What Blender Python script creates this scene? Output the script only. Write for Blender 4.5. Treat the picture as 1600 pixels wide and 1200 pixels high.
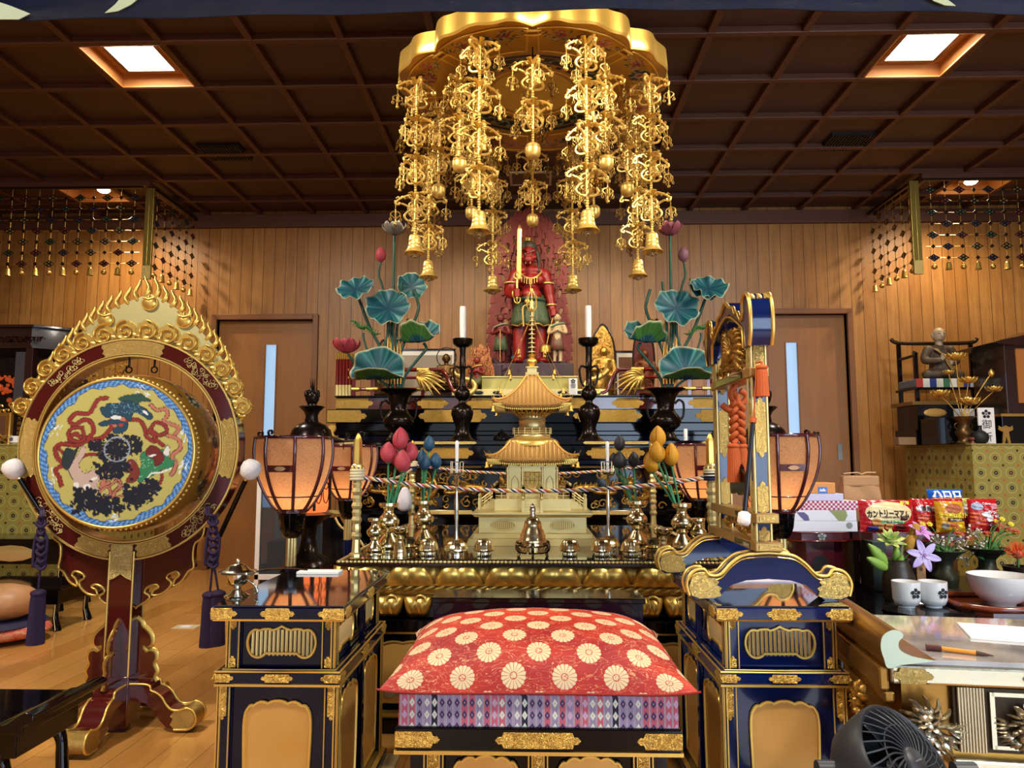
import bpy, math, random
import numpy as np
from math import sin, cos, pi, radians as R, sqrt, atan2, hypot
from mathutils import Vector as V, Matrix
from mathutils.geometry import tessellate_polygon
random.seed(7)
SC = bpy.context.scene
COL = SC.collection
for o in list(bpy.data.objects): bpy.data.objects.remove(o)
# ------------------------------------------------------------------ camera
F, YAW, PIT, CZ = 1150.0, R(1.5), R(5.71),1.0
cam = bpy.data.cameras.new('camera'); cam.sensor_width = 36; cam.lens = 36*F/1600; cam.clip_start = .02
co = bpy.data.objects.new('camera', cam); COL.objects.link(co)
co.location = (0,0, CZ); co.rotation_euler = (pi/2+PIT, 0, YAW); SC.camera = co
def ray(px, py):
    x, y = (px-800)/F, (600-py)/F
    f = V((-sin(YAW)*cos(PIT), cos(YAW)*cos(PIT), sin(PIT))); r = V((cos(YAW), sin(YAW),0))
    return f+x*r+y*r.cross(f)
def at(px, py, Y):
    d = ray(px, py); return V((0,0, CZ))+d*(Y/d.y)
def atz(px, py, Z):
    d = ray(px, py); return V((0,0, CZ))+d*((Z-CZ)/d.z)
# ------------------------------------------------------------------ exposure, world
vs = SC.view_settings
SC.display_settings.display_device = 'sRGB'
vs.view_transform = 'Standard'; vs.look = 'None'; vs.gamma = 1; vs.exposure = .26; vs.use_curve_mapping = False
cy = SC.cycles
cy.max_bounces = 7; cy.diffuse_bounces = 3; cy.glossy_bounces = 4; cy.transmission_bounces = 4; cy.transparent_max_bounces = 8
cy.caustics_reflective = False; cy.caustics_refractive = False; cy.sample_clamp_indirect = 4; cy.use_denoising = True; cy.blur_glossy = .5
w = bpy.data.worlds.new('daylight'); SC.world = w; w.use_nodes = True
w.node_tree.nodes['Background'].inputs[0].default_value = (.62,.78,1,1); w.node_tree.nodes['Background'].inputs[1].default_value = .45
# ------------------------------------------------------------------ lights of the room
def lamp(name, kind, loc, aim, power, color, size=.3, sy=None, spot=None, blend=.5, spread=None):
    l = bpy.data.lights.new(name, kind); l.energy = power; l.color = color
    if kind == 'AREA':
        l.size = size
        if sy: l.shape = 'RECTANGLE'; l.size_y = sy
        if spread: l.spread = spread
    else:
        l.shadow_soft_size = size
    if kind == 'SPOT': l.spot_size = R(spot); l.spot_blend = blend
    o = bpy.data.objects.new(name, l); COL.objects.link(o); o.location = loc
    o.rotation_euler = (V(aim)-V(loc)).to_track_quat('-Z', 'Y').to_euler()
    return o
WARM = (1,.80,.54); NEUT = (1,.90,.78); COOL = (.62,.79,1)
for s in (-1,1):
    lamp('ceiling_panel_light', 'AREA', (s*2.27,4.03,3.27),(s*2.27,4.03,0),46, NEUT, .29)
    lamp('ceiling_panel_light', 'AREA', (s*2.27,1.03,3.24),(s*1.4,1.9,0),85, NEUT, .29)  # unseen front pair, added and raised to brighten the drum and gold
    lamp('alcove_spot_light', 'SPOT', (s*3.58,6.02,3.22),(s*3.62,6.35,0),75, WARM, .05, spot=150, blend=.8)
    lamp('altar_spot_light', 'SPOT', (s*1.05,1.95,3.2),(s*.05,3.5,2.2),125, WARM, .06, spot=62, blend=.7)
    lamp('altar_spot_light', 'SPOT', (s*.75,4.55,3.22),(s*.35,6.2,1.7),95, WARM, .05, spot=75, blend=.8)
    lamp('altar_spot_light', 'SPOT', (s*.55,1.0,3.2),(s*.2,3.0,1.0),75, WARM, .06, spot=85, blend=.8)
# daylight through the open temple front behind the camera, stronger on the right
lamp('open_front_daylight', 'AREA', (4.1,-1.6,1.15),(.9,2.1,.6),75, COOL, 1.3,1.8)
lamp('open_front_daylight', 'AREA', (2.3,-2.9,1.45),(1.3,.6,.2),95, COOL, 2.4,2.0)
lamp('open_front_daylight', 'AREA', (-1.6,-2.9,1.35),(-.6,3,.8),12,(.9,.95,1),2.6,2.3)
# ------------------------------------------------------------------ colours and node helpers
def C(h):
    h = h.lstrip('#'); h = h if len(h) == 6 else ''.join(q*2 for q in h); c = [int(h[i:i+2], 16)/255 for i in (0,2,4)]
    return tuple((x/12.92 if x <= .04045 else ((x+.055)/1.055)**2.4) for x in c)
class S:
    """a value in a node tree with operators"""
    def __init__(s, nt, k): s.nt, s.k = nt, k
    def op(s, o, *a):
        n = s.nt.nodes.new('ShaderNodeMath'); n.operation = o
        for i, x in enumerate((s,)+a):
            if isinstance(x, S): s.nt.links.new(x.k, n.inputs[i])
            else: n.inputs[i].default_value = x
        return S(s.nt, n.outputs[0])
    def __add__(s, o): return s.op('ADD', o)
    def __sub__(s, o): return s.op('SUBTRACT', o)
    def __mul__(s, o): return s.op('MULTIPLY', o)
    def __truediv__(s, o): return s.op('DIVIDE', o)
    __radd__ = __add__; __rmul__ = __mul__
    def lt(s, o): return s.op('LESS_THAN', o)
    def gt(s, o): return s.op('GREATER_THAN', o)
    def fr(s): return s.op('FRACT')
    def fl(s): return s.op('FLOOR')
    def ab(s): return s.op('ABSOLUTE')
    def sq(s): return s.op('SQRT')
    def mn(s, o): return s.op('MINIMUM', o)
    def mx(s, o): return s.op('MAXIMUM', o)
    def sin(s): return s.op('SINE')
def rnd(nt, *ss):
    n = nt.nodes.new('ShaderNodeTexWhiteNoise'); n.noise_dimensions = '3D'; c = nt.nodes.new('ShaderNodeCombineXYZ')
    for i, x in enumerate(ss): nt.links.new(x.k, c.inputs[i])
    nt.links.new(c.outputs[0], n.inputs[0]); return S(nt, n.outputs[0])
def coords(nt, kind='Object'):
    t = nt.nodes.new('ShaderNodeTexCoord'); s = nt.nodes.new('ShaderNodeSeparateXYZ'); nt.links.new(t.outputs[kind], s.inputs[0])
    return [S(nt, s.outputs[i]) for i in range(3)]
def vec(nt, *ss):
    c = nt.nodes.new('ShaderNodeCombineXYZ')
    for i, x in enumerate(ss):
        if isinstance(x, S): nt.links.new(x.k, c.inputs[i])
        else: c.inputs[i].default_value = x
    return c.outputs[0]
def noise(nt, v, scale, detail=3, dist=0, out=0):
    n = nt.nodes.new('ShaderNodeTexNoise'); n.inputs['Scale'].default_value = scale; n.inputs['Detail'].default_value = detail; n.inputs['Distortion'].default_value = dist
    if v is not None: nt.links.new(v, n.inputs['Vector'])
    return S(nt, n.outputs[out])
def mix(nt, f, a, b):
    n = nt.nodes.new('ShaderNodeMix'); n.data_type = 'RGBA'
    if isinstance(f, S): nt.links.new(f.k, n.inputs[0])
    else: n.inputs[0].default_value = f
    for i, x in ((6, a),(7, b)):
        if isinstance(x, tuple): n.inputs[i].default_value = x[:3]+(1,)
        else: nt.links.new(x, n.inputs[i])
    return n.outputs[2]
MATS = {}
def mat(name, col=(.5,.5,.5), rough=.5, metal=0, coat=0, emit=None, es=0, trans=0, alpha=1, fn=None, bump=None, sub=0, spec=.5, ior=1.45):
    if name in MATS: return MATS[name]
    m = bpy.data.materials.new(name); m.use_nodes = True; nt = m.node_tree; b = nt.nodes['Principled BSDF']
    I = b.inputs
    if isinstance(col, str): col = C(col)
    I['Base Color'].default_value = col+(1,); I['Roughness'].default_value = rough; I['Metallic'].default_value = metal
    I['Coat Weight'].default_value = coat; I['Coat Roughness'].default_value = .06; I['Transmission Weight'].default_value = trans; I['Alpha'].default_value = alpha
    I['Specular IOR Level'].default_value = spec; I['IOR'].default_value = ior
    if emit: I['Emission Color'].default_value = (C(emit) if isinstance(emit, str) else emit)+(1,); I['Emission Strength'].default_value = es
    if sub: I['Subsurface Weight'].default_value = sub; I['Subsurface Radius'].default_value = (.01,.006,.004)
    if fn:
        r = fn(nt)
        if isinstance(r, dict):
            for k, v in r.items():
                if k != 'h': nt.links.new(v.k if isinstance(v, S) else v, I[k])
            h = r.get('h')
        else: nt.links.new(r, I['Base Color']); h = None
        if h is not None: bump = (h, bump or .3)
    elif bump:   # (scale, strength)
        bump = (noise(nt, None, bump[0], 4), bump[1])
        tc = nt.nodes.new('ShaderNodeTexCoord'); nt.links.new(tc.outputs['Object'], bump[0].k.node.inputs['Vector'])
    if bump:
        h, st = bump; bn = nt.nodes.new('ShaderNodeBump'); bn.inputs['Strength'].default_value = st; bn.inputs['Distance'].default_value = .004
        nt.links.new(h.k, bn.inputs['Height']); nt.links.new(bn.outputs[0], I['Normal'])
    MATS[name] = m; return m
# ------------------------------------------------------------------ mesh builder
def spl(pts, n=6, closed=False):
    """Catmull-Rom through points of any dimension"""
    P = [V(p) for p in pts]; N = len(P); out = []
    for i in range(N if closed else N-1):
        if closed: a, b, c, d = P[(i-1) % N], P[i], P[(i+1) % N], P[(i+2) % N]
        else: a, b, c, d = P[max(i-1,0)], P[i], P[i+1], P[min(i+2, N-1)]
        for k in range(n):
            t = k/n; out.append(.5*((2*b)+(c-a)*t+(2*a-5*b+4*c-d)*t*t+(3*b-a-3*c+d)*t**3))
    if not closed: out.append(P[-1])
    return out
class MB:
    def __init__(s): s.v = []; s.f = []; s.m = []; s.uv = None; s.M = None; s.mi = 0; s.col = []
    def add(s, vs, fs):
        b = len(s.v)
        s.v += [tuple(s.M @ V(p)) if s.M is not None else tuple(p) for p in vs]
        s.f += [tuple(b+i for i in f) for f in fs]; s.m += [s.mi]*len(fs)
        return s
    def box(s, x0, x1, y0, y1, z0, z1):
        return s.add([(x, y, z) for z in (z0, z1) for y in (y0, y1) for x in (x0, x1)], [(0,2,3,1),(4,5,7,6),(0,1,5,4),(2,6,7,3),(0,4,6,2),(1,3,7,5)])
    def bx(s, c, d): return s.box(c[0]-d[0]/2, c[0]+d[0]/2, c[1]-d[1]/2, c[1]+d[1]/2, c[2]-d[2]/2, c[2]+d[2]/2)
    def frus(s, z0, z1, a0, b0, a1, b1, cx=0, cy=0):
        return s.add([(cx+i*a, cy+j*b, z) for z, a, b in ((z0, a0, b0),(z1, a1, b1)) for j in (-1,1) for i in (-1,1)], [(0,2,3,1),(4,5,7,6),(0,1,5,4),(2,6,7,3),(0,4,6,2),(1,3,7,5)])
    def lathe(s, prof, n=24, c=(0,0,0), lobes=None, a0=0, a1=2*pi, cap=True):
        full = abs(a1-a0-2*pi) < 1e-6; k = n if full else n+1; vs = []; fs = []
        for j, (r, z) in enumerate(prof):
            for i in range(k):
                a = a0+(a1-a0)*i/n; q = r*(lobes(a, j/(len(prof)-1)) if lobes else 1)
                vs.append((c[0]+q*cos(a), c[1]+q*sin(a), c[2]+z))
        for j in range(len(prof)-1):
            for i in range(n):
                a, b = j*k+i, j*k+(i+1) % k; fs.append((a, b, b+k, a+k))
        if cap and full:
            if prof[0][0] > 1e-5: fs.append(tuple(range(n-1,-1,-1)))
            if prof[-1][0] > 1e-5: fs.append(tuple((len(prof)-1)*k+i for i in range(n)))
        return s.add(vs, fs)
    def tube(s, path, r, n=6, closed=False, flat=1, cap=True, up=None):
        P = [V(p) for p in path]; N = len(P)
        if N < 2: return s
        rr = (lambda i: r[i] if i < len(r) else r[-1]) if isinstance(r, (list, tuple)) else (lambda i: r)
        T = []
        for i in range(N):
            a = P[(i-1) % N] if (closed or i > 0) else P[i]; b = P[(i+1) % N] if (closed or i < N-1) else P[i]
            d = b-a; T.append(d.normalized() if d.length > 1e-9 else V((0,0,1)))
        u = V(up) if up else (V((0,0,1)) if abs(T[0].z) < .9 else V((1,0,0)))
        nv = T[0].cross(u).normalized(); vs = []; fs = []
        for i in range(N):
            nv = nv-T[i]*nv.dot(T[i]); nv = nv.normalized() if nv.length > 1e-6 else T[i].orthogonal().normalized()
            bv = T[i].cross(nv); q = rr(i)
            for k in range(n):
                a = 2*pi*k/n; vs.append(P[i]+nv*(q*cos(a))+bv*(q*flat*sin(a)))
        for i in range(N if closed else N-1):
            j = (i+1) % N
            for k in range(n): fs.append((i*n+k, i*n+(k+1) % n, j*n+(k+1) % n, j*n+k))
        if cap and not closed: fs += [tuple(range(n-1,-1,-1)), tuple((N-1)*n+k for k in range(n))]
        return s.add(vs, fs)
    def sph(s, c, r, n=10, m=7):
        if not hasattr(r, '__len__'): r = (r, r, r)
        vs = [(c[0], c[1], c[2]-r[2])]; fs = []
        for j in range(1, m):
            t = -pi/2+pi*j/m
            for i in range(n): a = 2*pi*i/n; vs.append((c[0]+r[0]*cos(t)*cos(a), c[1]+r[1]*cos(t)*sin(a), c[2]+r[2]*sin(t)))
        vs.append((c[0], c[1], c[2]+r[2])); L = len(vs)-1
        for i in range(n): fs.append((0,1+(i+1) % n, 1+i)); fs.append((L, 1+(m-2)*n+i, 1+(m-2)*n+(i+1) % n))
        for j in range(m-2):
            for i in range(n): a = 1+j*n+i; b = 1+j*n+(i+1) % n; fs.append((a, b, b+n, a+n))
        return s.add(vs, fs)
    def cone(s, a, b, ra, rb, n=10): return s.tube([a, b], [ra, rb], n)
    def prism(s, loops, t, y0=0):
        """loops of (x,z): outline then holes, thickness along +y from y0"""
        if not hasattr(loops[0][0], '__len__'): loops = [loops]
        L3 = [[V((p[0], p[1], 0)) for p in l] for l in loops]; flat = [p for l in L3 for p in l]; N = len(flat)
        tri = tessellate_polygon(L3); vs = [(p.x, y0, p.y) for p in flat]+[(p.x, y0+t, p.y) for p in flat]
        fs = []
        for a, b, c in tri:
            n = (flat[b]-flat[a]).cross(flat[c]-flat[a]).z
            if n < 0: b, c = c, b
            fs += [(a, b, c),(N+a, N+c, N+b)]
        k = 0
        for l in L3:
            m = len(l)
            ar = sum(l[i].x*l[(i+1) % m].y-l[(i+1) % m].x*l[i].y for i in range(m))
            for i in range(m):
                a, b = k+i, k+(i+1) % m; outer = (k == 0)
                fs.append((a, N+a, N+b, b) if (ar > 0) == outer else (b, N+b, N+a, a))
            k += m
        return s.add(vs, fs)
    def outline(s, loop, r, y=0, n=5, closed=True): return s.tube([(p[0], y, p[1]) for p in loop], r, n, closed)
    def sheet(s, nu, nv, fn, uv=False, cu=False):
        vs = [fn(i/nu, j/nv) for j in range(nv+1) for i in range(nu+1)]
        return s.add(vs, [(j*(nu+1)+i, j*(nu+1)+i+1,(j+1)*(nu+1)+i+1,(j+1)*(nu+1)+i) for j in range(nv) for i in range(nu)])
    def build(s, name, mats, parent=None, smooth=True, bevel=0, ang=61, loc=None, rz=0, sub=0, solid=0, colors=None):
        me = bpy.data.meshes.new(name); me.from_pydata(s.v, [], s.f)
        ml = mats if isinstance(mats, (list, tuple)) else [mats]
        for m in ml: me.materials.append(m)
        if len(ml) > 1: me.polygons.foreach_set('material_index', s.m)
        me.update()
        if colors is not None:
            ca = me.color_attributes.new('Col', 'FLOAT_COLOR', 'POINT'); ca.data.foreach_set('color', np.asarray(colors, dtype=np.float32).ravel())
        if smooth:
            me.shade_smooth()
            try: me.set_sharp_from_angle(angle=R(ang))
            except Exception: pass
        o = bpy.data.objects.new(name, me); COL.objects.link(o)
        if parent: o.parent = parent
        if loc is not None: o.location = loc
        if rz: o.rotation_euler = (0,0, rz)
        if solid: k = o.modifiers.new('s', 'SOLIDIFY'); k.thickness = solid; k.offset = 0
        if bevel: k = o.modifiers.new('b', 'BEVEL'); k.width = bevel; k.segments = 2; k.limit_method = 'ANGLE'; k.angle_limit = R(40)
        if sub: k = o.modifiers.new('u', 'SUBSURF'); k.levels = sub; k.render_levels = sub
        return o
def tag(o, label=None, cat=None, group=None, kind=None):
    if label: o['label'] = label
    if cat: o['category'] = cat
    if group: o['group'] = group
    if kind: o['kind'] = kind
    return o
def thing(name, label, cat, loc=(0,0,0), rz=0, group=None, sc=1):
    o = bpy.data.objects.new(name, None); o.empty_display_size = .05; COL.objects.link(o)
    o.location = loc; o.rotation_euler = (0,0, rz); o.scale = (sc, sc, sc); return tag(o, label, cat, group)
def dup(o, parent=None):
    c = o.copy(); COL.objects.link(c)
    if parent is not None: c.parent = parent
    for ch in list(o.children): dup(ch, c)
    return c
def struct(name, mb, m, **k): return tag(mb.build(name, m, **k), kind='structure')
def lab(o, l): o['label'] = l; return o
FONTJ = None
def text(s, size, name, m, parent, M, depth=.0006, bold=0, ax='CENTER'):
    cu = bpy.data.curves.new(name, 'FONT'); cu.body = s; cu.size = size; cu.extrude = depth; cu.align_x = ax; cu.align_y = 'CENTER'; cu.offset = bold; cu.resolution_u = 3
    t = bpy.data.objects.new(name, cu); COL.objects.link(t); dg = bpy.context.evaluated_depsgraph_get(); dg.update()
    me = bpy.data.meshes.new_from_object(t.evaluated_get(dg)); bpy.data.objects.remove(t); bpy.data.curves.remove(cu)
    me.name = name; me.materials.clear(); me.materials.append(m)
    o = bpy.data.objects.new(name, me); COL.objects.link(o); o.parent = parent; o.matrix_local = M; return o
TXM = Matrix.Rotation(pi/2,4, 'X')     # text standing up, facing -Y
# ------------------------------------------------------------------ raster painting for vertex colours
class Ras:
    def __init__(s, pts, bg):   # pts Nx2
        s.p = np.asarray(pts, dtype=np.float64); s.c = np.tile(np.array(bg, dtype=np.float32),(len(s.p),1))
    def put(s, mask, col): s.c[mask] = col; return s
    def poly(s, pts, col):
        x, y = s.p[:, 0], s.p[:, 1]; ins = np.zeros(len(x), bool); n = len(pts)
        for i in range(n):
            (x0, y0),(x1, y1) = pts[i][:2], pts[(i+1) % n][:2]
            if y0 == y1: continue
            c = ((y0 > y) != (y1 > y)) & (x < (x1-x0)*(y-y0)/(y1-y0)+x0); ins ^= c
        s.c[ins] = col; return s
    def dist(s, path):
        d = np.full(len(s.p),1e9)
        for a, b in zip(path[:-1], path[1:]):
            a = np.array(a[:2]); b = np.array(b[:2]); ab = b-a; L = ab@ab+1e-12
            t = np.clip(((s.p-a)@ab)/L, 0,1); q = s.p-(a+t[:, None]*ab); d = np.minimum(d, np.hypot(q[:, 0], q[:, 1]))
        return d
    def stroke(s, path, w, col, edge=None, ew=.0):
        d = s.dist(path)
        if edge is not None: s.c[d < w+ew] = edge
        s.c[d < w] = col; return s
    def circ(s, c, r, col):
        s.c[np.hypot(s.p[:, 0]-c[0], s.p[:, 1]-c[1]) < r] = col; return s
    def ell(s, c, a, b, ang, col):
        x, y = s.p[:, 0]-c[0], s.p[:, 1]-c[1]; ca, sa = cos(ang), sin(ang)
        s.c[((x*ca+y*sa)/a)**2+((-x*sa+y*ca)/b)**2 < 1] = col; return s
    def out(s): return np.hstack([s.c, np.ones((len(s.c),1), np.float32)])
def vcol(nt):
    n = nt.nodes.new('ShaderNodeVertexColor'); n.layer_name = 'Col'; return n.outputs[0]
# ------------------------------------------------------------------ materials
def f_wall(nt):
    x, y, z = coords(nt); wd = .104
    i = (x/wd).fl(); f = (x/wd).fr(); r = rnd(nt, i, i*0.0+3.0, i*0.0)
    v = vec(nt, x*1.0+i*7.3, y, z*.10+r*9.0)
    g = noise(nt, v, 22,5,1.2); g2 = noise(nt, vec(nt, x*5.0+i*3.1, y, z*.22),9,3,.5)
    base = mix(nt, r, C('#9a6830'), C('#b07e42')); c = mix(nt, (g-.35)*1.5, base, C('#7c4c20')); c = mix(nt, (g2-.45)*.7, c, C('#c09050'))
    groove = f.lt(.045)
    c = mix(nt, groove, c, C('#4a260e')); return {'Base Color': c, 'h': (f.lt(.045)*-1.0+1.0)+g*.05}
def f_floor(nt):
    x, y, z = coords(nt); wd = .14
    xi = x/wd; i = xi.fl(); f = xi.fr(); off = rnd(nt, i, i*0.0, i*0.0); yy = y/1.8+off*5.0; j = yy.fl(); r = rnd(nt, i, j, i*0.0)
    g = noise(nt, vec(nt, x*9.0+i*3.0, y*.7+r*9.0, z),6,5,.6)
    c = mix(nt, r, C('#b27a38'), C('#cd9650')); c = mix(nt, (g-.4)*.9, c, C('#9a6429'))
    gr = f.lt(.018).mx(yy.fr().lt(.0015)); c = mix(nt, gr*.75, c, C('#5a3412'))
    return {'Base Color': c, 'Roughness': g*.16+.16}
def f_ceil(nt):
    x, y, z = coords(nt); g = noise(nt, vec(nt, x*1.2, y*14.0, z*14.0),3,4,.4)
    return mix(nt, g, C('#523a2e'), C('#402c22'))
def f_door(nt):
    x, y, z = coords(nt); g = noise(nt, vec(nt, x*9.0, y*9.0, z*.8),3,4,.3)
    return mix(nt, g, C('#9c6a38'), C('#8a5a2e'))
def f_brocade(nt):
    x, y, z = coords(nt); u = x+y; cw, ch = .105,.105
    def grid(ox, oz):
        a = ((u/cw+ox).fr()-.5)*cw; b = ((z/ch+oz).fr()-.5)*ch; return (a*a+b*b).sq(),(u/cw+ox).fl(),(z/ch+oz).fl()
    d, i, j = grid(0,0); d2, i2, j2 = grid(.5,.5); n = noise(nt, None, 160,2)
    sc = ((u*620.0).sin()*(z*620.0).sin()).gt(.1)
    c = mix(nt, n, C('#8a7c36'), C('#a8994a')); c = mix(nt, sc*.25, c, C('#6f8f4a'))
    ring = (d-.036).ab().lt(.0035); c = mix(nt, ring*.5, c, C('#bfb878'))
    c = mix(nt, ((d-.026).ab().lt(.003))*.35, c, C('#5f7a3a'))
    r = rnd(nt, i, j, i*0.0+2.0); k = mix(nt, r.gt(.5), C('#4a1c10'), C('#141c1c'))
    c = mix(nt, d.lt(.0145), c, k); c = mix(nt, d.lt(.006), c, C('#8a7a62'))
    r2 = rnd(nt, i2, j2, i*0.0+5.0); k2 = mix(nt, r2.gt(.5), C('#c05a2a'), C('#2a2a1c'))
    c = mix(nt, d2.lt(.0085), c, k2); return {'Base Color': c, 'h': sc}
def f_cushion(nt):
    t = nt.nodes.new('ShaderNodeUVMap'); s = nt.nodes.new('ShaderNodeSeparateXYZ'); nt.links.new(t.outputs[0], s.inputs[0])
    u, v = S(nt, s.outputs[0]), S(nt, s.outputs[1])
    P, Q = .118,.060
    row = (v/Q).fl(); uu = u/P+(row/2.0).fr(); a = (uu.fr()-.5)*P; b = ((v/Q).fr()-.5)*Q
    d = (a*a+b*b).sq(); th = b.op('ARCTAN2', a); pet = (th*(16/(2*pi))).fr()
    n1 = noise(nt, vec(nt, u, v, 0.0),14,2,.5); vein = noise(nt, vec(nt, u*1.0, v*2.2,0.0),26,2,1.5)
    red = mix(nt, ((v*18.0).sin()*.5+.5)*(n1*1.3), C('#ac2418'), C('#7e1424')); red = mix(nt, (noise(nt, vec(nt, u, v*1.0,0.0),7,1)-.45)*2.2, red, C('#cf3d20'))
    line = (vein-.5).ab().lt(.010); c = mix(nt, line*.8, red, C('#e0a070'))
    R0 = .0292
    edge = ((pet-.5).ab()*-.0045)+R0
    m = d.lt(edge); cr = mix(nt, noise(nt, None, 3,1), C('#dccb9e'), C('#c4b08e')); c = mix(nt, m, c, cr)
    rays = ((pet-.5).ab().gt(.42))*(d.gt(.0085))*(d.lt(.0285)); c = mix(nt, rays, c, C('#b04a30'))
    c = mix(nt, (d.lt(.0085))*(d.gt(.0068)), c, C('#a8402a')); c = mix(nt, ((noise(nt, vec(nt, u, v, 0.0),240,1)).gt(.55))*(d.lt(.0068)), c, C('#c05a48'))
    wv = ((u*5200.0).sin()*(v*5200.0).sin()); return {'Base Color': c, 'h': wv*.3+m*.5}
def f_stripe(nt):
    x, y, z = coords(nt); P = .0168; i = ((x+y)/P).fl(); f = ((x+y)/P).fr()-.5
    D = .026; g = ((z/D).fr()-.5); dia = (f.ab()*1.7+g.ab()*1.6).lt(.62)*f.ab().lt(.36)
    k = (i/12.0).fr()*12.0; r1 = rnd(nt, k, k*0.0, k*0.0+4.0); r2 = rnd(nt, k, k*0.0, k*0.0+8.0)
    bgc = mix(nt, r1.gt(.35), C('#8d7f9e'), C('#b25a6c')); bgc = mix(nt, r1.gt(.90), bgc, C('#1c1c38'))
    dc = mix(nt, r2.gt(.4), C('#3c3560'), C('#c9d6c8')); dc = mix(nt, r2.gt(.75), dc, C('#b89fc0'))
    c = mix(nt, dia, bgc, dc); cen = (f.ab()*1.7+g.ab()*1.6).lt(.16)*f.ab().lt(.36); c = mix(nt, cen, c, C('#c98a8a'))
    c = mix(nt, f.ab().gt(.40), c, C('#b8b0ba')); c = mix(nt, f.ab().gt(.475), c, C('#2c2a50')); return c
def arab(scale, gold='#c9a044', dark='#5a3a10', w=.06):
    def fn(nt):
        x, y, z = coords(nt); v = vec(nt, x, y, z)
        n = noise(nt, v, scale, 1,2.2); l = ((n*7.0).fr()-.5).ab(); m = l.gt(.5-w*3)
        return {'Base Color': mix(nt, m*.75, C(gold), C(dark)), 'h': l}
    return fn
def f_paper(nt):
    v = nt.nodes.new('ShaderNodeTexCoord').outputs['Object']; n = noise(nt, v, 130,2,3); n2 = noise(nt, v, 55,3,4)
    return {'Base Color': mix(nt, (n2-.5).ab().lt(.03)*.6, mix(nt, n, C('#a8763f'), C('#e0b88a')), C('#7a4f2c'))}
def f_basket(nt):
    x, y, z = coords(nt); n = noise(nt, vec(nt, x*6.0, y*6.0, z),40,4); return mix(nt, n, C('#d9b88a'), C('#a87b4a'))
def f_mottle(a, b, sc, d=3, dist=0):
    def fn(nt):
        v = nt.nodes.new('ShaderNodeTexCoord').outputs['Object']; n = noise(nt, v, sc, d, dist); return {'Base Color': mix(nt, (n-.35)*2.5, C(a), C(b)), 'h': n}
    return fn
GOLD = mat('gold_leaf', '#e6bf62', .34,.82, bump=(45,.05))
GOLDB = mat('gold_bright', '#f2cf74', .36,.72)
GOLDM = mat('gold_matte_paint', '#d8a85c', .42,.55, fn=f_mottle('#d9aa5e', '#cf9c4c', 6,2), bump=.03)
GOLDP = mat('gold_pale', '#e4cf8c', .36,.7, bump=(60,.06))
GOLDO = mat('gold_old', '#bf9548', .38,.85, bump=(120,.35))
GOLDC = mat('gold_carved', '#c8964a', .36,.85, fn=f_mottle('#d8a850', '#4a2c0c', 38,4,1.5), bump=.9)
ENG = mat('engraved_gold_plate', '#c9a044', .36,.7, fn=arab(70, '#e0b95c', '#7a4e14'), bump=.6)
ENGF = mat('engraved_gold_fine', '#c9a044', .32,.9, fn=arab(120, '#cfae62', '#7a5a24'), bump=.5)
ENGP = mat('engraved_pale_plate', '#d8c98a', .38,.85, fn=arab(110, '#d9c27a', '#8a7430', .05), bump=.5)
BRASS = mat('polished_brass', '#f2e0ae', .2,1)
BRONZE = mat('dark_bronze', '#241c18', .24,.75, bump=(30,.04))
BRONZEM = mat('aged_bronze', '#5e4628', .40,.8, bump=(60,.3))
LACQ = mat('black_lacquer', '#060508', .08,0,.3, spec=.25)
NAVY = mat('navy_lacquer', '#050820', .10,0,.3, spec=.25)
NAVYB = mat('blue_lacquer', '#0a1a4c', .14,0,.5, spec=.3)
MAROON = mat('maroon_lacquer', '#4a1512', .16,0,1)
REDL = mat('red_lacquer', '#6e1710', .18,0,1)
PLUM = mat('plum_lacquer', '#4a1420', .18,0,1)
DARKW = mat('dark_wood', '#26110c', .28,0,.4, bump=(40,.05))
WALL = mat('cedar_boards', fn=f_wall, rough=.42, bump=.5)
FLOOR = mat('oak_planks', fn=f_floor, rough=.25, coat=.5)
CEIL = mat('ceiling_wood', fn=f_ceil, rough=.55)
CEILB = mat('ceiling_batten', '#573626', .5)
DOOR = mat('door_veneer', fn=f_door, rough=.4)
TRIM = mat('trim_wood', '#7d4f2a', .42, bump=(20,.05))
BROC = mat('green_gold_brocade', fn=f_brocade, rough=.55, bump=.2)
PAPER = mat('lamp_paper', fn=f_paper, rough=.7, trans=.0)
WHITE = mat('white_paint', '#e8e6e2', .45)
CERAM = mat('white_porcelain', '#eceae6', .14,0,.5)
WAX = mat('candle_wax', '#f0eeea', .4, sub=.3)
FELT = mat('white_felt', '#e8e2da', .85, bump=(90,.5))
PURPLE = mat('purple_cord', '#2a1638', .75, bump=(300,.5))
ORANGE = mat('orange_cord', '#b8541e', .7, bump=(300,.4))
BLACKP = mat('black_plastic', '#202125', .42)
GLASSD = mat('dark_glass', '#0c0f14', .05,0,1)
CHROME = mat('silver_metal', '#d6d0c0', .14,1)
SILVERG = mat('silvered_gilt', '#cfc6a8', .24,.95, bump=(50,.1))
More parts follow.
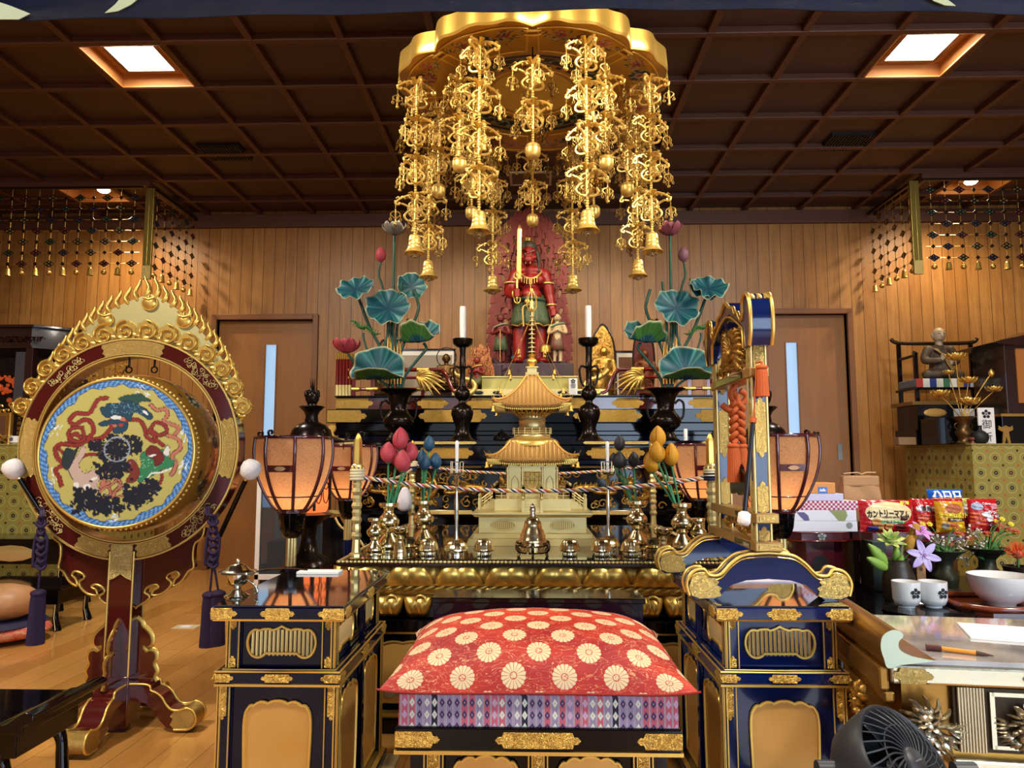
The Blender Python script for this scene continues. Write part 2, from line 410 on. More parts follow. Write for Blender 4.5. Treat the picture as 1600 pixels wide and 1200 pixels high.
# ------------------------------------------------------------------ room shell
WY, CH = 6.66,3.26
xl0, xl1 = at(340,500, WY).x, at(490,500, WY).x; zl = at(400,500, WY).z
xr0, xr1 = at(1197,490, WY).x, at(1322,490, WY).x; zr = at(1260,491, WY).z
struct('floor', MB().box(-5.2,5.2,-3,6.9,-.06,0), FLOOR, smooth=False)
m = MB(); T = .12
for a, b, z0 in ((-5.2, xl0,0),(xl0, xl1, zl),(xl1, xr0,0),(xr0, xr1, zr),(xr1,5.2,0)): m.box(a, b, WY, WY+T, z0,3.42)
struct('wall_back', m, WALL, smooth=False)
for n, s in (('wall_left', -1),('wall_right', 1)):
    o = struct(n, MB().box(-3.1,6.8,-.06,.06,0,3.42), WALL, smooth=False); o.location = (s*5.26,0,0); o.rotation_euler = (0,0, pi/2)
m = MB().box(-5.3,-3.4,-3.1,-3,0,3.42).box(4.3,5.3,-3.1,-3,0,3.42).box(-3.4,4.3,-3.1,-3,2.5,3.42)
struct('wall_front', m, WALL, smooth=False)
# ceiling: boards with a grid of battens, two deeper cells over the side altars
m = MB(); gx = [-5.2]+[-5.03+.5*k for k in range(21)]+[5.2]; gy = [-3]+[-2.72+.5*k for k in range(19)]+[6.78]
deep = lambda a, b: (5.7 < b < 5.8 and (abs(a+4.03) < .02 or abs(a-3.47) < .02)) or (3.7 < b < 3.8 and (abs(a+2.53) < .02 or abs(a-1.97) < .02))
for a, a2 in zip(gx[:-1], gx[1:]):
    for b, b2 in zip(gy[:-1], gy[1:]):
        if deep(a, b): continue
        m.box(a, a2, b, b2,3.30,3.42)
struct('ceiling', m, CEIL, smooth=False)
m = MB()
for a in gx[1:-1]: m.box(a-.02, a+.02,-3,6.66,3.262,3.30)
for b in gy[1:-1]: m.box(-5.2,5.2, b-.02, b+.02,3.26,3.30)
struct('trim_1', m, CEILB, smooth=False, bevel=.003)
m = MB()
for a, b, zt_ in ((-4.03,5.78,3.40),(3.47,5.78,3.40),(-2.53,3.78,3.345),(1.97,3.78,3.345)): m.box(a+.02, a+.03, b+.02, b+.48,3.262, zt_).box(a+.47, a+.48, b+.02, b+.48,3.262, zt_).box(a+.02, a+.48, b+.02, b+.03,3.262, zt_).box(a+.02, a+.48, b+.47, b+.48,3.262, zt_).box(a, a+.5, b, b+.5, zt_, 3.415)
struct('trim_2', m, mat('lit_recess_wood', '#c98a4c', .5), smooth=False)  # ceiling wood coloured much lighter to imitate lamplight on the recess sides
struct('trim_3', MB().box(-5.2,5.2,6.62, WY-.001,3.14,3.26), CEILB, smooth=False, bevel=.004)
# soffit beams that carry the lattice pendants of the side altars
for i, s in enumerate((-1,1)):
    m = MB(); a, b = sorted((s*3.12, s*5.19)); m.box(a, b, 5.76,5.80,3.22,3.26); a, b = sorted((s*3.13, s*3.17)); m.box(a, b, 5.80,6.62,3.20,3.26)
    struct('trim_%d' % (4+i), m, CEILB, smooth=False, bevel=.004)
# door frames and doors
for i, (a, b, z, sx0, sx1) in enumerate(((xl0, xl1, zl, at(410,600, WY).x, at(428,600, WY).x),(xr0, xr1, zr, at(1232,600, WY).x, at(1251,600, WY).x))):
    f = MB().box(a-.05, a, WY-.03, WY+.1,0, z+.05).box(b, b+.05, WY-.03, WY+.1,0, z+.05).box(a, b, WY-.03, WY+.1, z, z+.05)
    struct('trim_%d' % (6+i), f, TRIM, smooth=False, bevel=.004)
    zt, zb = at(420,537, WY).z, .55
    d = MB().box(a, sx0, WY+.05, WY+.09,0, z).box(sx1, b, WY+.05, WY+.09,0, z).box(sx0, sx1, WY+.05, WY+.09, zt, z).box(sx0, sx1, WY+.05, WY+.09,0, zb)
    door = struct('door_%d' % (i+1), d, DOOR, smooth=False)
    pane = MB().box(sx0, sx1, WY+.065, WY+.075, zb, zt).build('door_glass', mat('frosted_glass_lit', '#8fa8c0', .3, emit='#8fb4d8', es=.75), door)
    fr = MB()
    for q in (sx0, sx1): fr.box(q-.006, q+.006, WY+.045, WY+.05, zb, zt)
    fr.build('glazing_bead', TRIM, door)
    hx = b-.09 if i else a+.1
    MB().box(hx-.02, hx+.02, WY+.042, WY+.05,.98,1.12).build('finger_pull', mat('pull_metal', '#9a9488', .3,1), door)
for i, (a, b) in enumerate(((-5.2, xl0-.05),(xl1+.05, xr0-.05),(xr1+.05,5.2))):
    struct('baseboard_%s' % ('left', 'middle', 'right')[i], MB().box(a, b, WY-.02, WY-.001,0,.08), TRIM, smooth=False)
# ------------------------------------------------------------------ ceiling fittings
EMIT = mat('lamp_diffuser', '#ffffff', .5, emit='#fff2dc', es=14)
for s, n in ((-1, 'left'),(1, 'right')):
    t = thing('ceiling_light', 'square flush ceiling panel light at the upper %s of the coffered ceiling' % n, 'ceiling light', (s*2.25-.03,4.03,3.344),0, 'square ceiling panel lights')
    MB().box(-.14,.14,-.14,.14,-.022,-.016).build('diffuser', EMIT, t)
    fr = MB()
    for a, b, c, d in ((-.165,.165,-.165,-.14),(-.165,.165,.14,.165),(-.165,-.14,-.14,.14),(.14,.165,-.14,.14)): fr.box(a, b, c, d, -.026,0)
    fr.build('frame', TRIM, t)
    t = thing('downlight', 'round glowing downlight over the %s side altar behind the lattice' % n, 'ceiling light', (s*3.66,6.02,3.335),0, 'round downlights over the side altars')
    MB().lathe([(.001,-.075),(.035,-.07),(.05,-.055),(.05,-.04)], 20).build('bulb', mat('bulb_glow', '#ffffff', .5, emit='#ffe0b0', es=40), t)
    MB().lathe([(.055,-.05),(.085,-.045),(.09,-.03),(.08,0),(.0,0)], 24).build('trim_ring', BRASS, t)
    t = thing('ceiling_vent', 'dark slatted air vent in the ceiling, %s one of two' % n, 'vent', (s*2.3,5.28 if s < 0 else 5.22,3.30),0, 'ceiling air vents')
    MB().box(-.16,.16,-.14,.14,-.02,0).build('backing', mat('vent_dark', '#14100e', .6), t)
    sl = MB()
    for k in range(14): sl.box(-.15+k*.022,-.142+k*.022,-.13,.13,-.03,-.02)
    sl.build('slat_panel', mat('vent_slat', '#2e2620', .5), t)
t = thing('smoke_grille', 'small pale framed grille in the ceiling behind the canopy strands', 'vent', (0,5.78,3.26))
MB().box(-.15,.15,-.12,.12,-.008,0).build('panel', mat('grille_brown', '#5a4430', .5), t)
q = MB()
for a, b, c, d in ((-.17,.17,-.14,-.12),(-.17,.17,.12,.14),(-.17,-.15,-.12,.12),(.15,.17,-.12,.12)): q.box(a, b, c, d, -.014,0)
q.build('frame', mat('grille_frame', '#b8a88c', .5), t)
# curtain valance across the top of the view
Yc = 1.7
cz = lambda px: at(px, 31-17*min(1, max(0,(px-60)/900))+max(0,(px-1000)/600)**2*8, Yc).z
x0c, x1c = at(-40,20, Yc).x, at(1640,20, Yc).x
def fn(u, v):
    x = x0c+(x1c-x0c)*u; zb = cz(-40+1680*u); return (x, Yc+.004*sin(u*40), zb+(CH-.1-zb)*v)
t = thing('curtain_valance', 'navy blue dyed curtain with pale leaf pattern along the top of the view', 'curtain', (0,0,0))
MB().sheet(90,4, fn).build('cloth', mat('indigo_cloth', '#16233f', .85, bump=(400,.2)), t, solid=.004)
for pts in ([(-20,-30),(0,4),(18,10),(48,22),(30,31),(-10,31),(-30,20)], [(164,21),(180,8),(195,-10),(222,-6),(205,8),(185,18)], [(1448,-8),(1470,-6),(1484,3),(1493,10),(1476,9),(1458,2)]):
    lp = [at(p[0], p[1], Yc-.016) for p in pts]; lf = MB().prism([(p.x, p.z) for p in lp], .002, Yc-.018).build('leaf_print', mat('leaf_print', '#8a9478', .8), t)
lf = MB(); lf.tube([(x0c-.2, Yc, CH-.1),(x1c+.2, Yc, CH-.1)], .015,8); lf.build('rod', BRONZE, t)
m = MB()
for x in (x0c-.1, x1c+.1): m.box(x-.01, x+.01, Yc-.01, Yc+.01, CH-.1, CH+.03)
m.build('rod_bracket', BRONZE, t)
# ------------------------------------------------------------------ great drum in its flame-crested stand
K = .002435
dc = at(209,700,2.8); DX, DZ = dc.x, dc.z
T = thing('drum_stand', 'maroon lacquered round drum stand crowned with gold flames and cloud scrolls', 'drum stand', (DX, 2.8,0), R(1))
def ringpoly(r0, r1, a0=0, a1=2*pi, n=72):
    if abs(a1-a0-2*pi) < 1e-6: return [[(r1*cos(2*pi*k/n), DZ+r1*sin(2*pi*k/n)) for k in range(n)], [(r0*cos(2*pi*k/n), DZ+r0*sin(2*pi*k/n)) for k in range(n)]]
    return [(r1*cos(a0+(a1-a0)*k/n), DZ+r1*sin(a0+(a1-a0)*k/n)) for k in range(n+1)]+[(r0*cos(a1-(a1-a0)*k/n), DZ+r0*sin(a1-(a1-a0)*k/n)) for k in range(n+1)]
MB().prism(ringpoly(.350,.418),.075,-.04).build('ring', MAROON, T, bevel=.003)
circ = lambda r, n=72: [(r*cos(2*pi*k/n), DZ+r*sin(2*pi*k/n)) for k in range(n)]
MB().outline(circ(.417),.0045,-.041).outline(circ(.352),.004,-.041).outline(circ(.360),.0025,-.042).build('ring_edging', GOLDB, T)
for a, h in ((90,17),(0,16),(180,16),(253,9),(287,9)):
    a0, a1 = R(a-h), R(a+h); m = MB(); o = []
    n = 10
    for k in range(n+1): t = a0+(a1-a0)*k/n; o.append((.411*cos(t), DZ+.411*sin(t)))
    for q, d in ((.40,.012),(.388,-.006),(.378,.02),(.368,-.004),(.363,.008)): t = a1+d; o.append((q*cos(t), DZ+q*sin(t)))
    for k in range(n+1): t = a1-(a1-a0)*k/n; o.append((.362*cos(t), DZ+.362*sin(t)))
    for q, d in ((.368,-.004),(.378,.02),(.388,-.006),(.40,.012)): t = a0-d; o.append((q*cos(t), DZ+q*sin(t)))
    m.prism(o, .004,-.044).build('engraved_plate', ENGF, T)
def filigree(c, ang, L, Wd, seed):
    rd = random.Random(seed); m = MB()
    for k in range(26):
        u = (k/25-.5)*L; w_ = Wd*(1-abs(2*k/25-1)**3*.5)*rd.uniform(-.7,.7); r = rd.uniform(.007,.013)
        cu = c[0]+u*cos(ang)-w_*sin(ang); cv = c[1]+u*sin(ang)+w_*cos(ang); a = rd.uniform(0,6)
        m.tube([(cu+r*(1-t/14)*cos(a+t*.55),-.0425, cv+r*(1-t/14)*sin(a+t*.55)) for t in range(12)], .0013,4)
    return m
for j, (a, L) in enumerate(((131,.15),(47,.15),(222,.15),(316,.15))):
    c = (.385*cos(R(a)), DZ+.385*sin(R(a))); filigree(c, R(a+90), L, .028, j).build('filigree_mount', GOLDP, T)
# crest panel
s_ = lambda x, y: ((x-209)*K, DZ+(700-y)*K)
out = spl([s_(*p) for p in ((48,655),(56,612),(70,580),(95,545),(128,508),(165,480),(205,462),(226,455),(248,464),(282,487),(318,522),(346,558),(365,595),(378,640),(380,662))], 5)
inner = [(.405*cos(R(a)), DZ+.405*sin(R(a))) for a in range(12,169,4)]
P2 = [(p[0], p[1]) for p in out]
MB().prism(P2+inner, .02,-.02).build('crest_panel', mat('crest_pale_gold', '#d8cc8c', .36,.7, bump=(12,.08)), T, bevel=.003)
m = MB(); L = [0]
for a, b in zip(P2[:-1], P2[1:]): L.append(L[-1]+hypot(b[0]-a[0], b[1]-a[1]))
NF = 35
for k in range(NF):
    d = L[-1]*(k+.5)/NF; i = max(j for j in range(len(L)) if L[j] <= d); i = min(i, len(P2)-2); t = (d-L[i])/(L[i+1]-L[i])
    x = P2[i][0]+(P2[i+1][0]-P2[i][0])*t; z = P2[i][1]+(P2[i+1][1]-P2[i][1])*t
    nx, nz = x*.16,.34; q = hypot(nx, nz); nx /= q; nz /= q; tx, tz = nz, -nx
    H = .066 if abs(k-17) > 1 else .082; sg = 1 if x > 0 else -1
    pth = [(x+nx*H*u+tx*.010*sin(u*5.2)*sg, -.012, z+nz*H*u+tz*.010*sin(u*5.2)*sg) for u in (-.12,.05,.2,.35,.5,.65,.8,.92,1)]
    m.tube(pth, [.011,.0135,.0125,.0105,.0095,.008,.006,.0035,.0006], 8, flat=.8)
m.build('flame_border', GOLD, T)
m = MB()
for k in range(14):
    a = R(15+150*(k+.5)/14); r = .452; c = (r*cos(a), DZ+r*sin(a)); sg = -1 if a > pi/2 else 1; R0 = .034*(1+.25*sin(a)**4)
    m.prism([(c[0]+R0*(1+.10*abs(sin(q*.5*2.5)))*cos(q*.209), c[1]+R0*(.92+.10*abs(sin(q*.5*2.5)))*sin(q*.209)) for q in range(30)], .012,-.028)
    m.tube([(c[0]+R0*(1-t/22)*cos(pi/2-sg*t*.55),-.034, c[1]+R0*(1-t/22)*sin(pi/2-sg*t*.55)) for t in range(20)], [.0038]*14+[.0035,.003,.003,.003,.004,.006], 6)
    for e, rr in ((-.07,.436),(.0,.425),(.06,.43)):
        m.sph((rr*cos(a+e),-.024, DZ+rr*sin(a+e)),(.019,.006,.010),12,6)
m.build('cloud_scroll_border', GOLD, T)
for p in ((228,468),(159,495),(285,497)):
    m = MB(); c = s_(*p); c = (c[0], c[1]-.004); m.sph((c[0], -.024, c[1]),(.030,.014,.027),16,8); m.outline([(c[0]+.03*cos(q*.3), c[1]+.027*sin(q*.3)) for q in range(21)], .0035,-.026)
    m.tube([(c[0]-.022,-.034, c[1]+.020),(c[0], -.04, c[1]+.012),(c[0]+.022,-.034, c[1]+.020)], .003,6); m.cone((c[0], -.03, c[1]+.02),(c[0], -.03, c[1]+.036),.008,.001); m.build('jewel_boss', GOLD, T)
# post, brackets, feet
zb = DZ-.415
MB().box(-.045,.045,-.045,.045,.06, zb+.03).build('post', MAROON, T, bevel=.003)
m = MB()
for x in (-.045,.045): m.tube([(x, -.046,.17),(x, -.046, zb+.03)], .004,6)
m.tube([(.046,.04,.17),(.046,.04, zb)], .003,6); m.build('post_edging', GOLDB, T)
MB().prism([(-.041, zb+.055),(-.041, zb-.075),(-.02, zb-.066),(0, zb-.052),(.02, zb-.066),(.041, zb-.075),(.041, zb+.055)], .006,-.051).build('engraved_plate', ENGP, T)
br = [(72,822),(75,838),(86,848),(88,868),(86,884),(94,890),(104,905),(116,912),(114,902),(108,896),(112,890),(124,894),(127,900),(120,906),(122,914),(134,924),(148,926),(146,918),(139,914),(144,910),(156,914),(160,922),(152,928),(158,936),(172,944),(176,952)]
for sg in (-1,1):
    o = spl([((abs(x-191))*K, DZ+(700-y)*K) for x, y in br], 4); o = [(sg*(p[0]), p[1]) for p in o]
    arc = [(sg*.412*cos(R(a)), DZ+.412*sin(R(a))) for a in range(-88,-40,6)]
    poly = o+[(sg*.03, o[-1][1]),(sg*.03, zb)]+arc
    if sg > 0: poly = poly[::-1]
    MB().prism(poly, .03,-.01).build('cloud_bracket', MAROON, T, bevel=.002)
    MB().tube([(p[0], -.012, p[1]) for p in o], .0045,6).build('bracket_edging', GOLD, T)
lo = [(0,.40),(.02,.385),(.028,.37),(.045,.355),(.060,.335),(.062,.31),(.05,.3),(.035,.305),(.034,.29),(.048,.278),(.062,.283),(.078,.275),(.08,.255),(.074,.235),(.084,.21),(.078,.19),(.086,.172)]
for k in range(4):
    a = k*pi/2; M = Matrix.Rotation(a, 4, 'Z'); o = spl([(.043+x, z) for x, z in lo], 4)
    m = MB(); m.M = M; m.prism([(.04,.172)]+[(p[0], p[1]) for p in o[::-1]], .024,-.012).build('lower_bracket', MAROON, T)
    m = MB(); m.M = M; m.tube([(p[0], 0, p[1]) for p in o], .013,8, flat=.35, up=(0,1,0)).build('bracket_edging', GOLD, T)
    up = [(.0,.172),(.10,.172),(.125,.165),(.13,.15),(.15,.142),(.172,.125),(.19,.098),(.21,.082),(.235,.08),(.262,.088)]
    hook = [(.262+.038*sin(t),.05+.038*cos(t)) for t in [0,.5,1,1.5,2,2.5,3]]
    dn = [(.22,.012),(.19,.02),(.165,.045),(.14,.08),(.11,.105),(.06,.115),(0,.115)]
    o = [(p[0], p[1]) for p in spl(up+hook, 3)]
    foot = MB(); foot.M = M; foot.prism((o+dn)[::-1], .08,-.04); ft = foot.build('foot', MAROON, T, bevel=.003)
    e = MB(); e.M = M
    for y in (-.041,.041): e.tube([(p[0], y, p[1]) for p in o+[(.22,.012)]], .0045,6)
    e.build('foot_edging', GOLD, ft)
    e = MB(); e.M = M; e.prism([(p[0]+.0005, p[1]) for p in ([(.225,.012),(.205,.03),(.215,.05),(.205,.06),(.218,.078),(.24,.079)]+spl(hook, 3))][::-1], .086,-.043); e.build('foot_cap', ENGF, ft)
MB().box(-.05,.05,-.05,.05,.02,.2).build('hub', MAROON, T, bevel=.003)
MB().box(-.028,.028,-.028,.028,.0,.1).build('centre_peg', PLUM, T, bevel=.002)
for sg, rz in ((-1,0),(1,0)):    # hanging hooks
    m = MB(); m.tube([(sg*.05+0,.03, DZ+.35),(sg*.05,.03, DZ+.318)], .004,6); m.tube([(sg*.05+.012*cos(t),.03, DZ+.306+.012*sin(t)) for t in [i*.63 for i in range(10)]], .003,6, closed=True); m.build('hanging_ring', BRONZE, T)
# drum
fy0, fy1, rr = -.155,.165,.272
D = thing('drum', 'gold drum with lions and red ribbons painted on its yellow skin', 'drum', (DX+.004,2.8,-.018), R(7))
NR, NS = 90,300; pts = [(0,0)]+[(rr*.985*j/NR*cos(2*pi*i/NS), rr*.985*j/NR*sin(2*pi*i/NS)) for j in range(1, NR+1) for i in range(NS)]
q = lambda x, y: ((x-192)/118*rr, (711-y)/118*rr)    # photo pixels on the drum face -> metres
P = Ras(pts, C('#b8ac5c')); x, y = P.p[:, 0], P.p[:, 1]; rad = np.hypot(x, y); th = np.arctan2(y, x)
wob = .0045*np.sin(th*13)+.003*np.sin(th*29+1)+.003*np.sin(th*7); bl = rad > rr*.905+wob
P.put(rad > rr*.895+wob, C('#1f3a66')); P.put(bl, C('#4a84c0')); P.put(bl & (np.sin(th*90+rad*260) > .72), C('#1d3f78')); P.put(bl & (np.sin(th*90+rad*260) < -.8), C('#8ab4dd'))
for a in (15,70,160,200,265,345):
    for k in range(16):
        t = R(a)+random.uniform(-.12,.12); r0 = rr*random.uniform(.80,.93); L0 = random.uniform(.004,.014)
        P.stroke([(r0*cos(t), r0*sin(t)),(r0*cos(t+.03)+L0*.3, r0*sin(t+.03)+L0*.3)], .0014, C('#dfe8ee'))
red, dk, pk, mar = C('#8a2a20'), C('#3a1410'), C('#b87058'), C('#541a16')
def rib(pp, w_=.0085, col=red): P.stroke([tuple(p) for p in spl([q(*a) for a in pp], 7)], w_, col, dk, .0022)
rib([(172,625),(160,628),(153,640),(146,650),(128,650),(119,660),(126,668),(140,660),(151,664),(155,680),(142,690),(128,682),(120,690),(130,700),(148,692),(168,688),(182,672),(188,664)], .0065)
rib([(139,676),(142,690),(130,694),(118,686),(122,674),(138,672)], .005); rib([(126,700),(110,698),(100,704),(104,720),(114,730),(102,738),(108,750),(112,762)], .0065)
rib([(240,636),(250,644),(262,642),(266,652),(260,662),(272,666),(284,672),(278,684)], .0055, pk); rib([(200,660),(222,660),(232,672),(236,686),(248,694)], .006)
rib([(238,680),(248,664),(262,668),(266,678),(254,684),(242,676),(250,690),(262,700)], .0055); rib([(268,684),(284,690),(288,704),(276,716),(282,728),(280,740),(276,746)], .006, pk)
rib([(104,704),(128,726),(144,716),(158,714),(170,716)], .004); rib([(182,758),(172,766),(176,752),(190,750),(200,762),(190,776),(196,790)], .006, pk)
rib([(260,740),(262,752),(256,762),(240,764)], .004)
P.ell(q(192,664),.034,.036,0, red); P.ell(q(192,662),.024,.026,0, pk)
# blue lion on top
blu, grn, blk = C('#1c3f52'), C('#2f7a4c'), C('#12151f')
def blob(pp, col, edge=blk): l = spl([q(*a) for a in pp], 6, True); P.stroke([tuple(p) for p in l]+[tuple(l[0])], .0016, edge); P.poly(l, col)
blob([(163,642),(172,638),(174,634),(190,634),(205,628),(222,636),(236,645),(244,654),(238,659),(226,652),(214,648),(210,662),(200,655),(186,652),(176,656),(168,652)], blu)
blob([(190,626),(198,622),(208,620),(222,618),(232,624),(240,630),(226,630),(218,635),(205,628),(196,630)], C('#24483e'))
blob([(178,660),(186,656),(196,662),(206,664),(204,676),(190,682),(184,676),(192,668),(182,666),(170,670),(162,667),(168,662)], blu); P.ell(q(188,656),.02,.007,0, C('#d8dcd8')); P.ell(q(196,668),.008,.006,0, C('#a83224')); P.ell(q(232,648),.014,.004,-.6, C('#e4e4dc'))
for k in range(60):
    a = q(random.uniform(178,232), random.uniform(632,650)); d_ = np.hypot(x-a[0], y-a[1]); mk = (d_ < .0022) & (np.abs(P.c[:, 2]-blu[2]) < .01); P.put(mk, C('#5a8ea0'))
# green lion
blob([(228,714),(240,708),(252,712),(262,706),(274,722),(280,724),(276,734),(262,738),(252,744),(240,752),(228,758),(224,742),(230,732)], grn)
blob([(236,708),(244,700),(256,706),(264,722),(252,732),(248,722),(238,716)], C('#6e2018')); blob([(262,712),(268,700),(272,706),(270,716)], C('#d8d6c8')); P.ell(q(246,716),.013,.004,.3, C('#e0e4dc')); P.stroke([q(236,756), q(246,744), q(262,742), q(276,736)], .003, C('#d8dcd0'))
for k in range(50):
    a = q(random.uniform(226,276), random.uniform(712,756)); d_ = np.hypot(x-a[0], y-a[1]); mk = (d_ < .002) & (np.abs(P.c[:, 1]-grn[1]) < .01); P.put(mk, C('#8cc09a'))
# white lion lower left
blob([(124,744),(120,732),(132,718),(138,704),(144,702),(144,714),(136,730),(146,744),(160,738),(170,748),(164,762),(172,772),(152,772),(136,764),(128,752)], C('#c0a494')); blob([(112,714),(118,704),(128,708),(134,702),(130,716),(120,738),(112,730)], C('#232f30'))
for c_, a_, b_ in (((150,764),.013,.009),((160,752),.012,.005),((134,762),.010,.010)): P.ell(q(*c_), a_, b_, .3, C('#e2ded2'))
blob([(206,728),(214,722),(222,728),(228,744),(220,758),(208,756),(214,744),(208,738)], C('#7a2c20'))
for c_ in ((196,758),(204,766),(180,768)): rib([(c_[0]-12, c_[1]+6),(c_[0], c_[1]-4),(c_[0]+6, c_[1]+8),(c_[0]-6, c_[1]+14)], .003, pk)
# worn dark patches where the mallet strikes
rn = random.Random(3); navy = C('#0f1220')
for (cx_, cy_, sx, sy, n_) in ((192,706,22,18,190),(160,700,9,10,40),(186,736,24,14,150),(150,784,20,16,150),(178,794,26,12,170),(228,776,22,14,170),(250,766,8,10,40),(222,702,6,12,40)):
    for k in range(n_):
        a = q(cx_+rn.gauss(0, sx*.5), cy_+rn.gauss(0, sy*.5)); P.ell(a, rn.uniform(.002,.015), rn.uniform(.002,.010), rn.uniform(0,3), navy)
for k in range(70):
    a = q(rn.uniform(145,255), rn.uniform(690,800)); P.stroke([a, (a[0]+rn.uniform(-.004,.004), a[1]+rn.uniform(0,.008))], .0012, rn.choice([C('#a8a05a'), C('#6a4038'), C('#8a94a0')]))
P.stroke([(q(192,706)[0]+.044*cos(t*.2), q(192,706)[1]+.044*sin(t*.2)) for t in range(33)], .0022, C('#9aa4ac'))
for k in range(14): t = k*.45; P.stroke([(q(192,706)[0]+.038*cos(t), q(192,706)[1]+.038*sin(t)),(q(192,706)[0]+.046*cos(t+.1), q(192,706)[1]+.046*sin(t+.1))], .0016, C('#8a929a'))
fs = [(0,1+i, 1+(i+1) % NS) for i in range(NS)]+[(1+(j-1)*NS+i, 1+j*NS+i, 1+j*NS+(i+1) % NS, 1+(j-1)*NS+(i+1) % NS) for j in range(1, NR) for i in range(NS)]
m = MB(); m.add([(p[0], fy0-.001, DZ+p[1]) for p in pts], fs)
m.build('drum_skin', mat('painted_skin', fn=lambda nt: {'Base Color': vcol(nt)}, rough=.5), D, smooth=False, colors=P.out())
# body with painted peonies: colour attribute too
NA, NB = 260,26; body = MB(); bp = []
for j in range(NB+1):
    v = j/NB; r = rr+.028*sin(pi*v); 
    for i in range(NA): a = 2*pi*i/NA; body.v.append((r*cos(a), fy0+(fy1-fy0)*v, DZ+r*sin(a))); bp.append((a*rr, (fy1-fy0)*v))
body.f = [(j*NA+i, (j+1)*NA+i, (j+1)*NA+(i+1) % NA, j*NA+(i+1) % NA) for j in range(NB) for i in range(NA)]; body.m = [0]*len(body.f)
B = Ras(bp, C('#a8762c')); rn = random.Random(9)
for k in range(22):
    a = (k+.5)/22*2*pi*rr; bw = .16+.05*sin(k*2.1); col = [C('#1d2c4c'), C('#8a3a2c'), C('#24402c')][k % 3]
    for t in range(7): B.circ((a+.017*cos(t*.9), bw+.022*sin(t*.9)),.0125, C('#cfc0a0'))
    for t in range(7): B.circ((a+.017*cos(t*.9), bw+.022*sin(t*.9)),.0105, col)
    B.circ((a, bw),.008, C('#cfc0a0')); B.circ((a, bw),.006, C('#a84a38'))
    for t in range(3): B.ell((a+.035, bw+(t-1)*.05),.018,.006, t, C('#23303c'))
body.build('drum_body', mat('painted_body', fn=lambda nt: {'Base Color': vcol(nt)}, rough=.3, coat=.5, metal=.25), D, colors=B.out())
m = MB()
for yy in (fy0, fy1): m.tube([(rr*.995*cos(2*pi*k/80), yy, DZ+rr*.995*sin(2*pi*k/80)) for k in range(80)], .006,8, closed=True)
m.build('rim_hoop', GOLD, D)
for yy, n_ in ((fy0+.022,96),(fy1-.022,96)):
    m = MB()
    for k in range(n_): a = 2*pi*k/n_; m.sph(((rr+.006)*cos(a), yy, DZ+(rr+.006)*sin(a)),.0062,7,5)
    m.build('stud_row', GOLDB, D)
m = MB().lathe([(rr*.98,0),(.001,0)], 40); m.M = None
mm = MB(); mm.M = Matrix.Translation((0, fy1, DZ)) @ Matrix.Rotation(pi/2,4, 'X'); mm.lathe([(rr*.985,0),(.0001,0)], 60); mm.build('rear_skin', mat('skin_plain', '#b8aa5c', .5), D)
for a in (-35,215):
    m = MB(); m.tube([((rr+.03+.014*cos(t))*cos(R(a)),.0+.014*sin(t), DZ+(rr+.03+.014*cos(t))*sin(R(a))) for t in [i*.63 for i in range(10)]], .003,6, closed=True); m.build('side_ring', GOLDO, D)
# mallets and tassels
def mallet(n, hp, tp, Y, lb):
    a, b = at(*hp, Y), at(*tp, Y+.05); t = thing('drum_mallet', lb, 'drum mallet', a); d = (b-a)
    m = MB(); m.tube([d*.08, d], .0095,10); m.build('handle', LACQ, t)
    m = MB(); dn = d.normalized(); m.tube([dn*-.040, dn*-.036, dn*-.02, dn*0, dn*.022, dn*.036], [.008,.024,.036,.037,.03,.012], 16); m.build('head', FELT, t, ang=80)
    m = MB(); m.tube([dn*.032, dn*.04], .014,10); m.build('binding', BRASS, t)
mallet('l', (22,734),(78,822),2.72, 'white headed drum mallet on the left side of the flame drum stand')
mallet('r', (391,735),(343,838),2.72, 'white headed drum mallet on the right side of the flame drum stand')
def tassel(t, c, r, h, m_, name='tassel', n=34):
    m = MB(); m.sph((c[0], c[1], c[2]-.004),(r*1.05, r*1.05, r*.55),14,8); m.build(name+'_head', m_, t)
    m = MB(); pr = [(r*.85,-.01),(r*.95,-h*.2),(r*1.0,-h*.6),(r*1.12,-h)]
    m.lathe([(q[0], q[1]) for q in pr], n*2, c, lobes=lambda a, v: 1+.045*cos(a*n)); return m.build(name+'_fringe', m_, t)
def cord(pts, r=.004): return MB().tube(spl(pts, 6), r, 7)

def cordset(lb, side, ring, knot, heads, floor_h):
    Y = 2.70; t = thing('tassel_cord', lb, 'tassel', at(*knot, Y), group=None); o = at(*knot, Y)
    P = lambda px, py, dy=0: at(px, py, Y+dy)-o
    m = MB()
    for dx in (-2,2): m.tube(spl([P(ring[0]+dx, ring[1], .06), P(ring[0]+dx, ring[1]+14,-.01), P(knot[0]+dx*1.5, knot[1]-8), P(knot[0], knot[1]+6)], 5),.0055,7)
    for k in range(7):
        yy = knot[1]+k*11; w_ = 5 if k % 2 else 7
        m.tube(spl([P(knot[0]-w_, yy), P(knot[0], yy+6,-.012), P(knot[0]+w_, yy), P(knot[0], yy-5,.01)], 4, True),.0062,7, closed=True)
    for s in (-1,1): m.tube(spl([P(knot[0]+s*3, knot[1]+10), P(knot[0]+s*10, knot[1]+30), P(knot[0]+s*8-4, knot[1]+68), P(knot[0]-2, knot[1]+50)], 5),.0055,7)
    m.build('knotted_cord', PURPLE, t)
    for hx, hy in heads:
        m = MB().tube([P(knot[0], knot[1]+60), P(hx, hy-3)], .004,6); m.build('hanging_cord', PURPLE, t)
        tassel(t, P(hx, hy),.026,.185, PURPLE)
cordset('purple knotted cord with thick tassel on the left of the drum stand', 'left', (66,792),(64,818),((60,925),),0)
